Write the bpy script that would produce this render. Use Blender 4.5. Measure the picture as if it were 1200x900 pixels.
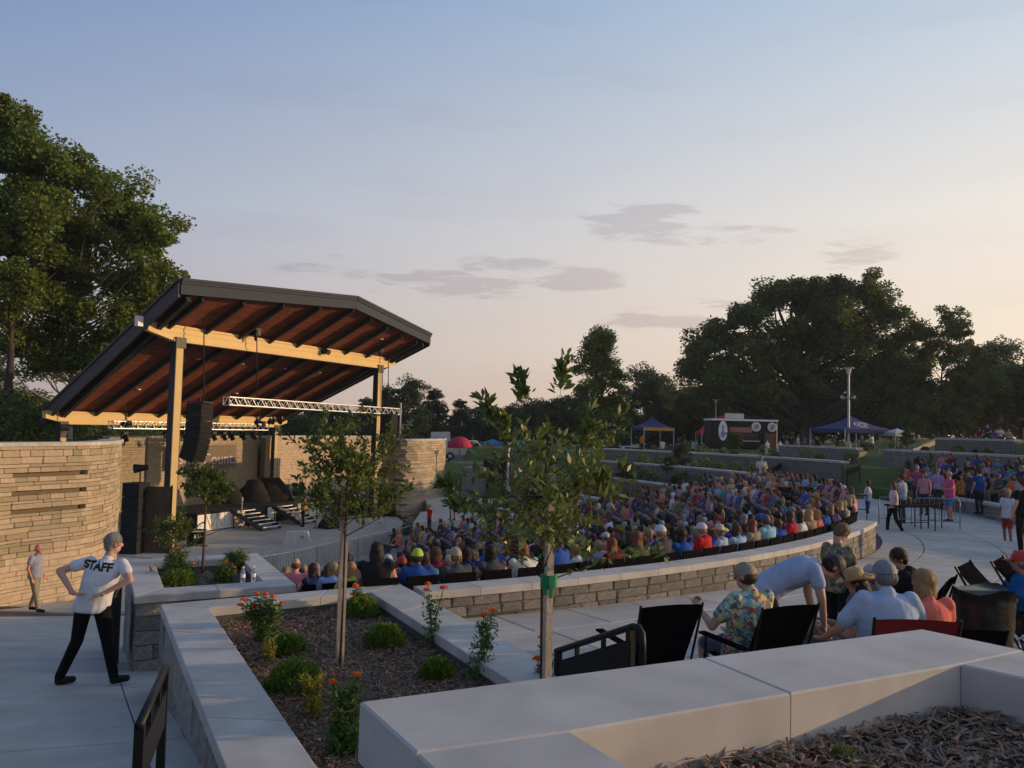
import bpy, bmesh, math, random
import numpy as np
from mathutils import Vector, Matrix, Euler
from mathutils.bvhtree import BVHTree
R_ = math.radians
random.seed(7); NR = np.random.default_rng(7)
for _o in list(bpy.data.objects): bpy.data.objects.remove(_o)
SC = bpy.context.scene
COL = SC.collection

# ------------------------------------------------------------------ camera
F = 930.0; PITCH = R_(3.08); ROLL = R_(1.4)
fwd = np.array([0, math.cos(PITCH), math.sin(PITCH)]); upv = np.array([0, -math.sin(PITCH), math.cos(PITCH)]); rtv = np.array([1., 0, 0])
r2 = rtv*math.cos(ROLL)+upv*math.sin(ROLL); u2 = upv*math.cos(ROLL)-rtv*math.sin(ROLL)
cam = bpy.data.cameras.new('camera'); cam.sensor_width = 36; cam.lens = 36*F/1200; cam.clip_start = .05; cam.clip_end = 9000
co = bpy.data.objects.new('camera', cam); COL.objects.link(co)
M3 = Matrix(((r2[0], u2[0], -fwd[0]), (r2[1], u2[1], -fwd[1]), (r2[2], u2[2], -fwd[2])))
co.matrix_world = M3.to_4x4(); SC.camera = co
def ray(px, py): return fwd + r2*(px-600)/F + u2*(450-py)/F
def at(px, py, z): d = ray(px, py); return d*(z/d[2])          # where a sight line meets a level
def aty(px, py, y): d = ray(px, py); return d*(y/d[1])         # where it meets a distance

# ------------------------------------------------------------------ world, sun, exposure
SUN_AZ, SUN_EL = R_(80), R_(8.5)          # azimuth from +Y towards +X
w = bpy.data.worlds.new('World'); SC.world = w; w.use_nodes = True
nt = w.node_tree; N = nt.nodes; L = nt.links; N.clear()
def nn(t, tree=None, **k):
    n = (tree or nt).nodes.new(t)
    for a, b in k.items(): setattr(n, a, b)
    return n
sky = nn('ShaderNodeTexSky', sky_type='NISHITA'); sky.sun_disc = False; sky.sun_elevation = SUN_EL; sky.sun_rotation = SUN_AZ
sky.air_density = 1.0; sky.dust_density = 2.2; sky.ozone_density = 1.6; sky.altitude = 200
tc = nn('ShaderNodeTexCoord'); sep = nn('ShaderNodeSeparateXYZ'); L.new(tc.outputs['Generated'], sep.inputs[0])
nrm0 = nn('ShaderNodeVectorMath', operation='NORMALIZE'); L.new(tc.outputs['Generated'], nrm0.inputs[0]); sp2 = nn('ShaderNodeSeparateXYZ'); L.new(nrm0.outputs[0], sp2.inputs[0])
def mth(op, a, b=None):
    n = nn('ShaderNodeMath', operation=op)
    for i, v in enumerate((a, b)):
        if v is None: continue
        if hasattr(v, 'is_linked') or hasattr(v, 'links'): L.new(v, n.inputs[i])
        else: n.inputs[i].default_value = v
    return n.outputs[0]
az_ = mth('ARCTAN2', sp2.outputs['X'], sp2.outputs['Y']); el_ = mth('ARCSINE', sp2.outputs['Z'])
mp = nn('ShaderNodeMapping'); mp.inputs['Scale'].default_value = (10, 10, 60); L.new(nrm0.outputs[0], mp.inputs[0])
cn = nn('ShaderNodeTexNoise'); cn.inputs['Scale'].default_value = 1.0; cn.inputs['Detail'].default_value = 9; cn.inputs['Roughness'].default_value = .66; cn.inputs['Distortion'].default_value = .35; L.new(mp.outputs[0], cn.inputs['Vector'])
mp2 = nn('ShaderNodeMapping'); mp2.inputs['Scale'].default_value = (2.2, 2.2, 14); L.new(nrm0.outputs[0], mp2.inputs[0])
cn2 = nn('ShaderNodeTexNoise'); cn2.inputs['Scale'].default_value = 1.6; cn2.inputs['Detail'].default_value = 5; L.new(mp2.outputs[0], cn2.inputs['Vector'])
tot = None
for (cpx, cpy, wpx, hpx, st) in ((752, 260, 95, 28, .95), (830, 275, 120, 24, .6), (525, 336, 130, 24, .95), (678, 327, 72, 20, 1.15), (772, 378, 90, 15, .95), (1006, 298, 60, 34, .7), (598, 312, 90, 22, .65), (350, 305, 90, 20, .5), (800, 360, 100, 14, .6), (460, 322, 110, 16, .5), (-300, 280, 160, 22, .7), (1500, 250, 160, 30, .6)):
    d_ = ray(cpx, cpy); d_ = d_/np.linalg.norm(d_); a0, e0 = math.atan2(d_[0], d_[1]), math.asin(d_[2])
    da = mth('DIVIDE', mth('SUBTRACT', az_, a0), wpx/F); de = mth('DIVIDE', mth('SUBTRACT', el_, e0), hpx/F)
    r2_ = mth('ADD', mth('MULTIPLY', da, da), mth('MULTIPLY', de, de)); m_ = mth('MULTIPLY', mth('MAXIMUM', mth('SUBTRACT', 1.0, r2_), 0.0), st); tot = m_ if tot is None else mth('MAXIMUM', tot, m_)
thr = nn('ShaderNodeMapRange'); thr.interpolation_type = 'SMOOTHSTEP'; thr.inputs['From Min'].default_value = .60; thr.inputs['From Max'].default_value = .86; L.new(mth('ADD', mth('MULTIPLY', tot, .30), cn.outputs['Fac']), thr.inputs['Value'])
thin = nn('ShaderNodeMapRange'); thin.interpolation_type = 'SMOOTHSTEP'; thin.inputs['From Min'].default_value = .5; thin.inputs['From Max'].default_value = .8; thin.inputs['To Max'].default_value = .16; L.new(cn2.outputs['Fac'], thin.inputs['Value'])
gate = nn('ShaderNodeMapRange'); gate.interpolation_type = 'SMOOTHSTEP'; gate.inputs['From Min'].default_value = .0; gate.inputs['From Max'].default_value = .5; L.new(tot, gate.inputs['Value'])
m3o = mth('MINIMUM', mth('ADD', mth('MULTIPLY', thr.outputs[0], gate.outputs[0]), thin.outputs[0]), .5)
# the haze of the evening: the Nishita sky is blended with a pale dusk gradient that warms towards the sun
def ramp(stops):
    r = nn('ShaderNodeValToRGB'); e = r.color_ramp.elements
    for i, (p_, c_) in enumerate(stops):
        el = e[i] if i < 2 else e.new(p_)
        el.position = p_; el.color = (*c_, 1)
    L.new(sep.outputs['Z'], r.inputs[0]); return r
ra = ramp([(0, (.34, .275, .28)), (.10, (.335, .30, .335)), (.25, (.26, .305, .41)), (.5, (.095, .18, .36)), (1, (.06, .12, .26))])
rb = ramp([(0, (.80, .56, .38)), (.10, (.80, .64, .48)), (.25, (.74, .67, .58)), (.5, (.42, .52, .62)), (1, (.11, .19, .35))])
dt = nn('ShaderNodeVectorMath', operation='DOT_PRODUCT'); dt.inputs[1].default_value = (math.sin(SUN_AZ), math.cos(SUN_AZ), .05)
nrm = nn('ShaderNodeVectorMath', operation='NORMALIZE'); L.new(tc.outputs['Generated'], nrm.inputs[0]); L.new(nrm.outputs[0], dt.inputs[0])
dm = nn('ShaderNodeMapRange'); dm.inputs['From Min'].default_value = -.42; dm.inputs['From Max'].default_value = .86; L.new(dt.outputs['Value'], dm.inputs['Value'])
dmx = nn('ShaderNodeMix', data_type='RGBA'); L.new(dm.outputs[0], dmx.inputs['Factor']); L.new(ra.outputs[0], dmx.inputs['A']); L.new(rb.outputs[0], dmx.inputs['B'])
nsc = nn('ShaderNodeVectorMath', operation='SCALE'); nsc.inputs['Scale'].default_value = .10; L.new(sky.outputs[0], nsc.inputs[0])
fin = nn('ShaderNodeMix', data_type='RGBA'); fin.inputs['Factor'].default_value = .85; L.new(nsc.outputs[0], fin.inputs['A']); L.new(dmx.outputs['Result'], fin.inputs['B'])
skm = nn('ShaderNodeMix', data_type='RGBA', blend_type='MULTIPLY'); skm.inputs['B'].default_value = (.66, .61, .66, 1)
L.new(m3o, skm.inputs['Factor']); L.new(fin.outputs['Result'], skm.inputs['A'])
bg = nn('ShaderNodeBackground'); bg.inputs['Strength'].default_value = 1.0; L.new(skm.outputs['Result'], bg.inputs['Color'])
wo = nn('ShaderNodeOutputWorld'); L.new(bg.outputs[0], wo.inputs[0])
sl = bpy.data.lights.new('sun', 'SUN'); sl.energy = 2.6; sl.angle = R_(.6); sl.color = (1, .66, .34)
so = bpy.data.objects.new('sun', sl); COL.objects.link(so)
sd = Vector((math.sin(SUN_AZ)*math.cos(SUN_EL), math.cos(SUN_AZ)*math.cos(SUN_EL), math.sin(SUN_EL)))
so.rotation_euler = sd.to_track_quat('Z', 'Y').to_euler(); so.location = sd*60
SC.view_settings.view_transform = 'Standard'; SC.view_settings.look = 'None'; SC.view_settings.gamma = 1; SC.view_settings.exposure = 0.52
SC.render.engine = 'CYCLES'; SC.cycles.max_bounces = 6; SC.cycles.transparent_max_bounces = 8; SC.cycles.use_denoising = True

# ------------------------------------------------------------------ materials
MATS = {}
def mat(name, col, rough=.8, var=.15, scale=3.0, bump=0.0, bscale=40., rnd=0.0, col2=None, metal=0, detail=4, objcol=False, island=0.0, trans=0.0, spec=.3, alpha=None, transm=0):
    if name in MATS: return MATS[name]
    m = bpy.data.materials.new(name); m.use_nodes = True; t = m.node_tree; n = t.nodes; l = t.links
    p = n['Principled BSDF']; out = n['Material Output']
    p.inputs['Roughness'].default_value = rough; p.inputs['Metallic'].default_value = metal; p.inputs['Specular IOR Level'].default_value = spec
    if transm: p.inputs['Transmission Weight'].default_value = transm
    g = nn('ShaderNodeTexCoord', t)
    no = nn('ShaderNodeTexNoise', t); no.inputs['Scale'].default_value = scale; no.inputs['Detail'].default_value = detail; l.new(g.outputs['Object'], no.inputs['Vector'])
    rmp = nn('ShaderNodeMapRange', t); rmp.inputs['From Min'].default_value = .3; rmp.inputs['From Max'].default_value = .7; l.new(no.outputs['Fac'], rmp.inputs['Value'])
    mx = nn('ShaderNodeMix', t, data_type='RGBA')
    c2 = col2 or tuple(c*(1-var) for c in col); 
    mx.inputs['A'].default_value = (*col, 1); mx.inputs['B'].default_value = (*c2, 1)
    l.new(rmp.outputs[0], mx.inputs['Factor']); res = mx.outputs['Result']
    if objcol:
        oi = nn('ShaderNodeObjectInfo', t); q = nn('ShaderNodeMix', t, data_type='RGBA', blend_type='MULTIPLY'); q.inputs['Factor'].default_value = 1
        l.new(oi.outputs['Color'], q.inputs['A']); l.new(res, q.inputs['B']); res = q.outputs['Result']
    if rnd or island:
        if rnd: src = nn('ShaderNodeObjectInfo', t).outputs['Random']; am = rnd
        else: src = nn('ShaderNodeNewGeometry', t).outputs['Random Per Island']; am = island
        r = nn('ShaderNodeMapRange', t); r.inputs['To Min'].default_value = 1-am; r.inputs['To Max'].default_value = 1+am; l.new(src, r.inputs['Value'])
        hs = nn('ShaderNodeHueSaturation', t); l.new(r.outputs[0], hs.inputs['Value']); l.new(res, hs.inputs['Color'])
        r3 = nn('ShaderNodeMapRange', t); r3.inputs['To Min'].default_value = .5+am*.05; r3.inputs['To Max'].default_value = .5-am*.05; l.new(src, r3.inputs['Value']); l.new(r3.outputs[0], hs.inputs['Hue'])
        res = hs.outputs['Color']
    l.new(res, p.inputs['Base Color'])
    if bump:
        nb = nn('ShaderNodeTexNoise', t); nb.inputs['Scale'].default_value = bscale; nb.inputs['Detail'].default_value = 6; l.new(g.outputs['Object'], nb.inputs['Vector'])
        bp = nn('ShaderNodeBump', t); bp.inputs['Strength'].default_value = bump; bp.inputs['Distance'].default_value = .02; l.new(nb.outputs['Fac'], bp.inputs['Height']); l.new(bp.outputs[0], p.inputs['Normal'])
    if trans:
        tr = nn('ShaderNodeBsdfTranslucent', t); l.new(res, tr.inputs['Color']); ms = nn('ShaderNodeMixShader', t); ms.inputs[0].default_value = trans
        l.new(p.outputs[0], ms.inputs[1]); l.new(tr.outputs[0], ms.inputs[2]); l.new(ms.outputs[0], out.inputs['Surface'])
    MATS[name] = m; return m
def vor_mat(name, cols, scale, rough=.85, bg=None):
    m = bpy.data.materials.new(name); m.use_nodes = True; t = m.node_tree; l = t.links; p = t.nodes['Principled BSDF']; p.inputs['Roughness'].default_value = rough; p.inputs['Specular IOR Level'].default_value = .2
    g = nn('ShaderNodeTexCoord', t); no = nn('ShaderNodeTexNoise', t); no.inputs['Scale'].default_value = scale*.6; l.new(g.outputs['Object'], no.inputs['Vector'])
    ad = nn('ShaderNodeVectorMath', t, operation='MULTIPLY_ADD'); ad.inputs[1].default_value = (.12,)*3; l.new(no.outputs['Color'], ad.inputs[0]); l.new(g.outputs['Object'], ad.inputs[2])
    v = nn('ShaderNodeTexVoronoi', t); v.inputs['Scale'].default_value = scale; l.new(ad.outputs[0], v.inputs['Vector'])
    s = nn('ShaderNodeSeparateColor', t); l.new(v.outputs['Color'], s.inputs[0])
    cr = nn('ShaderNodeValToRGB', t); cr.color_ramp.interpolation = 'CONSTANT'; e = cr.color_ramp.elements
    for i, c in enumerate(cols):
        el = e[i] if i < 2 else e.new(i/len(cols)); el.position = i/len(cols); el.color = (*c, 1)
    l.new(s.outputs[0], cr.inputs[0]); l.new(cr.outputs[0], p.inputs['Base Color']); return m
m_cap = mat('cast_cap', (.50, .47, .44), .82, .26, 3.2, .07, 300, rnd=.07, detail=9)
m_conc = mat('concrete', (.46, .43, .395), .85, .26, 1.8, .12, 160, rnd=.09, detail=9)
m_stone_g = mat('grey_block', (.27, .25, .225), .92, .45, 7, .9, 14, rnd=.28)
m_stone_t = mat('tan_stone', (.43, .345, .24), .92, .25, 5, .7, 18, rnd=.24)
m_mortar = mat('mortar', (.17, .13, .09), .95, .2, 8, .3)
m_mortar_d = mat('dark_joint', (.10, .095, .09), .95, .2, 8, .3)
m_grass = mat('grass', (.075, .10, .025), .95, .45, .6, .5, 20, col2=(.11, .12, .04))
m_soil = mat('mulch_soil', (.10, .068, .048), .97, .5, 9, .8, 60)
m_chip = mat('mulch_chip', (.33, .19, .115), .95, .4, 20, .3, 60, island=.55)
m_chip_w = mat('mulch_chip_weathered', (.30, .24, .19), .95, .4, 20, .3, 60, island=.5)
m_steel = mat('painted_steel', (.55, .40, .17), .55, .12, 2)
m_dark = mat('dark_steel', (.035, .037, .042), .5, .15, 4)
m_beam = mat('yellow_beam', (.62, .44, .18), .5, .10, 1.2, rnd=.05)
m_fascia = mat('grey_fascia', (.045, .055, .075), .7, .08, 2, spec=.15)
m_roof = mat('roof_metal', (.07, .078, .09), .6, .08, 2)
m_plank = mat('cedar_plank', (.26, .072, .036), .65, .35, 3, .2, 20, rnd=.3)
m_black = mat('black_paint', (.010, .010, .011), .5, .2, 6, spec=.25)
m_blackm = mat('black_matt', (.014, .014, .015), .8, .3, 6)
m_fab = mat('black_fabric', (.010, .010, .012), .95, .4, 12, .2, 200, spec=.0)
m_alu = mat('aluminium', (.62, .61, .60), .35, .08, 4, metal=.6)
m_galv = mat('galvanised', (.33, .33, .33), .45, .2, 8, metal=.5)
m_bark = mat('bark', (.07, .055, .042), .95, .5, 6, .9, 25)
m_barkr = mat('sapling_bark', (.13, .075, .055), .9, .4, 10, .5, 60)
m_stake = mat('wood_stake', (.50, .41, .32), .85, .3, 8, .3, 50)
m_barkl = mat('pale_bark', (.30, .25, .19), .9, .35, 4, .6, 20)
m_tape = mat('green_tape', (.01, .22, .09), .6, .2, 10)
m_leaf_big = mat('leaf_sunny', (.12, .19, .035), .6, .3, .5, island=.45, trans=.5, col2=(.14, .17, .025))
m_leaf_oak = mat('leaf_oak', (.085, .135, .035), .7, .3, .3, island=.45, trans=.45, col2=(.10, .12, .03))
m_leaf_oak2 = mat('leaf_lime', (.10, .155, .04), .7, .3, .3, island=.45, trans=.35, col2=(.07, .085, .02))
m_leaf_far = mat('leaf_far', (.085, .12, .05), .8, .3, .2, island=.4, trans=.4)
m_leaf_con = mat('leaf_conifer', (.055, .08, .045), .8, .3, .2, island=.4, trans=.3)
m_leaf_sap = mat('leaf_sapling', (.10, .155, .03), .5, .3, 3, island=.4, trans=.35, col2=(.09, .11, .02))
m_leaf_mag = mat('leaf_broad', (.12, .18, .035), .42, .35, 3, rnd=.3, trans=.3, col2=(.12, .13, .03), spec=.5)
m_leaf_magi = mat('leaf_broad_mass', (.12, .18, .035), .42, .35, 3, island=.4, trans=.3, col2=(.12, .13, .03), spec=.5)
m_box = mat('leaf_boxwood', (.10, .17, .025), .5, .3, 5, island=.4, trans=.35, col2=(.17, .24, .03))
m_mar = mat('leaf_marigold', (.10, .17, .04), .6, .3, 5, island=.4, trans=.3)
m_yel = mat('leaf_yellow', (.26, .24, .03), .6, .3, 5, island=.3, trans=.3)
m_ora = mat('petal_orange', (.85, .24, .008), .7, .3, 20, island=.25, trans=.2, col2=(.80, .14, .01))
m_skin = mat('skin', (.48, .27, .19), .55, .12, 6, objcol=True, spec=.4)
m_cloth = mat('cloth', (1, 1, 1), .92, .22, 7, .9, 11, objcol=True, spec=.1)
m_hair = mat('hair', (1, 1, 1), .6, .4, 30, .5, 80, objcol=True, spec=.35)
def _strands():
    t = m_hair.node_tree
    for n_ in [q for q in t.nodes if q.type == 'TEX_NOISE']:
        mpn = nn('ShaderNodeMapping', t); mpn.inputs['Scale'].default_value = (1, 1, .10); g_ = n_.inputs['Vector'].links[0].from_socket
        t.links.new(g_, mpn.inputs[0]); t.links.new(mpn.outputs[0], n_.inputs['Vector']); n_.inputs['Scale'].default_value = 130
_strands()
m_jean = mat('trouser_cloth', (1, 1, 1), .9, .3, 9, 1.0, 9, objcol=True, spec=.1)
m_white = mat('white_paint', (.74, .73, .71), .5, .06, 3)
m_lamp = mat('lamp_grey', (.45, .45, .46), .4, .1, 3, metal=.3)
m_red = mat('red_fabric', (.45, .02, .03), .8, .15, 4)
m_blue = mat('blue_fabric', (.02, .16, .42), .8, .15, 4)
m_navy = mat('navy_fabric', (.035, .04, .13), .8, .15, 4)
m_orf = mat('orange_fabric', (.62, .28, .07), .8, .15, 4)
m_glass = mat('dark_glass', (.02, .025, .03), .08, .1, 3, spec=.8)
m_plas = mat('clear_bottle', (.8, .85, .88), .08, .02, 3, transm=.85)
m_water_l = mat('bottle_label', (.75, .78, .8), .6, .05, 3)

# ------------------------------------------------------------------ helpers
class MB:
    def __init__(s): s.v = []; s.f = []; s.m = []
    def add(s, v, f, mi=0):
        o = len(s.v); s.v.extend([tuple(q) for q in v]); s.f.extend([tuple(i+o for i in q) for q in f]); s.m.extend([mi]*len(f)); return s
    def box(s, c, d, rot=None, mi=0):
        x, y, z = d[0]/2, d[1]/2, d[2]/2
        P = [Vector(p) for p in ((-x,-y,-z),(x,-y,-z),(x,y,-z),(-x,y,-z),(-x,-y,z),(x,-y,z),(x,y,z),(-x,y,z))]
        if rot is not None:
            Rm = rot if isinstance(rot, Matrix) else Matrix.Rotation(rot, 3, 'Z')
            P = [Rm @ p for p in P]
        c = Vector(c); return s.add([p+c for p in P], [(3,2,1,0),(4,5,6,7),(0,1,5,4),(1,2,6,5),(2,3,7,6),(3,0,4,7)], mi)
    def bar(s, a, b, wd, h, mi=0, up=(0,0,1)):
        a = Vector(a); b = Vector(b); d = (b-a); ln = d.length; x = d.normalized(); u = Vector(up); y = u.cross(x)
        if y.length < 1e-4: y = Vector((1,0,0)).cross(x)
        y.normalize(); z = x.cross(y); Rm = Matrix((x, y, z)).transposed()
        return s.box((a+b)/2, (ln, wd, h), Rm, mi)
    def tube(s, a, b, r1, r2=None, n=8, mi=0, cap=True):
        r2 = r1 if r2 is None else r2; a = Vector(a); b = Vector(b); d = (b-a).normalized()
        x = d.orthogonal().normalized(); y = d.cross(x); V = []
        for p, r in ((a, r1), (b, r2)):
            for i in range(n): t = 2*math.pi*i/n; V.append(p+x*(r*math.cos(t))+y*(r*math.sin(t)))
        Fc = [(i, (i+1) % n, n+(i+1) % n, n+i) for i in range(n)]
        if cap: Fc += [tuple(range(n-1, -1, -1)), tuple(range(n, 2*n))]
        return s.add(V, Fc, mi)
    def path(s, pts, rs, n=7, mi=0):
        pts = [Vector(p) for p in pts]; V = []; x = None
        if not hasattr(rs, '__len__'): rs = [rs]*len(pts)
        for i, p in enumerate(pts):
            d = (pts[min(i+1, len(pts)-1)]-pts[max(i-1, 0)]).normalized()
            x = d.orthogonal().normalized() if x is None else (x-d*x.dot(d)).normalized()
            y = d.cross(x)
            for k in range(n): t = 2*math.pi*k/n; V.append(p+(x*math.cos(t)+y*math.sin(t))*rs[i])
        Fc = []
        for i in range(len(pts)-1):
            for k in range(n): k2 = (k+1) % n; Fc.append((i*n+k, i*n+k2, (i+1)*n+k2, (i+1)*n+k))
        Fc += [tuple(range(n-1, -1, -1)), tuple(range((len(pts)-1)*n, len(pts)*n))]
        return s.add(V, Fc, mi)
    def prism(s, poly, z0, z1, mi=0):
        n = len(poly); g = lambda z, p: z(p[0], p[1]) if callable(z) else z
        V = [(p[0], p[1], g(z0, p)) for p in poly]+[(p[0], p[1], g(z1, p)) for p in poly]
        return s.add(V, [tuple(range(n-1, -1, -1)), tuple(range(n, 2*n))]+[(i, (i+1) % n, n+(i+1) % n, n+i) for i in range(n)], mi)
    def ball(s, c, r, nu=10, nv=6, rot=None, mi=0):
        r = (r, r, r) if not hasattr(r, '__len__') else r; V = []; Fc = []
        for j in range(1, nv):
            a = math.pi*j/nv
            for i in range(nu): t = 2*math.pi*i/nu; V.append(Vector((r[0]*math.sin(a)*math.cos(t), r[1]*math.sin(a)*math.sin(t), r[2]*math.cos(a))))
        V += [Vector((0,0,r[2])), Vector((0,0,-r[2]))]; T = len(V)-2; B = T+1
        for j in range(nv-2):
            for i in range(nu): i2 = (i+1) % nu; Fc.append((j*nu+i, (j+1)*nu+i, (j+1)*nu+i2, j*nu+i2))
        for i in range(nu): i2 = (i+1) % nu; Fc += [(T, i, i2), (B, (nv-2)*nu+i2, (nv-2)*nu+i)]
        if rot is not None: V = [rot @ v for v in V]
        return s.add([v+Vector(c) for v in V], Fc, mi)
    def mesh(s, name, mats, smooth=False):
        me = bpy.data.meshes.new(name); me.from_pydata(s.v, [], s.f)
        for m in (mats if isinstance(mats, (list, tuple)) else [mats]): me.materials.append(m)
        if any(s.m): me.polygons.foreach_set('material_index', s.m)
        if smooth: me.polygons.foreach_set('use_smooth', [True]*len(s.f))
        me.update(); return me
    def build(s, name, mats, parent=None, smooth=False, **k): return mk(name, s.mesh(name, mats, smooth), parent, **k)
def mk(name, me, parent=None, loc=None, rot=None, scale=None, label=None, cat=None, group=None, kind=None):
    o = bpy.data.objects.new(name, me); COL.objects.link(o)
    if loc is not None: o.location = loc
    if rot is not None: o.rotation_euler = rot if hasattr(rot, '__len__') else (0, 0, rot)
    if scale is not None: o.scale = scale if hasattr(scale, '__len__') else (scale,)*3
    if parent is not None: o.parent = parent
    return tag(o, label, cat, group, kind)
def tag(o, label=None, cat=None, group=None, kind=None):
    for k, v in (('label', label), ('category', cat), ('group', group), ('kind', kind)):
        if v: o[k] = v
    return o
def empty(name, loc, rot=0, label=None, cat=None, group=None, kind=None, scale=None): return mk(name, None, None, loc, rot, scale, label, cat, group, kind)
def copy_tree(o, parent=None, **k):
    c = o.copy(); COL.objects.link(c); c.parent = parent
    for ch in KIDS(o): copy_tree(ch, c)
    if 'loc' in k: c.location = k['loc']
    if 'rot' in k: c.rotation_euler = (0, 0, k['rot'])
    if 'scale' in k: s = k['scale']; c.scale = s if hasattr(s, '__len__') else (s,)*3
    tag(c, k.get('label'), k.get('cat'), k.get('group')); return c
def KIDS(o): return [x for x in o.children]
def lerp(a, b, t): return a+(b-a)*t
def bevel_box(name, mats, d, bev=.01, seed=None, rough=0):
    """unit-ish block: box with chamfered edges, optional uneven faces"""
    bm = bmesh.new(); bmesh.ops.create_cube(bm, size=1)
    for v in bm.verts: v.co = Vector((v.co.x*d[0], v.co.y*d[1], v.co.z*d[2]))
    if bev: bmesh.ops.bevel(bm, geom=bm.edges[:], offset=bev, segments=1, affect='EDGES')
    if seed is not None:
        rr = random.Random(seed)
        for v in bm.verts: v.co += Vector((rr.uniform(-1,1), rr.uniform(-1,1), rr.uniform(-1,1)))*rough
    me = bpy.data.meshes.new(name); bm.to_mesh(me); bm.free()
    me.materials.append(mats); return me
def slab_mesh(name, poly, z0, z1, m, bev=.012):
    bm = bmesh.new(); g = lambda z, p: z(p[0], p[1]) if callable(z) else z
    lo = [bm.verts.new((p[0], p[1], g(z0, p))) for p in poly]; hi = [bm.verts.new((p[0], p[1], g(z1, p))) for p in poly]
    n = len(poly); bm.faces.new(lo[::-1]); tf = bm.faces.new(hi)
    for i in range(n): bm.faces.new((lo[i], lo[(i+1) % n], hi[(i+1) % n], hi[i]))
    bmesh.ops.recalc_face_normals(bm, faces=bm.faces[:])
    if bev: bmesh.ops.bevel(bm, geom=list(tf.edges), offset=bev, segments=1, affect='EDGES')
    me = bpy.data.meshes.new(name); bm.to_mesh(me); bm.free(); me.materials.append(m); return me
def subdiv_line(a, b, step):
    n = max(1, round((Vector(b)-Vector(a)).length/step)); return [Vector(a).lerp(Vector(b), i/n) for i in range(n+1)]

# ------------------------------------------------------------------ levels of the place (metres, camera eye = 0)
CX, CY = -12.78, 32.56                 # centre of the seating bowl
def pol(r, a): a = R_(a); return (CX+r*math.cos(a), CY+r*math.sin(a))
def rphi(x, y): return math.hypot(x-CX, y-CY), math.degrees(math.atan2(y-CY, x-CX))
def prom_z(x, y): return -2.1-.036*min(max(y, 3), 28)
def path_z(x, y):
    if y < 22.5: return -3.25-.171*(y-10.3) if y > 4 else -2.17
    return -5.336-.02*(min(y, 34)-22.5)
AZ = [(-180, -1.9), (-100, -2.2), (-60, -4.6), (-35, -4.6), (-8, -3.9), (5, -3.45), (11, -2.6), (16, -2.0), (20, -1.7), (24, -1.1), (28, -.25), (36, 0), (70, 0), (110, -1.2), (180, -1.9)]
def far_level(x, y):
    a = math.degrees(math.atan2(x, y))
    for (a0, z0), (a1, z1) in zip(AZ, AZ[1:]):
        if a0 <= a <= a1: return lerp(z0, z1, (a-a0)/(a1-a0))
    return -2
def smooth(t): t = min(1, max(0, t)); return t*t*(3-2*t)
def left_line(y):                      # left limit of the seating bowl (a straight line towards the stage)
    return -3.0-(y-11.4)*.54
def terrain(x, y):
    r, p = rphi(x, y); Lv = far_level(x, y)
    u, v = uv(x, y)
    sunk = -7.4
    if y < 38.6 and r < 32.2 and p > -125 and x > -20 and (p < 18 or r < 31): return sunk
    if -22 < u < 6.5 and -9 < v < 22: return sunk if r < 30 else -6
    if p > -125 and p < 18 and y < 38.3:
        # outer hillside and lawn
        if p < -28: base = prom_z(x, y)+.02+(r-30)*.05
        else: base = -2.75+smooth((r-32)/11)*2.7
        base = min(base, -1.6) if p < -28 else base
        return lerp(base, Lv, smooth((r-44)/25))
    if y >= 38.3 and p > 0 and p < 75:
        if p < 15.2 and 31 < r < 36.0: return -3.4
        z = -6.0+(r-9)*.20
        if r < 26.5: return min(z, -2.95)-.4
        if r < 32.6: return -3.0 if p < 24 else -2.75
        if r < 37.3: return -1.75
        if r < 42.2: return lerp(-1.75, -1.15, smooth((34-p)/14)) 
        tgt = lerp(-1.7, -.08, smooth((24-p)/10))
        return lerp(tgt, Lv, smooth((r-44)/20))
    if p > 75 or p < -125:
        if y > 20: return lerp(-5.0, Lv, smooth((r-22)/25))
        return -7.4 if x > -22 and y > 2 else -5.0
    return Lv
TH = .449; Bv = (math.sin(TH), math.cos(TH)); Nv = (Bv[1], -Bv[0]); OX, OY = -14.312, 33.739
def W(u, v, z=0): return (OX+u*Nv[0]+v*Bv[0], OY+u*Nv[1]+v*Bv[1], z)
def uv(x, y): dx, dy = x-OX, y-OY; return dx*Nv[0]+dy*Nv[1], dx*Bv[0]+dy*Bv[1]
STZ = -5.5; PITZ = -6.3
# ------------------------------------------------------------------ ground sheet
def build_ground():
    rs = [0]+[4+2*i for i in range(12)]+[27+i*.75 for i in range(30)]+[50+3*i for i in range(20)]+[115, 135, 165, 210, 300, 500, 900, 1600, 3000, 6000]
    na = 240; V = [(CX, CY, -7.4)]; Fc = []
    for r in rs[1:]:
        for k in range(na):
            x, y = pol(r, 360*k/na); V.append((x, y, terrain(x, y)))
    for k in range(na): Fc.append((0, 1+k, 1+(k+1) % na))
    for j in range(len(rs)-2):
        for k in range(na):
            a = 1+j*na+k; b = 1+j*na+(k+1) % na; Fc.append((a, a+na, b+na, b))
    me = bpy.data.meshes.new('ground'); me.from_pydata(V, [], Fc); me.materials.append(m_grass); me.polygons.foreach_set('use_smooth', [True]*len(Fc)); me.update()
    mk('ground', me, kind='structure')
build_ground()

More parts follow.
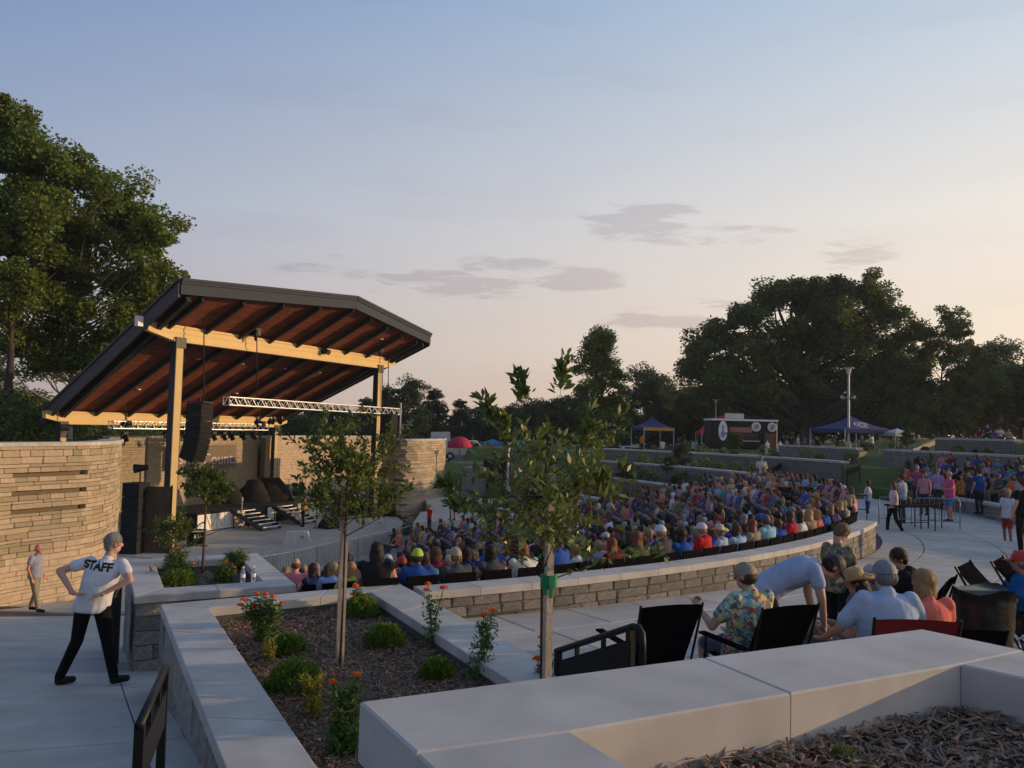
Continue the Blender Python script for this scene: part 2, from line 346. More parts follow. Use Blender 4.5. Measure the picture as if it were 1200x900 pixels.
# ramp path down the left side (slabs as parts)
pathroot = empty('path', (0,0,0), kind='structure')
mb = MB()
ys = [-6, 4, 10.3, 16, 22.5, 34]
for a, b in zip(ys, ys[1:]):
    mb.prism([(-17, a), (left_line(a)+1.6 if a > 9 else -1.9, a), (left_line(b)+1.6, b), (-17, b)], lambda x, y: path_z(x, y)-.5, lambda x, y: path_z(x, y)-.06)
mb.build('path_base', m_mortar_d, pathroot)
jd = Vector((.94, .35, 0)); 
def slab(poly, z, parent, name='paving_slab', m=None, th=.1):
    me = slab_mesh(name, poly, lambda x, y: z(x, y)-th, z, m or m_conc, .008); return mk(name, me, parent)
yb = [-5, -1.2, 2.0, 5.05, 8.05, 10.9, 13.6, 16.4, 19.4, 22.5, 26, 30, 34]
E1, E2, O2 = Vector((.88, .475)), Vector((-.475, .88)), Vector((-4.35, 9.1))
e1s = [-14, -10.6, -7.2, -3.6, .05, 1.0]; e2s = [-13.0, -10.2, -7.4, -4.5, -2.9, 0, 2.9, 5.9, 8.9, 11.9]
for a0, a1 in zip(e1s, e1s[1:]):
    for b0, b1 in zip(e2s, e2s[1:]):
        g, g2 = .006, .022; P_ = [O2+E1*p+E2*q for p, q in ((a0+g, b0+g2), (a1-g, b0+g2), (a1-g, b1-g2), (a0+g, b1-g2))]
        if min(p.y for p in P_) > 20.5 or max(p.x for p in P_) < -17: continue
        slab([tuple(p) for p in P_], path_z, pathroot)
for a, b in zip([20.6, 23.4, 26.4, 30], [23.4, 26.4, 30, 34]):
    for x0, x1 in ((-16.9, -13.4), (-13.4, -10.1)): slab([(x0+.012, a+.012), (x1-.012, a+.012), (x1-.012, b-.012), (x0+.012, b-.012)], lambda x, y: path_z(x, y)-.012, pathroot)

# curved promenade in slabs
promroot = empty('promenade', (0,0,0), kind='structure')
mb = MB()
A0, A1 = -62.7, 14
for k in range(48):
    a, b = lerp(A0, A1, k/48), lerp(A0, A1, (k+1)/48)
    mb.prism([pol(25.2, a), pol(31.6, a), pol(31.6, b), pol(25.2, b)], lambda x, y: prom_z(x, y)-.6, lambda x, y: prom_z(x, y)-.06)
mb.build('promenade_base', m_mortar_d, promroot)
rings = [25.35, 26.35, 28.1, 29.9, 31.5]
for j in range(4):
    nseg = [30, 26, 26, 26][j]
    for k in range(nseg):
        g = .022; gr = math.degrees(g/28)
        a, b = lerp(A0, A1, k/nseg)+gr/2, lerp(A0, A1, (k+1)/nseg)-gr/2; mid = (a+b)/2
        r0, r1 = rings[j]+g/2, rings[j+1]-g/2
        poly = [pol(r0, a), pol(r1, a), pol(r1, mid), pol(r1, b), pol(r0, b), pol(r0, mid)]
        slab(poly, prom_z, promroot)
# bright concrete edge of the promenade under the wall, stage-side landing etc. come with the walls

# ------------------------------------------------------------------ block walls
stone_vars = [bevel_box('block', m_stone_g, (1, 1, 1), .05, 10+i, .028) for i in range(6)]
tan_vars = [bevel_box('block', m_stone_t, (1, 1, 1), .05, 30+i, .022) for i in range(6)]
def put_stone(parent, c, size, ang, tan=False, name='block'):
    me = random.choice(tan_vars if tan else stone_vars)
    o = mk(name, me, parent, c, ang, size); return o
def lay_wall(parent, pts, ztop, zbot, course, lens, depth=.22, tan=False, uneven=.012, core=.16, zb_fn=None, skip=None, maxn=300, cm=None):
    """blocks laid in courses along a polyline (left to right seen from the face side); face is to the right-hand side of travel."""
    P = [Vector((p[0], p[1], 0)) for p in pts]; seg = [(b-a).length for a, b in zip(P, P[1:])]; tot = sum(seg); cnt = 0
    def along(s):
        s = max(0, min(tot-1e-6, s))
        for i, l_ in enumerate(seg):
            if s <= l_ or i == len(seg)-1: return P[i].lerp(P[i+1], s/l_), (P[i+1]-P[i]).normalized()
            s -= l_
    core_mb = MB(); st = [0]
    n = max(2, int(tot/.5))
    for i in range(n):
        a, d0 = along(tot*i/n); b, d1 = along(tot*(i+1)/n)
        nr0 = Vector((d0.y, -d0.x, 0)); nr1 = Vector((d1.y, -d1.x, 0))
        zb0 = (zb_fn(a.x, a.y) if zb_fn else zbot)-.25
        core_mb.prism([tuple((a-nr0*core)[:2]), tuple((a+nr0*(-.012))[:2]), tuple((b-nr1*.012)[:2]), tuple((b-nr1*core)[:2])], zb0, ztop-.004)
    core_mb.build('core', cm or (m_mortar if tan else m_mortar_d), parent)
    nz = max(1, round((ztop-zbot)/course)); extra = MB(); full = 0
    zt = ztop
    row = 0
    while zt > zbot-.02:
        h = course*(random.choice((.7, 1, 1, 1.35)) if tan else 1)
        h = min(h, zt-zbot+.05)
        if h < .03: break
        s = -random.uniform(0, lens[1]*.6) if row % 2 else 0.0
        while s < tot:
            ln = random.uniform(*lens); s0, s1 = max(0, s), min(tot, s+ln)
            if s1-s0 > .06:
                p, d = along((s0+s1)/2); a_, _ = along(s0); b_, _ = along(s1)
                nr = Vector((d.y, -d.x, 0)); zc = zt-h/2
                zg = zb_fn(p.x, p.y) if zb_fn else -99
                if zt > zg+.02 and not (skip and skip((s0+s1)/2, zc, s1-s0, h)):
                    c = (a_+b_)/2 - nr*(depth/2-random.uniform(0, uneven)); c.z = zc
                    ang = math.atan2((b_-a_).y, (b_-a_).x)
                    size = (s1-s0-.012, depth, h-.012)
                    if cnt < maxn: put_stone(parent, c, size, ang, tan); cnt += 1
                    else: extra.box(c, size, ang)
            s += ln
        zt -= h; row += 1
    if extra.v: extra.build('far_blocks', m_stone_t if tan else m_stone_g, parent, kind='stuff')
    return tot
def cap_run(parent, pts_in, pts_out, ztop, th, name='cap_slab', m=None, bev=.007):
    """cap slabs between matching inner and outer points"""
    for i in range(len(pts_in)-1):
        a, b, c, d = [Vector((p[0], p[1])) for p in (pts_in[i], pts_out[i], pts_out[i+1], pts_in[i+1])]
        e1 = (d-a).normalized()*.003; e2 = (c-b).normalized()*.003
        me = slab_mesh(name, [tuple(a+e1), tuple(b+e2), tuple(c-e2), tuple(d-e1)], ztop-th, ztop, m or m_cap, bev); mk(name, me, parent)

# --- curved wall behind the audience
WR = 25.33; wz = -2.1
wall = empty('curved_seat_wall', (*pol(WR, -45), -3.0), label='long curved stone wall with pale concrete cap behind the back row of the audience', cat='wall')
wall.location = (0,0,0)
a_s, a_e = -62.4, -30.6
capA = [lerp(a_s, a_e, i/18) for i in range(19)]
cap_run(wall, [pol(WR-.38, a) for a in capA], [pol(WR+.04, a) for a in capA], wz, .095)
# blocks: face outward (to the promenade): travel direction with the face at right is counter-clockwise
face_pts = [pol(WR, a) for a in [lerp(a_s, a_e, i/40) for i in range(41)]]
lay_wall(wall, face_pts, wz-.095, -2.95, .135, (.28, .62), .2, zb_fn=lambda x, y: prom_z(x, y))
# end face and inner face of the wall
mb = MB(); p0, p1 = pol(WR-.33, a_e), pol(WR-.17, a_e)
inn = MB()
for i in range(30):
    a, b = lerp(a_s, a_e, i/30), lerp(a_s, a_e, (i+1)/30)
    inn.prism([pol(WR-.34, a), pol(WR-.17, a), pol(WR-.17, b), pol(WR-.34, b)], -4.2, wz-.1)
inn.build('inner_face', m_stone_g, wall)
e0 = pol(WR-.345, a_e+.25); e1 = pol(WR-.0, a_e+.25)
lay_wall(wall, [e1, e0], wz-.095, -2.95, .135, (.2, .34), .12, zb_fn=lambda x, y: prom_z(x, y))

# ------------------------------------------------------------------ planters
def planter(name, outer, inner, ztop, th, zface, soil_z, label, segs, core_m=None, course=.165, lens=(.3, .7), faces=(), rock=()):
    """outer / inner: matching corner lists of the cap ring (closed unless None gaps)"""
    rt = empty(name, (0,0,0), label=label, cat='planter')
    n = len(outer)
    for i in range(n):
        j = (i+1) % n
        if segs[i] == 0: continue
        k = segs[i]; A_in = [Vector(inner[i]).lerp(Vector(inner[j]), t/k) for t in range(k+1)]; A_out = [Vector(outer[i]).lerp(Vector(outer[j]), t/k) for t in range(k+1)]
        cap_run(rt, A_in, A_out, ztop, th)
    # hollow core under the cap
    c = MB()
    for i in range(n):
        j = (i+1) % n
        oi, oj, ii, ij = [Vector(q) for q in (outer[i], outer[j], inner[i], inner[j])]
        f = .22; c.prism([tuple(oi.lerp(ii, .22)), tuple(oj.lerp(ij, .22)), tuple(oj.lerp(ij, .97)), tuple(oi.lerp(ii, .97))], zface-.3, ztop-th-.003)
    c.build('core', core_m or m_mortar_d, rt)
    s = MB(); s.prism([tuple(Vector(p)*.995+Vector(q)*.005) for p, q in zip(inner, outer)], zface-.3, soil_z); s.build('soil', m_soil, rt)
    for (i, tan) in faces:
        j = (i+1) % n
        oi, oj, ii, ij = [Vector(q) for q in (outer[i], outer[j], inner[i], inner[j])]
        d = (oj-oi).normalized(); lay_wall(rt, [tuple(oi.lerp(ii, .06)), tuple(oj.lerp(ij, .06))], ztop-th, zface, course, lens, .16, zb_fn=None)
    return rt
def P2(px, py, z): q = at(px, py, z); return (q[0], q[1])
# foreground planter (cap 0.9 m below the eye)
KF = -.88
f_o = [P2(422, 822, KF), P2(1080, 737, KF)]; 
dF = (Vector(f_o[1])-Vector(f_o[0])).normalized(); nF = Vector((-dF.y, dF.x)); wF = .45
o1 = Vector(f_o[0]); o2 = Vector(f_o[1])
dR = (Vector(P2(1200, 760, KF))-o2).normalized()
dL = (Vector(P2(487, 882, KF))-o1).normalized()
o0 = o1+dL*3.2; o3 = o2+dR*3.2
i1 = Vector(P2(668, 857, KF)); i2 = Vector(P2(1125, 778, KF)); i0 = i1+dL*2.75; i3 = i2+dR*2.75
q487 = Vector(P2(487, 882, KF)); q1200 = Vector(P2(1200, 762, KF))
fore = planter('stone_planter', [o0, o1, o2, o3], [i0, i1, i2, i3], KF, .185, -2.3, KF-.19, 'nearest planter with wide smooth concrete cap and bark mulch at the bottom right', [0, 0, 0, 3], faces=((0, 0), (1, 0), (2, 0)))
cap_run(fore, [i1, i1+dL*1.3, i0], [q487, q487+dL*1.35, o0], KF, .185)
cap_run(fore, [i2, i2+dR*1.3, i3], [q1200, q1200+dR*1.35, o3], KF, .185)
ja_o, ja_i = Vector(P2(820, 768.5, KF)), Vector(P2(926, 812, KF))
ja_o = o1+dF*((ja_o-o1).dot(dF)); dI = (i2-i1).normalized(); ja_i = i1+dI*((ja_i-i1).dot(dI))
for poly in ([o1, q487+Vector((.002,.003)), i1+Vector((0,.003)), ja_i-dF*.002, ja_o-dF*.002], [ja_o+dF*.002, ja_i+dF*.002, i2, q1200+Vector((0,.003)), o2]):
    mk('cap_slab', slab_mesh('cap_slab', [tuple(p) for p in poly], KF-.185, KF, m_cap, .007), fore)
# middle planter (marigolds and staked tree)
K2 = -2.1
V2 = lambda *a: Vector(a)
m_o = [V2(-.30, 2.35), V2(-3.91, 9.10), V2(-1.42, 10.60), V2(1.98, 4.17)]
m_i = [V2(.26, 2.40), V2(-3.32, 8.99), V2(-1.70, 10.02), V2(1.42, 4.08)]
mid = planter('stone_planter', m_o, m_i, K2, .10, -3.2, K2-.17, 'long middle planter with marigolds, boxwood balls and a staked young tree in bark mulch', [6, 3, 6, 0], course=.165, lens=(.35, .7))
lay_wall(mid, [(-3.89, 9.07), (-.32, 2.4)], K2-.1, -3.3, .42, (.45, 1.0), .16, zb_fn=lambda x, y: path_z(x, y)-.1)
lay_wall(mid, [(1.94, 4.2), (-1.3, 10.3)][::1], K2-.1, -2.9, .14, (.28, .6), .16)
lay_wall(mid, [(-1.6, 10.53), (-3.87, 9.16)], K2-.1, -3.2, .17, (.3, .6), .16)
# far planter
K3 = -2.3
p_o = [V2(-4.80, 10.37), V2(-6.17, 12.97), V2(-4.34, 13.92), V2(-2.97, 11.33)]
p_i = [V2(-4.66, 10.92), V2(-5.62, 12.78), V2(-4.45, 13.38), V2(-3.50, 11.53)]
far_pl = planter('stone_planter', p_o, p_i, K3, .10, -3.6, K3-.17, 'square far planter with a small round tree and two water bottles on its cap', [2, 2, 2, 2])
lay_wall(far_pl, [(-6.14, 12.95), (-4.80, 10.42)], K3-.1, -3.7, .42, (.4, .8), .16, zb_fn=lambda x, y: path_z(x, y)-.15)
lay_wall(far_pl, [(-4.80, 10.42), (-2.99, 11.38)], K3-.1, -3.4, .185, (.36, .62), .16)
lay_wall(far_pl, [(-2.99, 11.38), (-4.34, 13.88)], K3-.1, -3.7, .185, (.36, .62), .16)
# camera-side terrace
slab_mb = MB(); slab_mb.prism([(-.9, 1.75), (-.3, 2.3), (-.43, 2.5), (1.2, -.3), (3.8, .9), (5.2, -.6), (3, -6), (-4, -6), (-1.95, 1.5)], -2.3, -1.55)
slab_mb.build('upper_terrace', m_conc, kind='structure')

# ------------------------------------------------------------------ bowl terraces
def row_span(r):
    """angles between the left line and the straight right-hand edge (y = 38)"""
    s = (38.0-CY)/r; hi = math.degrees(math.asin(min(1, s))) if s < 1 else 60
    hi = min(hi, 60)
    lo = -64
    for a in np.arange(-100, 0, .25):
        x, y = pol(r, a)
        if x > left_line(y)+.15: lo = a; break
    return lo, hi
ROWS = []
rr_ = 24.55
while rr_ > 8.6: ROWS.append(rr_); rr_ -= .98
def row_z(r): return -2.88-(24.55-r)*.208
mb = MB()
for k, r in enumerate(ROWS+[ROWS[-1]-.98]):
    lo, hi = row_span(r); z = row_z(r) if k < len(ROWS) else PITZ; n = 36
    ro, ri = r+.5, (r-.48 if k < len(ROWS) else 3.0)
    if k == len(ROWS): lo, hi = -80, 62
    if k == 0: ro = r+.46
    for i in range(n):
        a, b = lerp(lo, hi, i/n), lerp(lo, hi, (i+1)/n)
        mb.prism([pol(ri, a), pol(ro, a), pol(ro, b), pol(ri, b)], z-.6, z)
mb.build('seating_terraces', m_conc, kind='structure')
mb = MB(); mb.prism([(-18, 24), (left_line(24)+1.4, 24), (-5, 30), (-2.0, 33), (1.5, 37.9), (-2, 50), (-10, 52), (-22, 50), (-22, 24)], -7.2, PITZ+.02); mb.build('pit_floor', m_conc, kind='structure')

# landing and side wall at the far right edge of the bowl
mb = MB(); mb.prism([(-3.6, 38.5), (12.9, 38.2), (12.9, 40.1), (-3.6, 40.4)], lambda x, y: -7, lambda x, y: -6.0+(math.hypot(x-CX, y-CY)-9)*.2+.02)
mb.build('side_walkway', m_conc, kind='structure')
for (ra, zt, h, p0, p1, lab) in ((15.8, -4.35, .75, 24, 50, 'lowest grey block terrace wall at the far side of the bowl'), (19.0, -3.5, .8, 20, 46, 'second grey block terrace wall above the far aisle'), (22.2, -2.72, .75, 17.5, 44, 'third grey block terrace wall with plants behind it'), (25.8, -2.0, .8, 15.5, 44, 'fourth grey block terrace wall behind the man in white at the top of the aisle')):
    ww = empty('terrace_wall', (0,0,0), label=lab, cat='wall', group='stepped terrace walls beside the seating')
    aa = [lerp(p0, p1, i/12) for i in range(13)]
    cap_run(ww, [pol(ra-.16, a) for a in aa], [pol(ra+.3, a) for a in aa], zt, .1)
    lay_wall(ww, [pol(ra-.12, a) for a in aa][::-1], zt-.1, zt-h, .16, (.4, .9), .2, maxn=0)
    f = MB()
    for a, b in zip(aa, aa[1:]): f.prism([pol(ra+.3, a), pol(ra+3.0, a), pol(ra+3.0, b), pol(ra+.3, b)], zt-1.2, zt-.12)
    f.build('soil', m_soil, ww)
# outer terrace walls (upper right)
def outer_wall(ra, zt, h, p0, p1, lab, n=150, breaks=()):
    ww = empty('terrace_wall', (0,0,0), label=lab, cat='wall', group='long terrace walls on the hillside')
    segs = []; s = p0
    for b0, b1 in breaks: segs.append((s, b0)); s = b1
    segs.append((s, p1))
    for a0, a1 in segs:
        k = max(2, int((a1-a0)/2)); aa = [lerp(a0, a1, i/k) for i in range(k+1)]
        cap_run(ww, [pol(ra-.2, a) for a in aa], [pol(ra+.35, a) for a in aa], zt, .12)
        lay_wall(ww, [pol(ra-.15, a) for a in aa][::-1], zt-.12, zt-h, .2, (.5, 1.1), .25, maxn=n)
    return ww
outer_wall(31.7, -1.38, 1.5, 17, 52, 'long block wall below the food truck and purple canopy', 0)
outer_wall(36.4, -.74, 1.3, 5, 33, 'middle block wall on the hillside right of the light pole', 0, ((20.5, 23.5),))
outer_wall(41.2, -.02, 1.0, 2.5, 21.5, 'upper block wall at the edge of the lawn with a stair gap in it', 0, ((13.0, 14.2),))
# low curved wall at the back of the promenade (right side)
lw = empty('low_seat_wall', (0,0,0), label='low curved stone wall at the right edge of the promenade behind the man in pink', cat='wall')
aa = [lerp(-16, 3, i/12) for i in range(13)]
cap_run(lw, [pol(31.35, a) for a in aa], [pol(31.9, a) for a in aa], -2.5, .1)
lay_wall(lw, [pol(31.4, a) for a in aa][::-1], -2.6, -3.15, .14, (.35, .7), .25, maxn=200)
# upper right hillside rows (concrete kerbs that people sit on)
UR = [32.6+1.2*i for i in range(11)]
def up_z(r): return -2.62+(r-32.6)*.235
mb = MB()
for k, r in enumerate(UR):
    e_ = 14 if k < 3 else (4.8 if k < 7 else 2.2)
    for i in range(16):
        a, b = lerp(-17, e_, i/16), lerp(-17, e_, (i+1)/16)
        mb.prism([pol(r-.7, a), pol(r+.58, a), pol(r+.58, b), pol(r-.7, b)], up_z(r)-.8, up_z(r))
mb.build('hillside_terraces', m_grass, kind='structure')

# ------------------------------------------------------------------ big curved stone walls beside the stage
def spline(pts, n):
    P = [Vector(p) for p in pts]; P = [P[0]*2-P[1]]+P+[P[-1]*2-P[-2]]; out = []
    for i in range(1, len(P)-2):
        for k in range(n):
            t = k/n; out.append(.5*((2*P[i])+(P[i+1]-P[i-1])*t+(2*P[i-1]-5*P[i]+4*P[i+1]-P[i+2])*t*t+(3*P[i]-P[i-1]-3*P[i+1]+P[i+2])*t**3))
    out.append(P[-2]); return out
def G(px, Y): q = aty(px, 500, Y); return Vector((q[0], q[1]))
lwall = empty('curved_stone_wall', (0,0,0), label='tall curved tan stone wall with three long slots and pale cap, left of the stage', cat='wall')
LP = spline([G(-110, 18.2), G(-50, 19.6), G(5, 21.4), G(72, 22.9), G(112, 24.0), G(136, 25.7), G(144, 27.6)], 5)
seglen = [0]
for a, b in zip(LP, LP[1:]): seglen.append(seglen[-1]+(b-a).length)
def s_at(px):      # arc position of a pixel column
    best = min(range(len(LP)), key=lambda i: abs(600+F*(LP[i].x/LP[i].y)-px)); return seglen[best]
gs0, gs1 = s_at(20), s_at(110)
grooves = [-1.66, -2.16, -2.66]
def skip(s, z, l, h): return gs0 < s < gs1 and any(abs(z-g) < .065+h*.25 for g in grooves)
LPt = [tuple(p) for p in LP]
off = lambda d: [tuple(LP[i]-Vector(((LP[min(i+1, len(LP)-1)]-LP[max(i-1, 0)]).normalized().y, -(LP[min(i+1, len(LP)-1)]-LP[max(i-1, 0)]).normalized().x))*d) for i in range(len(LP))]
LTOP = -.76
cap_run(lwall, off(.6), off(-.05), LTOP, .11)
# stones in exact courses so that the slots fall between them
def lay_courses(parent, P, bands, lens, tan=True, depth=.2, maxn=300, zb=None):
    P = [Vector(p) for p in P]; sl_ = [0]
    for a, b in zip(P, P[1:]): sl_.append(sl_[-1]+(b-a).length)
    tot = sl_[-1]; cnt = 0; ex = MB()
    def along(s):
        for i in range(len(P)-1):
            if s <= sl_[i+1] or i == len(P)-2: return P[i].lerp(P[i+1], (s-sl_[i])/(sl_[i+1]-sl_[i]))
    for (z0, z1, s0_, s1_, kind) in bands:
        s = s0_; e = min(s1_, tot)
        while s < e-.05:
            if kind == 'band': ln = 1.6
            else: ln = random.uniform(*lens)*(1 if z1-z0 > .12 else 1.5)
            t = min(e, s+ln)
            if e-t < .12: t = e
            a, b = along(s), along(t); d = (b-a); ang = math.atan2(d.y, d.x); nr = Vector((d.y, -d.x)).normalized()
            c = (a+b)/2-nr*(depth/2-(random.uniform(0, .02) if kind != 'band' else .03))
            sz = (t-s-.012, depth, z1-z0-.012)
            if cnt < maxn: put_stone(parent, (c.x, c.y, (z0+z1)/2), sz, ang, tan, 'stone'); cnt += 1
            else: ex.box((c.x, c.y, (z0+z1)/2), sz, ang)
            s = t
    if ex.v: ex.build('smaller_stones', m_stone_t if tan else m_stone_g, parent, kind='stuff')
def bands_for(top, bot, tot, gz=(), g0=0, g1=0, bandz=None, rs=3, h=(.10, .14, .19)):
    rr = random.Random(rs); out = []; z = top
    marks = sorted([(g+.06, g-.06, 'g') for g in gz]+([(bandz+.07, bandz-.07, 'b')] if bandz else []), reverse=True)
    marks.append((bot, bot, 'e'))
    for hi, lo, k in marks:
        n = max(1, round((z-hi)/.145)); cuts = [z]; 
        ws = [rr.choice(h) for _ in range(n)]; sc = (z-hi)/sum(ws)
        for w_ in ws: out.append((cuts[-1]-w_*sc, cuts[-1], 0, tot, 's')); cuts.append(cuts[-1]-w_*sc)
        if k == 'g': out += [(lo, hi, 0, g0, 's'), (lo, hi, g1, tot, 's')]
        if k == 'b': out.append((lo, hi, 0, tot, 'band'))
        z = lo
    return out
core = MB(); oc, of = off(.5), off(.19)
for i in range(len(LP)-1): core.prism([oc[i], of[i], of[i+1], oc[i+1]], -6.2, LTOP-.112)
core.build('core', m_mortar, lwall)
bd = bands_for(LTOP-.11, -5.5, seglen[-1], grooves, gs0, gs1, -3.16)
s_in = s_at(-15)
big = [(a, b, max(c, 0), d, k) for a, b, c, d, k in bd]
vis = [(a, b, max(c, s_in), d, k) for a, b, c, d, k in big if d > s_in]; hid = [(a, b, c, min(d, s_in), k) for a, b, c, d, k in big if c < s_in]
lay_courses(lwall, LPt, vis, (.26, .72)); lay_courses(lwall, LPt, hid, (.4, .9), maxn=0)
# plain return face at the right-hand end
q0, q1 = LP[-1], Vector(off(.55)[-1]); lay_courses(lwall, [tuple(q0), tuple(q1)], [(a, b, 0, 9, 's') for a, b, *_ in bd if b-a < .4], (.5, .6), maxn=0)
mb = MB(); mb.prism([tuple(p) for p in [G(-40, 19.3), G(0, 20.6), G(45, 21.6), G(72, 22.6), G(60, 23.6), G(0, 22.6), G(-40, 21)]], -5.9, lambda x, y: path_z(x, y)+.03); mb.build('mulch_bed', m_soil, kind='structure')

# right wing wall
rwall = empty('curved_stone_wall', (0,0,0), label='rounded tan stone wall with pale cap at the right end of the stage', cat='wall')
RP = spline([G(449, 50.2), G(458, 48.6), G(476, 48.0), G(500, 49.4), G(523, 53)], 4)
RTOP = -.89
def offs(P, d): return [tuple(P[i]-Vector(((P[min(i+1, len(P)-1)]-P[max(i-1, 0)]).normalized().y, -(P[min(i+1, len(P)-1)]-P[max(i-1, 0)]).normalized().x))*d) for i in range(len(P))]
cap_run(rwall, offs(RP, .6), offs(RP, -.05), RTOP, .12)
core = MB(); oc, of = offs(RP, .5), offs(RP, .15)
for i in range(len(RP)-1): core.prism([oc[i], of[i], of[i+1], oc[i+1]], -6.5, RTOP-.125)
core.build('core', m_mortar, rwall)
tl = sum((b-a).length for a, b in zip(RP, RP[1:]))
lay_courses(rwall, [tuple(p) for p in RP], bands_for(RTOP-.12, -6.2, tl, rs=5, bandz=-3.4), (.35, .9), maxn=300)
e1_, e2_ = RP[-1], Vector(offs(RP, .55)[-1]); lay_courses(rwall, [tuple(e1_), tuple(e2_)], bands_for(RTOP-.12, -6.2, .55, rs=6), (.5, .6), maxn=0)

# ------------------------------------------------------------------ stage, canopy roof
stage = MB()
ac = (-8.2, 6.6); 
def arc_uv(R, t0, t1, n): return [(ac[0]+R*math.cos(R_(lerp(t0, t1, i/n))), ac[1]+R*math.sin(R_(lerp(t0, t1, i/n)))) for i in range(n+1)]
front = arc_uv(13.0, -40, 42, 24)
poly = [W(*p)[:2] for p in [(-12, -3.5)]+front+[(-12, 16.5)]]
stage.prism(poly, PITZ-1, STZ); stage.build('stage_floor', m_conc, kind='structure')
edge = MB()
fr2 = arc_uv(13.03, -40, 42, 24)
for (a, b), (c, d) in zip(zip(fr2, fr2[1:]), zip(front, front[1:])):
    pass
roof = empty('stage_canopy', (0,0,0), label='big tilted stage roof with cedar underside on yellow beams and steel posts', cat='stage roof')
ZT, DEP, LC, SL = 3.959, .713, 14.63, .496
uF, uM, oF, uB, oB, bo = 2.286, 3.715, 1.998, -8.407, .147, 1.62
soff = lambda u: ZT+SL*u
def roofpt(u, v, dz=0): return W(u, v, soff(u)+dz)
outline = [(uF, -oF), (uM, LC/2), (uF, LC+oF), (uB, LC+oB), (uB, -oB)]
TK = .34
# metal top deck
n_ = len(outline); mb = MB()
bot = [roofpt(u, v, .06) for u, v in outline]; top = [roofpt(u, v, TK) for u, v in outline]
mb.add(bot+top, [tuple(range(n_))[::-1] if False else tuple(range(n_)), tuple(range(2*n_-1, n_-1, -1))]+[(i, n_+i, n_+(i+1) % n_, (i+1) % n_) for i in range(n_)])
mb.build('roof_deck', m_roof, roof)
# fascia: three stepped bands along the front, one deep band on the rakes
def fascia(a, b, lo, hi, out, name='fascia', m=m_fascia):
    A, B = Vector(roofpt(*a)), Vector(roofpt(*b)); d = (B-A).normalized(); h = Vector((d.y, -d.x, 0)).normalized()
    mid_ = Vector(W(-3, LC/2, 0)); 
    if (A+h-mid_).to_2d().length < (A-h-mid_).to_2d().length: h = -h
    q = [A+h*.003, B+h*.003, B+h*out, A+h*out]
    mb = MB(); mb.add([p+Vector((0,0,lo)) for p in q]+[p+Vector((0,0,hi)) for p in q], [(0,1,2,3), (7,6,5,4), (0,4,5,1), (1,5,6,2), (2,6,7,3), (3,7,4,0)]); mb.build(name, m, roof)
for a, b in ((outline[0], outline[1]), (outline[1], outline[2])):
    fascia(a, b, -.22, .20, .06); fascia(a, b, .205, .30, .12); fascia(a, b, .305, .42, .17, 'gutter')
for a, b in ((outline[4], outline[0]), (outline[2], outline[3])):
    fascia(a, b, -.34, .30, .08, 'rake_board', m_dark); fascia(a, b, .305, .42, .13, 'gutter', m_dark)
# cedar planks of the underside: each runs across the roof
def vspan(u, inset=.05):
    t = (u-uB)/(uF-uB); lo = lerp(-oB, -oF, min(t, 1)); hi = lerp(LC+oB, LC+oF, min(t, 1))
    if u > uF:
        f = (u-uF)/(uM-uF); lo = lerp(-oF, LC/2, f); hi = lerp(LC+oF, LC/2, f)
    return lo+inset, hi-inset
cz = math.cos(math.atan(SL)); pw = .155; u = uB+.05
u_list = []
while u+pw*cz < uM-.05: u_list.append(u); u += pw*cz*1.0
for u in u_list:
    ua, ub = u+.004, u+pw*cz-.004; la, ha = vspan(ua); lb, hb = vspan(ub)
    lo, hi = max(la, lb), min(ha, hb)
    cuts = [lo]; 
    while cuts[-1] < hi-.5: cuts.append(min(hi, cuts[-1]+random.uniform(3.2, 6.5)) )
    if len(u_list) and cuts[-1] < hi: cuts[-1] = hi
    for c0, c1 in zip(cuts, cuts[1:]):
        q = [roofpt(ua, c0+.003, .0), roofpt(ub, c0+.003, .0), roofpt(ub, c1-.003, .0), roofpt(ua, c1-.003, .0)]; q2 = [(x, y, z+.03) for x, y, z in q]
        mb = MB(); mb.add(q+q2, [(0,3,2,1), (4,5,6,7), (0,1,5,4), (1,2,6,5), (2,3,7,6), (3,0,4,7)]); mb.build('soffit_plank', m_plank, roof)
# rafters (dark steel) under the planks
for i in range(9):
    v = lerp(-.75, LC+.75, i/8); u1 = uF+.1 if abs(v-LC/2) > 5 else uM-.35
    t = abs(v-LC/2)/(LC/2); u1 = lerp(uM, uF, min(1, t))-.12
    mb = MB(); a, b = Vector(roofpt(uB+.1, lerp(v, LC/2, .10), -.14)), Vector(roofpt(u1, v, -.14))
    mb.bar(a, b, .13, .27); mb.build('rafter', m_dark, roof)
for v0, v1 in ((-oB+.45, -oF+.55), (LC+oB-.45, LC+oF-.55)):
    mb = MB(); mb.bar(roofpt(uB+.1, v0, -.19), roofpt(uF-.15, v1, -.19), .2, .36); mb.build('edge_rafter', m_dark, roof)
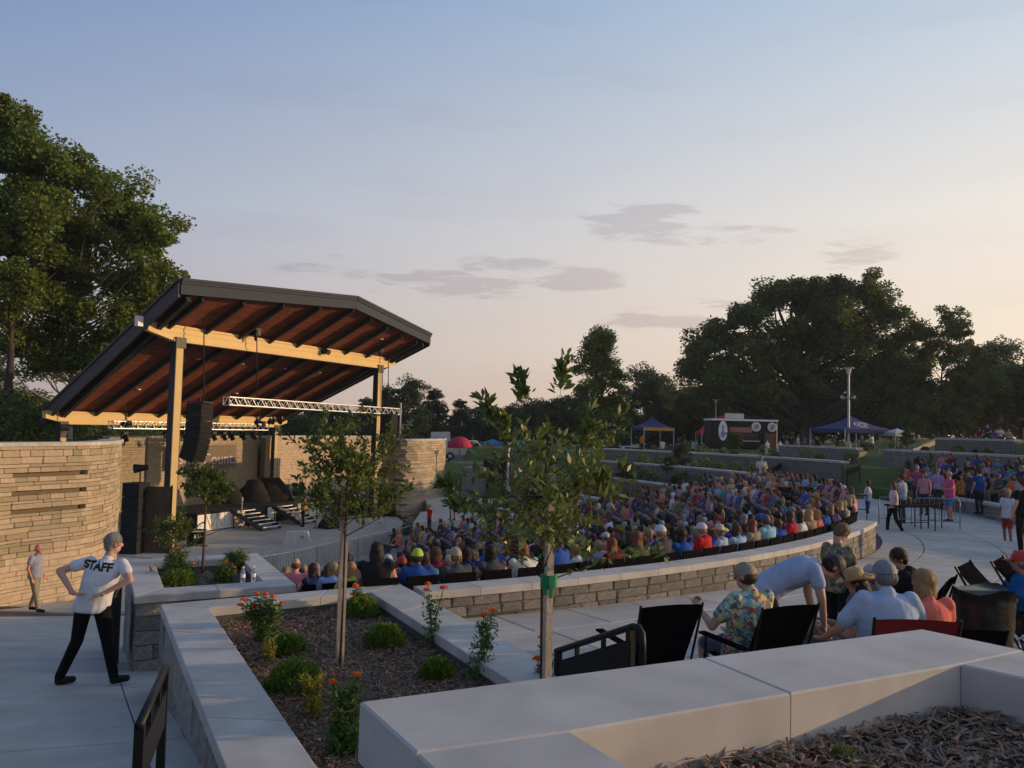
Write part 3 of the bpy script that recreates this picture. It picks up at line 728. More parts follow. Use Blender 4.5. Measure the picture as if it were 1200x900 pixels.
# front beam: yellow, ribbed, with tapered ends
def beam(u, v0, v1, zt, dep, th, taper, m, name):
    rt = None
    prof = [(0, 0), (1, 0)]
    mb = MB(); V = []
    A = [(v0, zt), (v1, zt), (v1, zt-dep*.55), (v1-taper, zt-dep), (v0+taper, zt-dep), (v0, zt-dep*.55)]
    for du in (-th/2, th/2): V += [W(u+du, v, z) for v, z in A]
    mb.add(V, [tuple(range(6)), tuple(range(11, 5, -1))]+[(i, (i+1) % 6+0 if False else (i+1) % 6, 6+(i+1) % 6, 6+i) for i in range(6)])
    o = mb.build(name, m, roof)
    return o
fb = beam(0, -bo, LC+bo, ZT-.02, DEP-.04, .28, 1.4, m_beam, 'front_beam')
for z0, h_, w_ in ((ZT-.06, .10, .36), (ZT-.32, .05, .32), (ZT-DEP+.07, .12, .36)):
    mb = MB(); a0, a1 = (-bo, LC+bo) if z0 > ZT-.4 else (-bo+1.3, LC+bo-1.3)
    mb.bar(W(0, a0-.01, z0), W(0, a1+.01, z0), w_, h_); mb.build('beam_flange', m_beam, roof)
beam(-7.5, -.7, LC+.7, soff(-7.5)-.02, .62, .26, 1.2, m_beam, 'rear_beam')
mb = MB(); mb.bar(W(-7.5, -.7, soff(-7.5)-.07), W(-7.5, LC+.7, soff(-7.5)-.07), .33, .1); mb.build('beam_flange', m_beam, roof)
# posts: dark web with warm painted outer face
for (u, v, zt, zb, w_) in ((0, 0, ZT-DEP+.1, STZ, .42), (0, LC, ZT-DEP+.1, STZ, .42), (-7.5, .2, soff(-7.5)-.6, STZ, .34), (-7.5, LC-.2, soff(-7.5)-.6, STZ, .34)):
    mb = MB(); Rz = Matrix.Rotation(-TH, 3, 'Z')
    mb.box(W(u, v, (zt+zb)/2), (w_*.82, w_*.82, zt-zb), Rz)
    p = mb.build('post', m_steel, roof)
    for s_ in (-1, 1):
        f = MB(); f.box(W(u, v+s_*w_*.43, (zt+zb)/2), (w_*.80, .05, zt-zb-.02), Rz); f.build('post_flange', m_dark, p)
    f = MB(); f.box(W(u, v, zb+.05), (w_*1.5, w_*1.5, .1), Rz); f.build('base_plate', m_dark, p)
    f = MB(); f.box(W(u, v, zt-.12), (w_*1.12, w_*1.25, .45), Rz); f.build('bracket', m_dark, p)
mb = MB(); mb.box(W(.1, -bo-.42, soff(.1)-.12), (.2, .25, .42), Matrix.Rotation(-TH, 3, 'Z')); o = mb.build('junction_box', m_white, None); tag(o, 'small white box fixed to the left roof edge beside the end of the yellow beam', 'junction box')
# recessed downlights and small hanging hardware in the soffit
for (u, v) in ((-2.2, 3.2), (-2.2, 6.0), (-2.2, 9.2), (-2.2, 12.0), (-5.2, 2.4), (1.6, 9.4), (1.6, 12.6), (-5, 8.5)):
    mb = MB(); mb.tube(roofpt(u, v, -.05), roofpt(u, v, .0), .11, n=12); tag(mb.build('downlight', m_white), 'small round downlight set in the cedar underside of the stage roof', 'light', 'downlights in the stage roof')

# ------------------------------------------------------------------ trusses, speakers, lights on the stage
def truss(a, b, h, label, nseg):
    rt = empty('lighting_truss', (0,0,0), label=label, cat='truss'); a, b = Vector(a), Vector(b); d = (b-a).normalized(); side = Vector((d.y, -d.x, 0)).normalized()
    for du, dz in ((-h/2, 0), (h/2, 0), (-h/2, h), (h/2, h)):
        mb = MB(); mb.tube(a+side*du+Vector((0,0,dz)), b+side*du+Vector((0,0,dz)), .032, n=6); mb.build('chord', m_alu, rt)
    for s_ in (-1, 1):
        mb = MB()
        for i in range(nseg):
            p = a.lerp(b, i/nseg)+side*(s_*h/2); q = a.lerp(b, (i+.5)/nseg)+side*(s_*h/2)+Vector((0,0,h)); r = a.lerp(b, (i+1)/nseg)+side*(s_*h/2)
            mb.tube(p, q, .018, n=5, cap=False); mb.tube(q, r, .018, n=5, cap=False)
        mb.build('lacing', m_alu, rt)
    for p in (a, b, a.lerp(b, 1/3), a.lerp(b, 2/3)):
        mb = MB()
        for s_ in (-1, 1): mb.tube(p+side*(s_*h/2), p+side*(s_*h/2)+Vector((0,0,h)), .024, n=5)
        mb.tube(p-side*h/2+Vector((0,0,h)), p+side*h/2+Vector((0,0,h)), .02, n=5); mb.tube(p-side*h/2, p+side*h/2, .02, n=5); mb.build('end_frame', m_alu, rt)
    return rt
def at_u(px, py, u):    # point of a sight line on the vertical plane parallel to the beams at depth u
    d = Vector(ray(px, py)); n = Vector((Nv[0], Nv[1], 0)); o = Vector(W(u, 0, 0)); return d*(o.dot(n)/d.dot(n))
tf0, tf1 = at_u(265, 474.5, .55), at_u(465, 486, .55)
truss(tf0, tf1, .36, 'long silver lighting truss hanging across the front of the stage', 24)
tb0, tb1 = at_u(130, 502, -5), at_u(312, 504, -5)
truss(tb0, tb1, .33, 'silver lighting truss hanging over the back of the stage', 22)
def hang(px, py0, py1, u, lab):
    a, b = at_u(px, py0, u), at_u(px, py1, u); mb = MB(); mb.tube(a, b, .025, n=5); o = mb.build('hoist_chain', m_blackm); tag(o, lab, 'chain', 'hoist chains under the roof')
    return a
hoist = empty('x', (0,0,0)); bpy.data.objects.remove(hoist)
def hoist_motor(px, py, u, lab, sc=1):
    p = at_u(px, py, u); rt = empty('chain_hoist', p, -TH, lab, 'hoist', scale=sc)
    mb = MB(); mb.box((0,0,0), (.42,.3,.34)); mb.tube((-.25,0,0), (.25,0,0), .13, n=10); mb.build('motor', m_black, rt)
    mb = MB(); mb.path([(0,0,.17), (.04,0,.26), (0,0,.33), (-.04,0,.26)], .018, 5); mb.build('hook', m_galv, rt)
    mb = MB(); mb.tube((.05,0,-.17), (.05,0,-.42), .09, .05, n=8); mb.build('chain_bag', m_blackm, rt)
for px, py0, py1, u in ((301, 368, 476, .55), (239, 370, 470, .8), (455, 405, 486, .55), (448, 436, 490, .8), (147, 474, 500, -5), (305, 480, 503, -5)):
    hang(px, py0, py1, u, 'thin chain from the stage roof down to the rigging')
for px, py, u in ((299, 389, .55), (444, 409, .55), (148, 497, -5), (306, 497, -5)): hoist_motor(px, py, u, 'black chain hoist motor on the rigging at '+{299: 'the middle of the yellow beam', 444: 'the right end of the yellow beam', 148: 'the left end of the rear truss', 306: 'the right end of the rear truss'}[px])
mb = MB(); p = at_u(379.5, 411, .2); mb.box((0,0,0), (.18,.3,.34)); mb.tube((.05,0,.0), (.35,0,-.1), .12, .15, n=10); tag(mk('flood_light', mb.mesh('flood_light', m_dark), None, p, -TH), 'dark floodlight bolted to the face of the yellow beam', 'floodlight')
# line arrays
def line_array(px0, px1, py0, py1, u, n, lab, curve):
    a = at_u(px0, py0, u); b = at_u(px1, py0, u); wd = (b-a).length; hgt = a.z-at_u(px0, py1, u).z; c = (a+b)/2
    rt = empty('line_array_speaker', (c.x, c.y, c.z), -TH+.35, lab, 'loudspeaker', 'hanging line arrays')
    h = hgt/n; y = 0; z = 0; tilt = 0
    mb = MB(); mb.box((0, 0, .06), (.7, wd*.8, .07)); mb.tube((.0,0,.09), (0,0,.3), .03, n=6); mb.build('rigging_frame', m_dark, rt)
    for i in range(n):
        tilt = curve*(i/n)**2; mb = MB(); Rm = Matrix.Rotation(tilt, 3, 'Y')
        mb.box((-y, 0, z-h/2), (.62, wd, h*.95), Rm); o = mb.build('cabinet', m_blackm, rt)
        g = MB(); g.box(Vector((-y, 0, z-h/2))+Rm @ Vector((.315, 0, 0)), (.02, wd*.92, h*.8), Rm); g.build('grille', m_black, o)
        z -= h*math.cos(tilt); y += h*math.sin(tilt)
    return rt
line_array(223, 246, 473, 541, 2.2, 10, 'tall black line array of speakers hanging at the left of the stage', .5)
line_array(447, 465, 487, 533, 1.6, 9, 'tall black line array of speakers hanging by the right post', .5)
# moving head lights under the rear truss
for k, px in enumerate((146, 196, 216, 250, 262, 271, 284, 297)):
    p = at_u(px, 506, -5); rt = empty('stage_light', p, -TH, 'black moving-head light hanging under the rear truss', 'stage light', 'moving-head lights on the rear truss')
    mb = MB(); mb.box((0,0,-.06), (.24,.24,.12)); mb.build('base', m_black, rt)
    mb = MB(); mb.box((0,-.15,-.22), (.1,.03,.26)); mb.box((0,.15,-.22), (.1,.03,.26)); mb.build('yoke', m_black, rt)
    mb = MB(); mb.tube((0,0,-.2), (.16,0,-.42), .1, .12, n=10); h = mb.build('head', m_black, rt); mb = MB(); mb.tube((.16,0,-.42), (.165,0,-.428), .1, n=10); mb.build('lens', m_glass, h)
for k, px in enumerate((303, 318, 322, 331, 392, 398)):
    p = at_u(px, 488, .55); rt = empty('par_light', p, -TH+math.pi, 'small lamp can hanging under the front truss', 'stage light', 'lamps on the front truss')
    mb = MB(); mb.tube((0,0,-.12), (.16,0,-.34), .09, .11, n=10); mb.build('can', m_black, rt); mb = MB(); mb.tube((0,0,0), (0,0,-.15), .02, n=5); mb.build('clamp', m_alu, rt)

# ------------------------------------------------------------------ stone walls behind the stage
def back_wall(pxs, u, top, lab, maxn=0, bandz=None):
    rt = empty('rear_stone_wall', (0,0,0), label=lab, cat='wall')
    P = []
    for px in pxs: q = at_u(px, 510, u if not callable(u) else u(px)); P.append((q.x, q.y))
    P = [tuple(p) for p in spline(P, 4)]
    tl = sum((Vector(b)-Vector(a)).length for a, b in zip(P, P[1:]))
    cap_run(rt, offs([Vector(p) for p in P], .5), offs([Vector(p) for p in P], -.04), top, .12)
    c = MB(); oc, of = offs([Vector(p) for p in P], .45), offs([Vector(p) for p in P], .14)
    for i in range(len(P)-1): c.prism([oc[i], of[i], of[i+1], oc[i+1]], -6, top-.125)
    c.build('core', m_mortar, rt)
    lay_courses(rt, P, bands_for(top-.12, STZ-.2, tl, rs=9, bandz=bandz), (.35, .9), maxn=maxn)
    return rt
back_wall([128, 150, 171], -7.4, -.93, 'sunlit stone wall panel just behind the left wall, top at roof beam height')
back_wall([174, 215, 262, 303], lambda p: -9.2+((p-238)/65)**2*.5, -.98, 'stone wall at the back of the stage behind the banner')
back_wall([314, 350, 400, 452], lambda p: -8.6+((p-383)/70)**2*.8, -.95, 'stone wall at the back right of the stage')
# hedge and grass bank seen through the gap are trees below
# banner with the lettering
def text_mesh(txt, size, extr=.004, bold=0):
    cu = bpy.data.curves.new('t', 'FONT'); cu.body = txt; cu.size = size; cu.extrude = extr; cu.offset = bold; cu.align_x = 'CENTER'; cu.resolution_u = 3
    o = bpy.data.objects.new('t', cu); COL.objects.link(o); dg = bpy.context.evaluated_depsgraph_get(); me = bpy.data.meshes.new_from_object(o.evaluated_get(dg)); bpy.data.objects.remove(o); bpy.data.curves.remove(cu); return me
m_ban = mat('banner_tan', (.20, .155, .12), .8, .1, 2); m_let = mat('banner_letters', (.55, .50, .62), .6, .05, 2)
p0, p1 = at_u(205, 520, -8.4), at_u(277, 521, -8.4); p2 = at_u(277, 547, -8.4)
bc = (p0+p1)/2; bw = (p1-p0).length; bh = p1.z-p2.z
ban = empty('stage_banner', (bc.x, bc.y, p1.z), -TH, 'tan banner with pale violet lettering on the back wall of the stage', 'banner')
mb = MB(); mb.box((0, 0, -bh/2), (.04, bw, bh)); mb.build('cloth', m_ban, ban)
for tx, px in (('sk', 216), ('Counts', 258)):
    me = text_mesh(tx, .92); me.materials.append(m_let); q = at_u(px, 543.5, -8.36); loc = Vector((q.x-bc.x, q.y-bc.y, q.z-p1.z)); loc.rotate(Euler((0,0,TH)))
    o = mk('lettering', me, ban, (.03, loc.y, loc.z), (math.pi/2, 0, math.pi/2)); 

# ------------------------------------------------------------------ riser, stairs and gear
def U(px, py, z):      # stage uv of a pixel on level z
    q = at(px, py, z); return uv(q[0], q[1])
riser = empty('band_riser', (0,0,0), label='low white-fronted riser platform across the back of the stage', cat='riser')
rz = STZ+.92; RU = -2.9
mb = MB(); mb.prism([W(-6.2, 4.2)[:2], W(RU, 4.2)[:2], W(RU, 13.2)[:2], W(-6.2, 13.2)[:2]], STZ+.02, rz-.08); mb.build('frame', m_blackm, riser)
mb = MB(); mb.prism([W(-6.25, 4.15)[:2], W(RU+.05, 4.15)[:2], W(RU+.05, 13.25)[:2], W(-6.25, 13.25)[:2]], rz-.08, rz); mb.build('deck', m_blackm, riser)
for (v0, v1) in ((4.2, 5.9), (5.93, 7.3), (9.0, 9.6), (11.4, 13.2)):
    mb = MB(); a, b = Vector(W(RU+.03, v0, 0)), Vector(W(RU+.03, v1, 0)); mb.bar(a+Vector((0,0,STZ+.47)), b+Vector((0,0,STZ+.47)), .03, .84); fr = mb.build('front_panel', m_white, riser)
    mb = MB(); x0 = Vector(W(RU+.06, v0+.5, 0)); x1 = Vector(W(RU+.06, v1-.1, 0)); n = max(2, int((v1-v0)/.45))
    for i in range(n):
        p, q = x0.lerp(x1, i/n), x0.lerp(x1, (i+1)/n); mb.bar(p+Vector((0,0,STZ+.1)), p+Vector((0,0,STZ+.85)), .02, .03); mb.bar(p+Vector((0,0,STZ+(.1 if i % 2 else .85))), q+Vector((0,0,STZ+(.85 if i % 2 else .1))), .02, .03)
    mb.build('brace', m_beam, fr)
def stairs(u0, u1, v0, v1, z0, z1, n, lab):
    rt = empty('portable_stairs', (0,0,0), label=lab, cat='stairs')
    for i in range(n):
        u = lerp(u0, u1, (i+.5)/n); z = lerp(z0, z1, (i+.5)/n)
        mb = MB(); mb.bar(W(u, v0+.05, z), W(u, v1-.05, z), abs(u1-u0)/n*1.02, .035); t = mb.build('tread', m_blackm, rt)
        mb = MB(); mb.bar(W(u+abs(u1-u0)/n*.5, v0+.05, z+.01), W(u+abs(u1-u0)/n*.5, v1-.05, z+.01), .05, .05); mb.build('nosing', m_white, t)
    for v in (v0, v1):
        mb = MB(); mb.bar(W(u0, v, z0-.06), W(u1, v, z1-.02), .05, .2); mb.build('stringer', m_dark, rt)
    mb = MB(); mb.bar(W(u0+.2, v0, z0-.1), W(u0+.2, v0, STZ), .05, .05); mb.bar(W(u0+.2, v1, z0-.1), W(u0+.2, v1, STZ), .05, .05); mb.build('support', m_dark, rt)
stairs(RU+.05, -.75, 6.35, 7.7, rz, STZ+.1, 6, 'black portable stairs with white step edges, left of the singer')
stairs(RU+.05, -.9, 9.3, 10.6, rz, STZ+.1, 6, 'black portable stairs with white step edges, right behind the singer')
def on_stage(px, py, z=STZ): q = at(px, py, z); return Vector((q[0], q[1], z))
def amp(p, rot, w_, h_, d_, lab, name='guitar_amplifier', logo=False):
    rt = empty(name, p, rot, lab, 'amplifier')
    mb = MB(); mb.box((0,0,h_/2+.06), (w_, d_, h_)); mb.build('cabinet', m_black, rt)
    mb = MB(); mb.box((0,-d_/2-.005,h_/2+.03), (w_*.9, .02, h_*.75)); g = mb.build('grille', m_fab, rt)
    mb = MB(); mb.box((0,-d_/2-.01,h_+.0), (w_*.9, .02, .06)); mb.build('control_strip', m_alu, rt)
    for x in (-w_/2, w_/2): e = MB(); e.box((x,0,h_/2+.06), (.03, d_*1.02, h_+.02)); e.build('trim', m_alu, rt)
    for x in (-.4, .4): c = MB(); c.tube((x*w_-.02,0,.04), (x*w_+.02,0,.04), .045, n=8); c.build('caster', m_black, rt)
    if logo:
        l_ = MB(); l_.ball((0,-d_/2-.02,h_*.62), (.11,.01,.09), 8, 6); l_.ball((-.06,-d_/2-.02,h_*.62+.07), (.04,.01,.05), 6, 5); l_.ball((.06,-d_/2-.02,h_*.62+.07), (.04,.01,.05), 6, 5); l_.build('emblem', m_white, g)
    return rt
amp(on_stage(229, 639), .5, .82, .62, .35, 'black amplifier with silver trim and white emblem at the front left of the stage', logo=True)
amp(on_stage(213, 634), .4, .6, .5, .35, 'smaller black amplifier behind the one with the white emblem')
def mic_stand(p, rot, h, lab, boom=True):
    rt = empty('microphone_stand', p, rot, lab, 'microphone stand')
    mb = MB(); mb.tube((0,0,0), (0,0,.03), .15, .14, 14); mb.build('base', m_black, rt)
    mb = MB(); mb.tube((0,0,.03), (0,0,h), .017, n=6); mb.build('pole', m_black, rt)
    if boom: mb = MB(); mb.tube((-.12,0,h-.05), (.5,0,h+.18), .014, n=6); mb.build('boom', m_black, rt)
    e = Vector((.5,0,h+.18)) if boom else Vector((0,0,h)); mb = MB(); mb.tube(e, e+Vector((.14,0,-.05)), .02, .028, 8); mb.ball(e+Vector((.15,0,-.055)), .035, 8, 6); mb.build('microphone', m_galv, rt)
mic_stand(on_stage(240, 640), .3, .45, 'short boom microphone stand in front of the amplifier with the white emblem')
mic_stand(on_stage(370, 619), 2.6, 1.3, 'straight microphone stand right of the singer', False)
mic_stand(on_stage(318, 606), 1.0, 1.35, 'boom microphone stand between the two sets of stairs')
# guitar on a stand
g = empty('electric_guitar', on_stage(283, 619), -.9, 'white electric guitar leaning on its stand in front of the riser', 'guitar')
def guitar(rt, white=True, z0=.28):
    prof = [(-.02,.0), (-.14,.02), (-.19,.12), (-.15,.22), (-.13,.28), (-.17,.36), (-.12,.42), (-.04,.38), (.04,.38), (.11,.44), (.17,.38), (.13,.28), (.15,.22), (.19,.12), (.14,.02), (.02,.0)]
    mb = MB(); n = len(prof); V = [(x, -.025, z+z0-.1) for x, z in prof]+[(x, .025, z+z0-.1) for x, z in prof]
    mb.add(V, [tuple(range(n)), tuple(range(2*n-1, n-1, -1))]+[(i, n+i, n+(i+1) % n, (i+1) % n) for i in range(n)]); mb.build('body', m_white if white else m_stake, rt)
    mb = MB(); mb.box((0,-.02,z0+.55), (.055,.03,.6)); mb.build('neck', m_stake, rt); mb = MB(); mb.box((.01,-.02,z0+.9), (.09,.025,.17)); mb.build('headstock', m_white if white else m_stake, rt)
    mb = MB(); mb.box((0,-.03,z0+.12), (.12,.012,.04)); mb.box((0,-.03,z0+.0), (.1,.012,.05)); mb.build('pickup', m_black, rt)
guitar(g); mb = MB(); mb.tube((-.2,-.15,.02), (0,.05,.5), .015, n=5); mb.tube((.2,-.15,.02), (0,.05,.5), .015, n=5); mb.tube((0,.3,.02), (0,.05,.5), .015, n=5); mb.build('stand', m_black, g)
g.scale = (1.25,)*3
# keyboard
kb = empty('keyboard', on_stage(392, 616), .25, 'electric keyboard on a black crossed stand right of the singer', 'keyboard')
mb = MB(); mb.box((0,0,.95), (1.35,.36,.1)); c = mb.build('case', m_black, kb); mb = MB(); mb.box((0,-.07,1.005), (1.2,.16,.02)); mb.build('keys', m_white, c)
for a, b in (((-.45,-.18,.02), (.45,-.18,.9)), ((.45,.18,.02), (-.45,.18,.9)), ((-.45,.18,.02), (.45,.18,.9)), ((.45,-.18,.02), (-.45,-.18,.9))): mb = MB(); mb.tube(a, b, .018, n=6); mb.build('leg', m_black, kb)
def wedge(p, rot, lab, s=1.0, name='floor_monitor'):
    rt = empty(name, p, rot, lab, 'monitor speaker', 'floor monitor speakers', scale=s)
    mb = MB(); P = [(-.32, .0), (.3, .0), (.3, .12), (.02, .42), (-.32, .2)]
    V = [(x, -.3, z) for x, z in P]+[(x, .3, z) for x, z in P]; mb.add(V, [tuple(range(5))[::-1], tuple(range(5, 10))]+[(i, (i+1) % 5, 5+(i+1) % 5, 5+i) for i in range(5)]); mb.build('cabinet', m_blackm, rt)
    mb = MB(); q = [(.29,-.27,.15), (.29,.27,.15), (.035,.27,.42), (.035,-.27,.42)]; mb.add([(a+.012, b, c+.012) for a, b, c in q], [(0,1,2,3)]); mb.build('grille', m_black, rt)
wedge(on_stage(385, 619), -2.2, 'black wedge monitor tipped up by the keyboard stand', 1.3)
# pale concrete seat blocks near the stage edge
for (px, py, r_, lab) in ((348, 636, .15, 'pale tapered concrete block on the stage edge, left one'), (438, 618.5, .3, 'pale tapered concrete block on the stage edge, right one')):
    p = on_stage(px, py); rt = empty('concrete_block', p, r_, lab, 'concrete block', 'tapered concrete blocks on the stage edge')
    V = [(-.62,-.3,0), (.62,-.3,0), (.62,.3,0), (-.62,.3,0), (-.46,-.18,.52), (.46,-.18,.52), (.46,.18,.52), (-.46,.18,.52)]
    mb = MB(); mb.add(V, [(3,2,1,0), (4,5,6,7), (0,1,5,4), (1,2,6,5), (2,3,7,6), (3,0,4,7)]); mb.build('body', m_cap, rt)
    mb = MB(); mb.tube((.25,-.25,.26), (.25,-.235,.262), .1, n=12); mb.build('vent_disc', m_galv, rt)
for px, py, lab in ((330, 661, 'black subwoofer on the pit floor behind the fence, leftmost'), (394, 650, 'black subwoofer on the pit floor, second from the left'), (441, 638, 'black subwoofer on the pit floor, third from the left'), (478, 627, 'black subwoofer on the pit floor by the fence bend')):
    q = at(px, py, PITZ); rt = empty('subwoofer', q, .5, lab, 'speaker', 'subwoofers in the pit')
    mb = MB(); mb.box((0,0,.3), (1.0,.5,.52)); mb.build('cabinet', m_blackm, rt); mb = MB(); mb.box((-.24,-.255,.3), (.4,.02,.42)); mb.box((.24,-.255,.3), (.4,.02,.42)); mb.build('grille', m_black, rt)
# drapes, black stack and scrim at the stage left side
q = on_stage(156, 648); st = empty('speaker_stack', q, -.1, 'tall black speaker stack standing between the left wall and the stage', 'speaker')
for k in range(5): mb = MB(); mb.box((0,0,.29+k*.57), (.72,.8,.55)); mb.build('cabinet', m_blackm, st)
q = on_stage(181, 648); st = empty('brown_scrim', q, -.05, 'brown mesh panel beside the black speaker stack', 'panel')
mb = MB(); mb.box((0,0,1.35), (1.15,.05,2.7)); mb.build('mesh', mat('brown_mesh', (.10, .065, .04), .9, .4, 3), st); mb = MB(); mb.box((-.6,0,1.38), (.06,.07,2.76)); mb.box((.6,0,1.38), (.06,.07,2.76)); mb.build('frame', m_blackm, st)
q = on_stage(152, 646); 
def lamp_on_stand(p, h, lab, ang=0):
    rt = empty('flood_lamp', p, ang, lab, 'lamp'); mb = MB(); mb.tube((0,0,0), (0,0,h), .03, n=6); mb.build('pole', m_black, rt); mb = MB(); mb.tube((-.25,0,h), (.3,0,h+.06), .2, .1, 10); mb.build('head', m_black, rt)
lamp_on_stand(q+Vector((0,.6,0)), 3.35, 'black lamp on a pole above the speaker stack', .2)
# black draped drums and cloth tent on the riser
m_drape = mat('black_drape', (.02, .018, .018), .9, .4, 2, .6, 6)
def drape(p, rot, w_, d_, h_, seed, lab):
    rr = random.Random(seed); n = 14; lv = 7; V = []
    for j in range(lv):
        t = j/(lv-1); s_ = (1-.5*t**2)*(1-.25*t)
        for i in range(n): a = 2*math.pi*i/n; k = s_*(1+.12*rr.uniform(-1, 1)); V.append((w_/2*math.cos(a)*k, d_/2*math.sin(a)*k, h_*t*(1+.04*rr.uniform(-1, 1))))
    Fc = [(j*n+i, j*n+(i+1) % n, (j+1)*n+(i+1) % n, (j+1)*n+i) for j in range(lv-1) for i in range(n)]+[tuple(range((lv-1)*n, lv*n))]
    mb = MB(); mb.add(V, Fc); o = mb.build('black_drape', m_drape, smooth=True); o.location = p; o.rotation_euler = (0,0,rot); tag(o, lab, 'drape')
for (px, py, w_, d_, h_, lab) in ((291, 589, 1.9, 1.2, 1.2, 'black cloth heaped over equipment on the riser behind the first stairs'), (312, 588, 2.6, 1.4, 1.3, 'brown-black cloth tent on the riser behind the stairs'), (262, 591, 1.6, 1.0, 1.0, 'low black cover over gear on the riser behind the small tree')):
    q = at(px, py, rz); drape((q[0], q[1]+.8, rz), .2, w_, d_, h_, px, lab)
# drum kit
dk = empty('drum_kit', Vector(at(345, 584, rz))+Vector((0,.8,0)), -TH, 'drum kit with cymbals on the riser behind the singer', 'drum kit')
mb = MB(); mb.tube((-.25,0,.3), (.2,0,.3), .28, n=16); mb.build('bass_drum', m_dark, dk)
for x, y, z, r in ((.0,-.3,.75,.17), (.0,.3,.75,.17), (-.3,.65,.5,.22), (-.4,-.6,.65,.17)): mb = MB(); mb.tube((x,y,z-.13), (x,y,z+.13), r, n=12); mb.build('drum', m_dark, dk)
for x, y, z in ((-.1,-.8,1.1), (-.1,.75,1.2), (-.5,-.9,.85)):
    mb = MB(); mb.tube((x,y,z), (x,y,z+.015), .24, .02, 14); c = mb.build('cymbal', m_beam, dk); mb = MB(); mb.tube((x,y,0), (x,y,z), .015, n=5); mb.build('stand', m_alu, c)
# right side gear
q = on_stage(441, 602); rt = empty('road_case', q, .5, 'silver-edged black road case with an orange box on top, right of the stage', 'case')
mb = MB(); mb.box((0,0,.45), (.9,.6,.8)); mb.build('body', m_blackm, rt)
for x in (-.45,.45):
    for y in (-.3,.3): mb = MB(); mb.box((x,y,.45), (.04,.04,.86)); mb.build('edge', m_alu, rt)
o = mk('orange_box', bevel_box('orange_box', mat('orange_case', (.75, .13, .02), .6, .1, 3), (.5,.4,.42), .02), None, q+Vector((0,0,1.07)), .5); tag(o, 'bright orange box standing on the road case beside the right post', 'box')
q = on_stage(413, 603); rt = empty('equipment_rack', q, .4, 'black mixing rack with silver frame by the technician in white', 'rack')
mb = MB(); mb.box((0,0,.5), (.8,.6,1.0)); mb.build('body', m_blackm, rt); mb = MB(); mb.box((0,-.1,1.08), (1.0,.5,.08), Matrix.Rotation(.2, 3, 'X')); mb.build('desk', m_alu, rt)
for px, py, w_, h_, lab in ((398, 604, .9, 1.2, 'black speaker cabinet on stage behind the planted tree'), (455, 604, .7, 1.3, 'black speaker cabinet at the foot of the rounded right wall')):
    q = on_stage(px, py); rt = empty('speaker_cabinet', q, .4, lab, 'speaker'); mb = MB(); mb.box((0,0,h_/2), (w_,.7,h_)); mb.build('cabinet', m_blackm, rt); mb = MB(); mb.box((0,-.36,h_/2), (w_*.9,.02,h_*.9)); mb.build('grille', m_black, rt)
cb = MB(); cb.path([on_stage(466, 606)+Vector((0,0,.03)), on_stage(478, 614)+Vector((0,0,.03)), on_stage(474, 622)+Vector((0,0,.03)), on_stage(455, 629)+Vector((0,0,.03))], .04, 6); tag(cb.build('stage_cable', m_black), 'thick black cable curving over the right front of the stage', 'cable')

# ------------------------------------------------------------------ fence round the pit
fpx = [(250, 659), (300, 654), (345, 646), (372, 640), (400, 633), (420, 630), (440, 625.5), (467, 620), (482, 616), (497, 612)]
FT = PITZ+1.12
FP = [Vector(at(x, y, FT)) for x, y in fpx]
for i in range(len(FP)-1):
    a, b = FP[i], FP[i+1]; rt = empty('pit_fence', (0,0,0), label=['silver railing panel round the pit, at the far left', 'silver railing panel in front of the left concrete block', 'silver railing panel left of the planted tree', 'silver railing panel behind the planted tree', 'silver railing panel right of the planted tree', 'silver railing panel by the third subwoofer', 'silver railing panel below the right concrete block', 'silver railing panel at the bend towards the landing', 'silver railing panel next to the landing'][i], cat='railing', group='railing panels round the pit')
    for z in (0, -.95): mb = MB(); mb.tube(a+Vector((0,0,z)), b+Vector((0,0,z)), .022, n=6); mb.build('rail', m_alu, rt)
    for p in (a, b): mb = MB(); mb.tube(p, Vector((p.x, p.y, PITZ)), .03, n=6); mb.build('post', m_alu, rt)
    n = max(2, int((b-a).length/.14))
    for k in range(1, n): p = a.lerp(b, k/n); mb = MB(); mb.tube(p, p-Vector((0,0,.95)), .009, n=4, cap=False); mb.build('baluster', m_galv, rt)
# landing block with its rising handrail
lz = -4.72
lq = [at(484, 613, lz), at(541, 609, lz)]; 
mb = MB(); A, B = Vector((*lq[0][:2],)), Vector((*lq[1][:2],)); mb.prism([tuple(A), tuple(B), tuple(B+Vector((.8, 5))), tuple(A+Vector((-.2, 5)))], PITZ-.5, lz); o = mb.build('raised_landing', m_conc, kind='structure')
rt = empty('handrail', (0,0,0), label='silver handrail rising from the pit fence up to the landing', cat='handrail')
a, b, c = Vector(at(497, 612, FT)), Vector(at(505, 605.5, FT+.35)), Vector(aty(512, 599, at(505, 605.5, FT+.35)[1]+2))
mb = MB(); mb.path([a, b, c], .03, 6); mb.build('rail', m_alu, rt); mb = MB(); mb.tube(b, b-Vector((0,0,1.3)), .028, n=6); mb.build('post', m_alu, rt)
for px0, py0, px1, py1 in ((538, 632, 566, 606),):
    rt = empty('handrail', (0,0,0), label='silver stair handrail at the far right end of the front rows', cat='handrail'); a = Vector(aty(px0, py0, 36)); b = Vector(aty(px1, py1, 39)); mb = MB(); mb.tube(a, b, .03, n=6); mb.build('rail', m_alu, rt)
    for p in (a, b): mb = MB(); mb.tube(p, p-Vector((0,0,.9)), .025, n=6); mb.build('post', m_alu, rt)

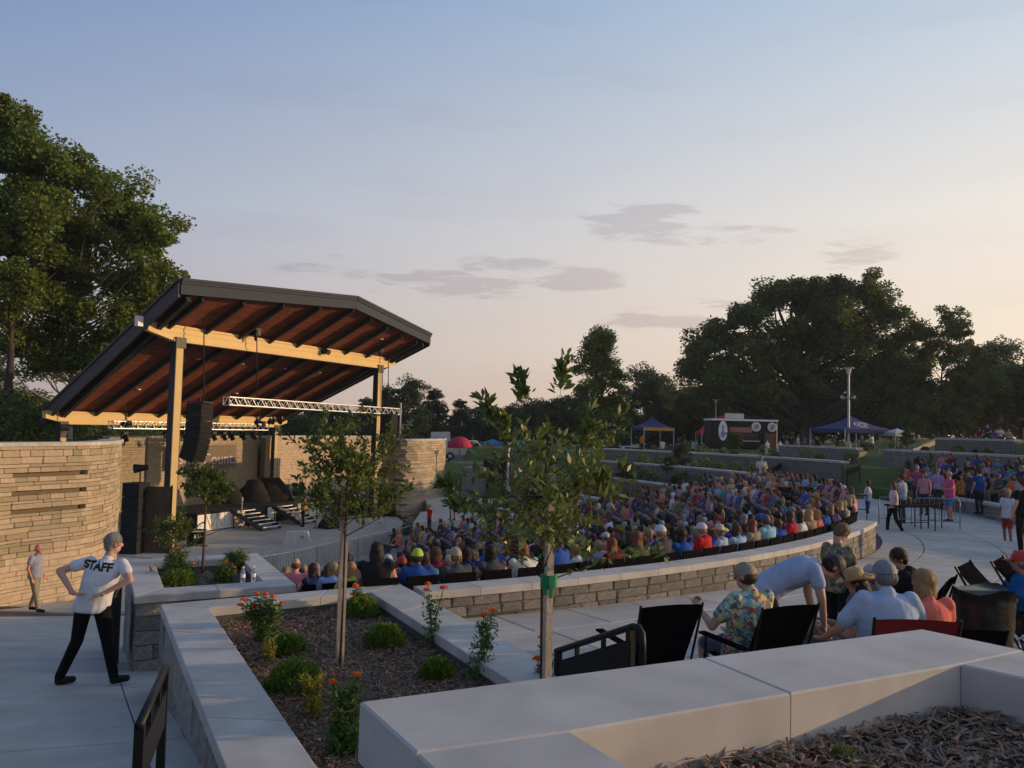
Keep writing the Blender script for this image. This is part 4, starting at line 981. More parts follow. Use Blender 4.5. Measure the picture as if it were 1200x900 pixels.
# ------------------------------------------------------------------ vegetation
def quads_mesh(name, C, D, Nn, ln, wd, m, fold=0.0):
    """many leaves as kite shaped quads. C centre, D direction, Nn side vector (arrays n x 3), ln / wd arrays"""
    n = len(C); ln = ln[:, None]; wd = wd[:, None]
    V = np.empty((n, 4, 3)); V[:, 0] = C-D*ln*.5; V[:, 1] = C+Nn*wd*.5; V[:, 2] = C+D*ln*.5; V[:, 3] = C-Nn*wd*.5
    me = bpy.data.meshes.new(name); me.vertices.add(n*4); me.vertices.foreach_set('co', V.reshape(-1)); me.loops.add(n*4); me.loops.foreach_set('vertex_index', np.arange(n*4, dtype=np.int32))
    me.polygons.add(n); me.polygons.foreach_set('loop_start', np.arange(n, dtype=np.int32)*4); me.materials.append(m); me.update(calc_edges=True); return me
def rand_dirs(rng, n): v = rng.normal(size=(n, 3)); return v/np.linalg.norm(v, axis=1)[:, None]
def leaf_cloud(rng, P, size, m, name='crown', droop=0.0, aspect=.6):
    n = len(P); D = rand_dirs(rng, n); D[:, 2] = D[:, 2]*.6-droop; D /= np.linalg.norm(D, axis=1)[:, None]
    S = np.cross(D, rand_dirs(rng, n)); S /= np.linalg.norm(S, axis=1)[:, None]; ln = size*rng.uniform(.6, 1.3, n)
    return quads_mesh(name, P, D, S, ln, ln*aspect, m)
def make_tree(seed, H, Wd, base, lobes, leaves, leaf, m_l, m_b, trunk_r, shape='round', forks=1, lobe_r=.22, droop=.1, pts=None, lower=None):
    """trunk with curved limbs to every lobe; leaves gather in clumps on the lobes' shells. returns (trunk mesh, crown mesh)"""
    rng = np.random.default_rng(seed); tb = MB(); ch = H-base; cc = np.array([0, 0, base+ch*.5])
    L_ = []
    tries = 0
    while len(L_) < lobes and tries < 4000:
        tries += 1
        if shape == 'round': d = rand_dirs(rng, 1)[0]; rr_ = rng.uniform(.35, 1)**.6; p = cc+d*np.array([Wd/2, Wd/2, ch/2])*rr_*(1-lobe_r*.8)
        elif shape == 'tall': z = rng.uniform(0, 1); w_ = Wd/2*(math.sin(math.pi*min(1, z*.85+.12))**.7)*rng.uniform(.1, .9); a = rng.uniform(0, 6.28); p = np.array([w_*math.cos(a), w_*math.sin(a), base+z*ch*.97])
        elif shape == 'cone': z = rng.uniform(0, 1)**1.3; w_ = Wd/2*(1-z*.93)*rng.uniform(.3, 1); a = rng.uniform(0, 6.28); p = np.array([w_*math.cos(a), w_*math.sin(a), base+z*ch*.98])
        elif shape == 'vase': z = rng.uniform(0, 1); w_ = Wd/2*(.35+.65*math.sin(math.pi*min(1, z*.75+.15)))*math.sqrt(rng.uniform(0, 1)); a = rng.uniform(0, 6.28); p = np.array([w_*math.cos(a), w_*math.sin(a), base+z*ch])
        L_.append(p)
    if pts is not None: L_ = [np.array(p) for p in pts]
    fork_z = base*.55+.5
    tb.path([(0,0,-.6), (0,0,0), (trunk_r*.3,0,fork_z*.5), (0,0,fork_z)], [trunk_r*1.5, trunk_r*1.12, trunk_r, trunk_r*.9], 9)
    lead = pts is not None and H > 10
    if lead: tb.path([(0,0,fork_z*.9), (trunk_r*.5,0,H*.35), (-trunk_r*.4,trunk_r*.3,H*.5), (0,0,H*.66)], [trunk_r*.9, trunk_r*.62, trunk_r*.4, trunk_r*.15], 8)
    if shape in ('tall', 'cone'): tb.path([(0,0,fork_z*.9), (trunk_r*.2,0,H*.6), (0,0,H*.95)], [trunk_r*.88, trunk_r*.5, .03], 7)
    leafP = []; per = leaves//max(1, len(L_)); R0 = lobe_r*(Wd+ch)/4
    for p in L_:
        if shape in ('tall', 'cone'): s = np.array([0, 0, max(fork_z, p[2]-abs(p[0])-abs(p[1])-.3)])
        elif lead: s = np.array([0, 0, max(fork_z*.75, min(H*.6, p[2]-np.hypot(p[0], p[1])*rng.uniform(.45, .9)-1.0))])
        else: s = np.array([0, 0, fork_z*rng.uniform(.8, 1.0)])
        e = p; mid_ = s+(e-s)*.5+np.array([(e-s)[0]*.12, (e-s)[1]*.12, -abs(e-s)[2]*.02])+rng.normal(size=3)*.06*np.linalg.norm(e-s)
        r0 = trunk_r*rng.uniform(.16, .34); tb.path([s, s*.55+mid_*.45+rng.normal(size=3)*.03*H*.3, mid_, mid_*.4+e*.6+rng.normal(size=3)*.02*H*.3, e], [r0, r0*.8, r0*.6, r0*.4, r0*.12], 5)
        # sub clumps round the lobe centre
        k = rng.integers(5, 9); R1 = R0*rng.uniform(.7, 1.25)
        for j in range(k):
            d = rand_dirs(rng, 1)[0]*np.array([1, 1, .7]); c = p+d*R1*rng.uniform(.2, 1.05); rc = R1*rng.uniform(.35, .62)
            m_ = int(per/k); q = rand_dirs(rng, m_)*(rc*(rng.uniform(.1, 1.0, m_)[:, None]**.55+np.abs(rng.normal(size=(m_, 1)))*.12)); q[:, 2] *= .75; leafP.append(c+q)
            if rng.uniform() < .5: tb.path([p, (p+c)/2+rng.normal(size=3)*.05*R1, c], [r0*.2, r0*.13, r0*.05], 4)
    P = np.concatenate(leafP); 
    return tb.mesh('trunk', m_b, True), leaf_cloud(rng, P, leaf, m_l, droop=droop)
def place_tree(meshes, name, x, y, z, rot, scale, label, cat='tree', group=None):
    rt = empty(name, (x, y, z), rot, label, cat, group, scale=scale)
    mk('trunk', meshes[0], rt); mk('crown', meshes[1], rt); return rt
def tree_at(meshes, name, px, Y, H0, ytop, ybase_z, rot, wscale, label, group=None):
    """stand a tree of model height H0 so that its top reaches pixel row ytop"""
    q = aty(px, ytop, Y); s = (q[2]-ybase_z)/H0
    sc = (s*wscale, s*wscale, s); return place_tree(meshes, name, q[0], Y, ybase_z, rot, sc, label, group=group)
# two big trees behind the stage on the left
rngL = np.random.default_rng(3)
def lobes_px(Y, zb, cx, pts, dy=2.2, rep_=2):
    o = aty(cx, 500, Y); out = []
    for (px, py) in pts:
        for k in range(rep_):
            yy = Y+rngL.uniform(-dy, dy); q = aty(px+rngL.uniform(-7, 7), py+rngL.uniform(-6, 6), Y); out.append((q[0]-o[0], yy-Y, q[2]-zb))
    return out, (o[0], Y, zb)
pts, pos = lobes_px(47, -4.4, 80, [(125, 212), (150, 228), (105, 230), (172, 252), (135, 255), (95, 262), (186, 275), (158, 285), (120, 290), (85, 300), (180, 312), (150, 322), (110, 330), (70, 335), (165, 345), (135, 360), (95, 370), (60, 380), (150, 385), (120, 400), (50, 350), (175, 335), (40, 400), (20, 410), (75, 415), (100, 425), (45, 425), (130, 415)])
t1 = make_tree(11, 19, 9, 6, 0, 62000, .25, m_leaf_big, m_barkl, .26, pts=pts, lobe_r=.27)
place_tree(t1, 'maple_tree', *pos, 0, 1, 'large sunlit green tree with pale crooked limbs behind the left end of the stage roof')
pts, pos = lobes_px(43, -4.4, 5, [(8, 140), (18, 165), (40, 175), (0, 190), (25, 215), (50, 232), (5, 245), (62, 258), (35, 275), (10, 290), (58, 300), (30, 320), (0, 335), (-30, 160), (-40, 230), (-45, 300), (-25, 260), (50, 190), (45, 340), (10, 370)])
t2 = make_tree(12, 21, 9, 7, 0, 60000, .25, m_leaf_big, m_bark, .28, pts=pts, lobe_r=.245)
place_tree(t2, 'shade_tree', *pos, 0, 1, 'taller dark green tree cut by the left edge of the photo')
# models for the far trees
TA = make_tree(21, 10, 9, 2.0, 44, 24000, .30, m_leaf_far, m_bark, .22, lobe_r=.42)
TB = make_tree(22, 11, 8, 1.5, 42, 24000, .30, m_leaf_far, m_bark, .22, 'vase', lobe_r=.36)
TC = make_tree(23, 12, 6, 1.0, 56, 22000, .26, m_leaf_con, m_bark, .2, 'cone', lobe_r=.22)
TD = make_tree(24, 9, 10, 1.2, 44, 24000, .30, m_leaf_oak, m_bark, .22, lobe_r=.42)
TP = make_tree(25, 14, 6.4, 1.5, 64, 34000, .26, m_leaf_big, m_bark, .22, 'tall', lobe_r=.27)
tree_at(TP, 'poplar_tree', 706, 88, 14, 387, -3.3, .4, 1.1, 'tall narrow tree rising alone right of the young planted tree')
# wide oak: lobes read off the photo
pts, pos = lobes_px(95, -1.9, 941, [(955, 345), (985, 350), (925, 350), (1015, 358), (895, 362), (1040, 372), (868, 372), (850, 385), (1055, 395), (835, 402), (960, 372), (925, 385), (1000, 385), (880, 400), (1035, 415), (820, 422), (855, 425), (1050, 435), (905, 415), (830, 440), (1020, 440), (870, 445), (985, 415), (1045, 460), (900, 445), (845, 462), (1000, 462), (870, 470), (1030, 475), (960, 352), (815, 436), (1062, 420), (940, 400), (965, 405), (925, 430), (985, 440), (950, 455), (1010, 400), (905, 350), (975, 340), (1000, 347), (930, 345)], 6, 3)
t3 = make_tree(31, 20, 27, 4, 0, 135000, .38, m_leaf_oak, m_bark, .95, pts=pts, lobe_r=.205)
place_tree(t3, 'oak_tree', *pos, 0, 1, 'huge spreading dark oak with a thick trunk behind the food truck')
pts, pos = lobes_px(86, -.6, 1105, [(1100, 378), (1115, 392), (1090, 400), (1130, 405), (1075, 418), (1108, 420), (1140, 432), (1085, 440), (1120, 448), (1150, 455), (1068, 455), (1100, 465), (1135, 475), (1075, 480), (1110, 488), (1150, 482), (1095, 498), (1060, 492)], 4, 2)
t4 = make_tree(32, 13, 9, 3, 0, 44000, .28, m_leaf_oak2, m_bark, .30, pts=pts, lobe_r=.33)
place_tree(t4, 'lime_tree', *pos, 0, 1, 'lighter green loose-crowned tree just right of the huge oak')
models = {'a': (TA, 10), 'b': (TB, 11), 'c': (TC, 12), 'd': (TD, 9)}
far = [('a', -130, 60, 400, 1.3), ('b', -60, 58, 410, 1.2), ('d', 15, 55, 440, 1.2), ('a', 60, 57, 450, 1.3), ('b', 105, 60, 462, 1.3), ('d', 150, 66, 470, 1.4), ('a', 205, 74, 470, 1.3), ('d', 250, 78, 478, 1.5), ('c', 296, 80, 480, 1.6), ('a', 340, 84, 474, 1.4),
       ('a', 388, 100, 466, 1.3), ('c', 428, 104, 468, 1.4), ('b', 472, 96, 449, 1.0), ('c', 508, 100, 458, 1.5), ('c', 540, 108, 470, 1.4), ('a', 575, 112, 468, 1.2), ('d', 612, 106, 470, 1.4), ('a', 642, 90, 455, 1.05), ('b', 680, 118, 462, 1.2), ('a', 722, 116, 458, 1.2),
       ('b', 762, 108, 436, 1.1), ('a', 796, 116, 442, 1.2), ('d', 830, 112, 446, 1.2), ('b', 866, 122, 440, 1.4), ('a', 912, 130, 440, 1.4), ('d', 962, 126, 446, 1.4), ('b', 1010, 128, 440, 1.4), ('a', 1058, 122, 430, 1.3), ('b', 1162, 100, 408, 1.1), ('a', 1196, 96, 412, 1.1), ('d', 1228, 90, 410, 1.2), ('a', 1150, 116, 424, 1.3), ('b', 1275, 88, 405, 1.2), ('a', 1330, 84, 400, 1.2)]
side = ['', ' small', ' broad', ' tall', ' leaning']
kindword = {'a': 'rounded dark tree', 'b': 'upright dark tree', 'c': 'dark conifer', 'd': 'low spreading dark tree'}
marks = [(140, 'behind the left stone wall'), (360, 'seen under the stage roof'), (450, 'behind the right stage post'), (560, 'above the rounded right wall'), (690, 'behind the young planted tree'), (830, 'left of the huge oak'), (1070, 'behind the huge oak'), (1400, 'at the right edge of the photo')]
random.seed(5)
for i, (k, px, Y, top, ws) in enumerate(far):
    ms, H0 = models[k]; z = far_level(*aty(px, 500, Y)[:2])-.2; szw = '' 
    wh = next(t for lim, t in marks if px < lim)
    tree_at(ms, 'conifer_tree' if k == 'c' else 'broadleaf_tree', px, Y, H0, top, z, random.uniform(0, 6.2), ws, f'{kindword[k]} {wh}', 'trees along the far edge of the park')
# continuous undergrowth behind them reads as one mass
rng = np.random.default_rng(8); PP = []
for i in range(150):
    px = -150+i*10+rng.uniform(-4, 4); Y = 62 if px < 130 else (90 if px < 380 else 128)
    q = aty(px, 500, Y+rng.uniform(-3, 3)); z = far_level(q[0], q[1]); h_ = (Y*.048)*rng.uniform(.7, 1.15)
    n = 420; p = rand_dirs(rng, n)*np.array([Y*.014, 1.8, h_*.55])*rng.uniform(.5, 1, n)[:, None]; p += np.array([q[0], q[1], z+h_*.5]); PP.append(p)
mk('undergrowth', leaf_cloud(rng, np.concatenate(PP), .75, m_leaf_far, 'undergrowth'), kind='stuff')
# dark bushes behind the left wall and beside the roof
for i, (px, Y, top, lab) in enumerate(((28, 40, 468, 'dark bush growing behind the left stone wall at the photo edge'), (95, 42, 505, 'low dark bush between the left wall and the stage roof'), (-30, 38, 450, 'dark bush outside the left edge'), (308, 58, 512, 'green bush in the gap between the rear stage walls'))):
    q = aty(px, top, Y); s = (q[2]+5)/9; place_tree(TD, 'bush', q[0], Y, -5.0, i*1.3, (s*1.0, s*1.0, s), lab, 'bush')

# ------------------------------------------------------------------ planted saplings and flowers
def sapling(name, pos, H, crown_z, cw, leaves, leaf, seed, label, ml, limbs, aspect=.38, up=.5, sing=0, stake=None, tr=.028, mb_=m_barkr, tops=()):
    rng = np.random.default_rng(seed); rt = empty(name, pos, 0, label, 'young tree')
    tb = MB(); tb.path([(0,0,-.05), (.01,.0,crown_z*.5), (0,.01,crown_z), (.01,0,lerp(crown_z, H, .45))], [tr*1.5, tr*1.1, tr, tr*.6], 8); tb.build('trunk', mb_, rt, True)
    tips = []; br = MB()
    for i in range(limbs):
        z0 = lerp(crown_z*.92, lerp(crown_z, H, .4), i/limbs); a = i*2.4+rng.uniform(-.4, .4); t = i/limbs
        rad = cw/2*rng.uniform(.6, 1.0)*(1-.35*t); z1 = min(H*.93, z0+rad*rng.uniform(.25, 1.1)*up*2)
        e = np.array([rad*math.cos(a), rad*math.sin(a), z1]); s = np.array([0, 0, z0]); m_ = (s+e)/2+np.array([0, 0, -.05*rad])+rng.normal(size=3)*.03
        br.path([s, m_, e], [tr*.5, tr*.3, tr*.1], 5); tips.append((s, m_, e))
        for j in range(4):
            t0 = rng.uniform(.35, .95); b0 = s*(1-t0)+e*t0 if t0 > .5 else m_; d = rand_dirs(rng, 1)[0]*.22*cw; d[2] = abs(d[2])*.8; e2 = b0+d; br.path([b0, (b0+e2)/2+rng.normal(size=3)*.01, e2], [tr*.2, tr*.14, tr*.06], 4); tips.append((b0, (b0+e2)/2, e2))
    for tp in tops:
        e = np.array(tp); s = np.array([0, 0, lerp(crown_z, H, .3)]); m_ = (s+e)/2+np.array([e[0]*.1, 0, -.05]); br.path([s, m_, e], [tr*.4, tr*.25, tr*.08], 5)
        for q in range(5): tips.append((m_*.5+e*.5, m_*.25+e*.75, e))
    br.build('branches', mb_, rt, True)
    C = []; D = []
    W_ = []
    for k in range(leaves):
        s, m_, e = tips[rng.integers(len(tips))]; t = rng.uniform(.25, 1.05); b0 = (s*(1-t)**2+2*m_*t*(1-t)+e*t*t); ax = e-s; ax /= np.linalg.norm(ax)+1e-6
        d = rand_dirs(rng, 1)[0]; d = d*.85+ax*.55+np.array([0, 0, .25]); d /= np.linalg.norm(d); C.append(b0+d*leaf*.55+rng.normal(size=3)*.015); D.append(d)
    C = np.array(C); D = np.array(D); S = np.cross(D, rand_dirs(rng, leaves)); S /= np.linalg.norm(S, axis=1)[:, None]; ln = leaf*rng.uniform(.65, 1.25, leaves)
    order = np.argsort(-C[:, 2]+rng.uniform(0, .25, leaves)); one = order[:sing]; rest = order[sing:]
    mk('foliage', quads_mesh('foliage', C[rest], D[rest], S[rest], ln[rest], ln[rest]*aspect, ml), rt, kind='stuff' if sing else None)
    if sing:
        lm = MB(); P = [(0,-.5,0), (.16,-.22,.03), (.2,.05,.04), (.13,.3,.02), (0,.5,-.06), (-.13,.3,.02), (-.2,.05,.04), (-.16,-.22,.03), (0,-.2,-.02), (0,.1,-.01)]
        lm.add(P, [(0,1,8), (1,2,9,8), (2,3,9), (3,4,9), (4,5,9), (5,6,9), (6,7,8,9), (7,0,8)]); me = lm.mesh('leaf', m_leaf_mag, True)
        for k in one:
            y = Vector(D[k]); x = Vector(S[k]); z = x.cross(y); o = mk('leaf', me, rt); o.matrix_local = Matrix.Translation(Vector(C[k])) @ Matrix((x, y, z)).transposed().to_4x4() @ Matrix.Scale(float(ln[k])*1.05, 4)
    return rt
def stake_obj(x, y, z0, z1, w_, label, lean=0):
    mb = MB(); mb.box((0,0,(z1-z0)/2), (w_, w_, z1-z0)); o = mb.build('wooden_stake', m_stake); o.location = (x, y, z0); o.rotation_euler = (0, lean, .4); tag(o, label, 'stake'); return o
# near broad-leaved tree
q = aty(640, 790, 4.6); bz = K2-.17
def top_px(px, py, Y=4.6): q2 = aty(px, py, Y); return (q2[0]-q[0], 0, q2[2]-bz)
sapling('magnolia_sapling', (q[0]-.035, 4.6, bz), 2.75, 1.50, 1.20, 2700, .064, 41, 'nearest young tree with broad glossy leaves and upright shoots, tied to a pale stake', m_leaf_magi, 22, .40, .45, 240, tr=.009, mb_=m_bark, tops=[top_px(575, 470), top_px(617, 440), top_px(668, 424), top_px(596, 492), top_px(700, 500), top_px(538, 590), top_px(525, 565), top_px(716, 560)])
stake_obj(q[0]+.0, 4.52, bz, aty(648, 555, 4.52)[2], .040, 'pale square stake tied with green tape to the nearest young tree', .0)
tp = aty(645, 682, 4.5); mb = MB(); mb.tube((0,0,-.035), (0,0,.035), .048, n=8); mb.box((.01,-.05,-.05), (.02,.01,.07), .3); mb.box((-.02,-.05,-.045), (.02,.01,.05), -.3); tag(mb.build('green_tie', m_tape), 'bright green plastic tape knotted round the stake of the nearest young tree', 'tape').location = (q[0]-.0, 4.53, tp[2])
# middle tree
p = at(399, 779, bz)
sapling('young_tree', (p[0], p[1], bz), 2.95, 1.30, 1.46, 4400, .055, 42, 'leafy young tree with reddish trunk in the middle planter', m_leaf_sap, 24, .5, .42, 0, tr=.013)
stake_obj(p[0]-.035, p[1]+.03, bz, bz+1.62, .034, 'thin grey stake beside the reddish trunk in the middle planter')
stake_obj(p[0]+.03, p[1]-.05, bz, bz+1.15, .02, 'short dark red stake in front of the trunk in the middle planter')
# far planter tree
p3 = at(237, 672, K3-.17); sapling('young_tree', (p3[0], p3[1], K3-.17), 1.90, 1.22, 1.05, 3000, .065, 43, 'small round-headed young tree on a thin stem in the far planter', m_leaf_sap, 16, .5, .32, 0, tr=.016)
p3 = at(195, 662, K3-.17); sapling('young_tree', (p3[0]-.35, p3[1]+1.0, K3-.6), 1.55, .55, 1.2, 1800, .065, 44, 'bushy low young tree behind the left side of the far planter', m_leaf_sap, 16, .5, .3, 0, tr=.014)
def boxball(px, py, z, d, seed, lab, name='boxwood_ball', ml=None, hs=.85, n=2600, group='clipped boxwood balls', cat='shrub'):
    rng = np.random.default_rng(seed); c = at(px, py, z); rt = empty(name, c, 0, lab, cat, group)
    P = rand_dirs(rng, n); P[:, 2] = np.abs(P[:, 2])*1.0; rad = d/2*(1+.10*np.sin(P[:, 0]*9+seed)*np.cos(P[:, 1]*7))*rng.uniform(.70, 1.05, n); P = P*rad[:, None]; P[:, 2] = P[:, 2]*hs*1.1+.03
    D = P/np.linalg.norm(P, axis=1)[:, None]+rand_dirs(rng, n)*.6+np.array([0,0,.4]); D /= np.linalg.norm(D, axis=1)[:, None]; S = np.cross(D, rand_dirs(rng, n)); S /= np.linalg.norm(S, axis=1)[:, None]; ln = rng.uniform(.025, .05, n)
    mk('leaves', quads_mesh('leaves', P, D, S, ln, ln*.45, ml or m_box), rt)
    mb = MB(); 
    for k in range(7): d_ = rand_dirs(rng, 1)[0]*d*.38; d_[2] = abs(d_[2]); mb.path([(0,0,-.02), tuple(d_*.5), tuple(d_)], [.008, .006, .003], 4)
    mb.build('stems', m_bark, rt); return rt
S2 = K2-.17; S3 = K3-.17
for i, (px, py, d, lab) in enumerate(((450, 757, .40, 'boxwood ball right of the middle tree trunk'), (513, 794, .30, 'small boxwood ball by the right cap of the middle planter'), (338, 766, .33, 'boxwood ball behind the yellow seedling in the middle planter'), (344, 808, .46, 'largest boxwood ball, left of the middle tree trunk'), (424, 722, .42, 'boxwood ball at the back of the middle planter by the marigolds'))):
    boxball(px, py, S2, d, 60+i, lab)
boxball(210, 685, S3, .50, 70, 'bright green low shrub at the front left of the far planter', hs=.7)
def marigold(px, py, z, H, wd, heads, seed, lab, bushy=900, thin=False, ml=None, flower=.075):
    rng = np.random.default_rng(seed); c = at(px, py, z); rt = empty('marigold', c, 0, lab, 'flower', 'orange marigolds in the planters')
    st = MB(); C = []; n_st = len(heads) if heads else 5
    tipsl = []
    for k in range(max(n_st, 4 if not thin else n_st)):
        if k < len(heads):
            hx, hy = heads[k]; q = aty(hx, hy, c[1]); e = Vector((q[0]-c[0], rng.uniform(-.06, .06), q[2]-c[2]))
        else: e = Vector((rng.uniform(-wd/2, wd/2), rng.uniform(-wd/2, wd/2), H*rng.uniform(.6, .85)))
        st.path([(0,0,-.02), (e.x*.3, e.y*.3, e.z*.5), e], [.007, .006, .004], 5); tipsl.append((e, k < len(heads)))
    st.build('stem', m_mar, rt)
    n = int(bushy*(1.05 if thin else 1.7)); K = rng.integers(0, len(tipsl), n); T = rng.uniform(.05, .88, n); E = np.array([list(t[0]) for t in tipsl])[K]
    P = E*T[:, None]; P[:, :2] *= (.3+.7*T)[:, None]; P += rand_dirs(rng, n)*(wd*.40*(1-.5*T)*rng.uniform(.2, 1, n))[:, None]; P[:, 2] = np.abs(P[:, 2])
    D = rand_dirs(rng, n); D[:, 2] = D[:, 2]*.5+.5; D /= np.linalg.norm(D, axis=1)[:, None]; S = np.cross(D, rand_dirs(rng, n)); S /= np.linalg.norm(S, axis=1)[:, None]; ln = rng.uniform(.03, .08, n)
    mk('leaves', quads_mesh('leaves', P, D, S, ln, ln*.26, ml or m_mar), rt)
    for e, h in tipsl:
        if not h: continue
        f = MB(); fr = flower*rng.uniform(.75, 1.1)/2*2
        for lay, (rr2, zz, m_) in enumerate(((1, 0, 14), (.8, .25, 12), (.55, .45, 9), (.25, .55, 5))):
            for j in range(m_):
                a = 2*math.pi*j/m_+lay*.3; r = fr*.55*rr2; dx, dy = math.cos(a), math.sin(a); w2 = fr*.16
                f.add([(e.x+dx*r*.1, e.y+dy*r*.1, e.z+fr*zz*.3), (e.x+dx*r-dy*w2, e.y+dy*r+dx*w2, e.z+fr*zz*.7+rng.uniform(-.1, .1)*fr), (e.x+dx*r*1.15, e.y+dy*r*1.15, e.z+fr*zz*.55), (e.x+dx*r+dy*w2, e.y+dy*r-dx*w2, e.z+fr*zz*.7+rng.uniform(-.1, .1)*fr)], [(0,1,2,3)])
        f.ball((e.x, e.y, e.z+fr*.12), (fr*.32, fr*.32, fr*.26), 8, 5); f.build('flower', m_ora, rt)
    return rt
marigold(312, 752, S2, .4, .36, [(286, 703), (299, 697), (313, 696), (318, 701), (331, 706), (282, 709), (296, 710)], 1, 'bushy marigold with a cluster of orange heads at the back left of the middle planter', 1500)
marigold(317, 776, S2, .3, .15, [], 2, 'thin yellow-green seedling in front of the back left marigold', 320, ml=m_yel)
marigold(421, 718, S2, .35, .26, [(418, 686), (414, 696)], 3, 'marigold with one orange head behind the middle tree trunk', 700)
marigold(506, 760, S2, .45, .32, [(501, 686), (520, 689), (499, 693)], 4, 'tall thin marigold with two orange heads beside the middle boxwood balls', 420, True)
marigold(563, 797, S2, .5, .40, [(567, 722), (578, 717)], 5, 'tall marigold with a big orange head at the right corner of the middle planter', 650, True, flower=.075)
marigold(404, 880, S2, .45, .36, [(418, 791), (391, 798), (394, 843)], 6, 'tall bushy marigold with orange heads beside the nearest concrete cap', 1500)
marigold(367, 838, S2, .42, .22, [], 7, 'yellowing seedling plant in front of the largest boxwood ball', 420, ml=m_yel)
marigold(634, 812, S2, .3, .2, [(630, 771), (653, 769), (636, 746)], 8, 'marigold with closed orange buds beside the pale stake', 240, True)
marigold(203, 674, S3, .5, .55, [(206, 643), (202, 648), (226, 661)], 9, 'marigold clump with few orange heads at the back left of the far planter', 1700)
marigold(181, 684, S3, .2, .12, [(183, 680), (186, 679), (175, 665), (174, 672)], 10, 'small drooping orange flower over the left cap of the far planter', 160, True)
marigold(262, 683, S3, .36, .5, [(266, 657), (257, 664), (274, 665), (262, 674), (260, 679), (258, 682)], 11, 'bushy marigold with many orange heads in the front of the far planter', 2000)
marigold(280, 668, S3, .42, .5, [], 12, 'green leafy plant at the back right corner of the far planter', 1500)
# mulch chips
def chips(name, poly, z, n, size, seed, m=m_chip, hump=.03):
    rng = np.random.default_rng(seed); P = [Vector(p) for p in poly]; xs = [p.x for p in P]; ys_ = [p.y for p in P]; out = MB(); c = 0
    def inside(x, y):
        r_ = False; j = len(P)-1
        for i in range(len(P)):
            if (P[i].y > y) != (P[j].y > y) and x < (P[j].x-P[i].x)*(y-P[i].y)/(P[j].y-P[i].y)+P[i].x: r_ = not r_
            j = i
        return r_
    while c < n:
        x, y = rng.uniform(min(xs), max(xs)), rng.uniform(min(ys_), max(ys_))
        if not inside(x, y): continue
        s = size*rng.uniform(.35, 1.3); Rm = Euler((rng.normal()*.35, rng.normal()*.35, rng.uniform(0, 6.28))).to_matrix(); w2 = s*rng.uniform(.1, .32); t = s*.07
        zz = z+rng.uniform(0, hump)+.012*math.sin(x*5)*math.cos(y*4)
        V = [Rm @ Vector(v) for v in ((-s/2, -w2/2*rng.uniform(.3, 1), 0), (s/2, -w2/2, 0), (s/2*rng.uniform(.7, 1), w2/2, 0), (-s/2, w2/2*rng.uniform(.4, 1), t*.5), (0, 0, t))]
        out.add([v+Vector((x, y, zz)) for v in V], [(0,1,4), (1,2,4), (2,3,4), (3,0,4)]); c += 1
    o = out.build(name, m); tag(o, kind='stuff'); return o
inner_f = [tuple(i1), tuple(i2), tuple(i3), tuple(i0)]
chips('mulch_chips', inner_f, KF-.188, 11000, .055, 1, m_chip_w, .035)
chips('mulch_chips', inner_f, KF-.182, 11000, .048, 2, m_chip, .04)
chips('mulch_chips', [tuple(v) for v in m_i], K2-.168, 15000, .045, 3, m_chip, .03)
chips('mulch_chips', [tuple(v) for v in m_i], K2-.166, 9000, .042, 4, m_chip_w, .03)
chips('mulch_chips', [tuple(v) for v in p_i], K3-.168, 2500, .05, 5, m_chip_w, .03)
# tuft of grass in the near mulch, twig on the cap
def tuft(p, n, h, seed, lab, m=m_mar):
    rng = np.random.default_rng(seed); P = rng.normal(size=(n, 3))*.02; P[:, 2] = h*.45; D = rng.normal(size=(n, 3))*.28; D[:, 2] = 1; D /= np.linalg.norm(D, axis=1)[:, None]; S = np.cross(D, rand_dirs(rng, n)); S /= np.linalg.norm(S, axis=1)[:, None]
    o = mk('grass_tuft', quads_mesh('grass_tuft', P, D, S, np.full(n, h)*rng.uniform(.6, 1.1, n), np.full(n, .004), m), None, p); tag(o, lab, 'grass'); return o
tuft(at(988, 893, KF-.18), 60, .07, 1, 'small green grass tuft coming up in the nearest mulch')

# ------------------------------------------------------------------ people
def cap_prim(mb, a, b, ra, rb, n=10):
    a = Vector(a); b = Vector(b); mb.tube(a, b, ra, rb, n); mb.ball(a, ra, n, 6); mb.ball(b, rb, n, 6)
def remesh(prims, name, m, vox, smooth_it=4, ratio=None, extra=None):
    """one continuous skin grown over limbs, trunk and head"""
    me = prims.mesh(name, m, True); o = bpy.data.objects.new('tmp', me); COL.objects.link(o)
    r = o.modifiers.new('r', 'REMESH'); r.mode = 'VOXEL'; r.voxel_size = vox; r.use_smooth_shade = True
    if smooth_it: s = o.modifiers.new('s', 'SMOOTH'); s.factor = .5; s.iterations = smooth_it
    if ratio: d = o.modifiers.new('d', 'DECIMATE'); d.ratio = ratio
    dg = bpy.context.evaluated_depsgraph_get(); out = bpy.data.meshes.new_from_object(o.evaluated_get(dg)); bpy.data.objects.remove(o); bpy.data.meshes.remove(me)
    out.name = name; out.materials.clear(); out.materials.append(m); out.polygons.foreach_set('use_smooth', [True]*len(out.polygons)); return out
V3 = lambda *a: Vector(a)
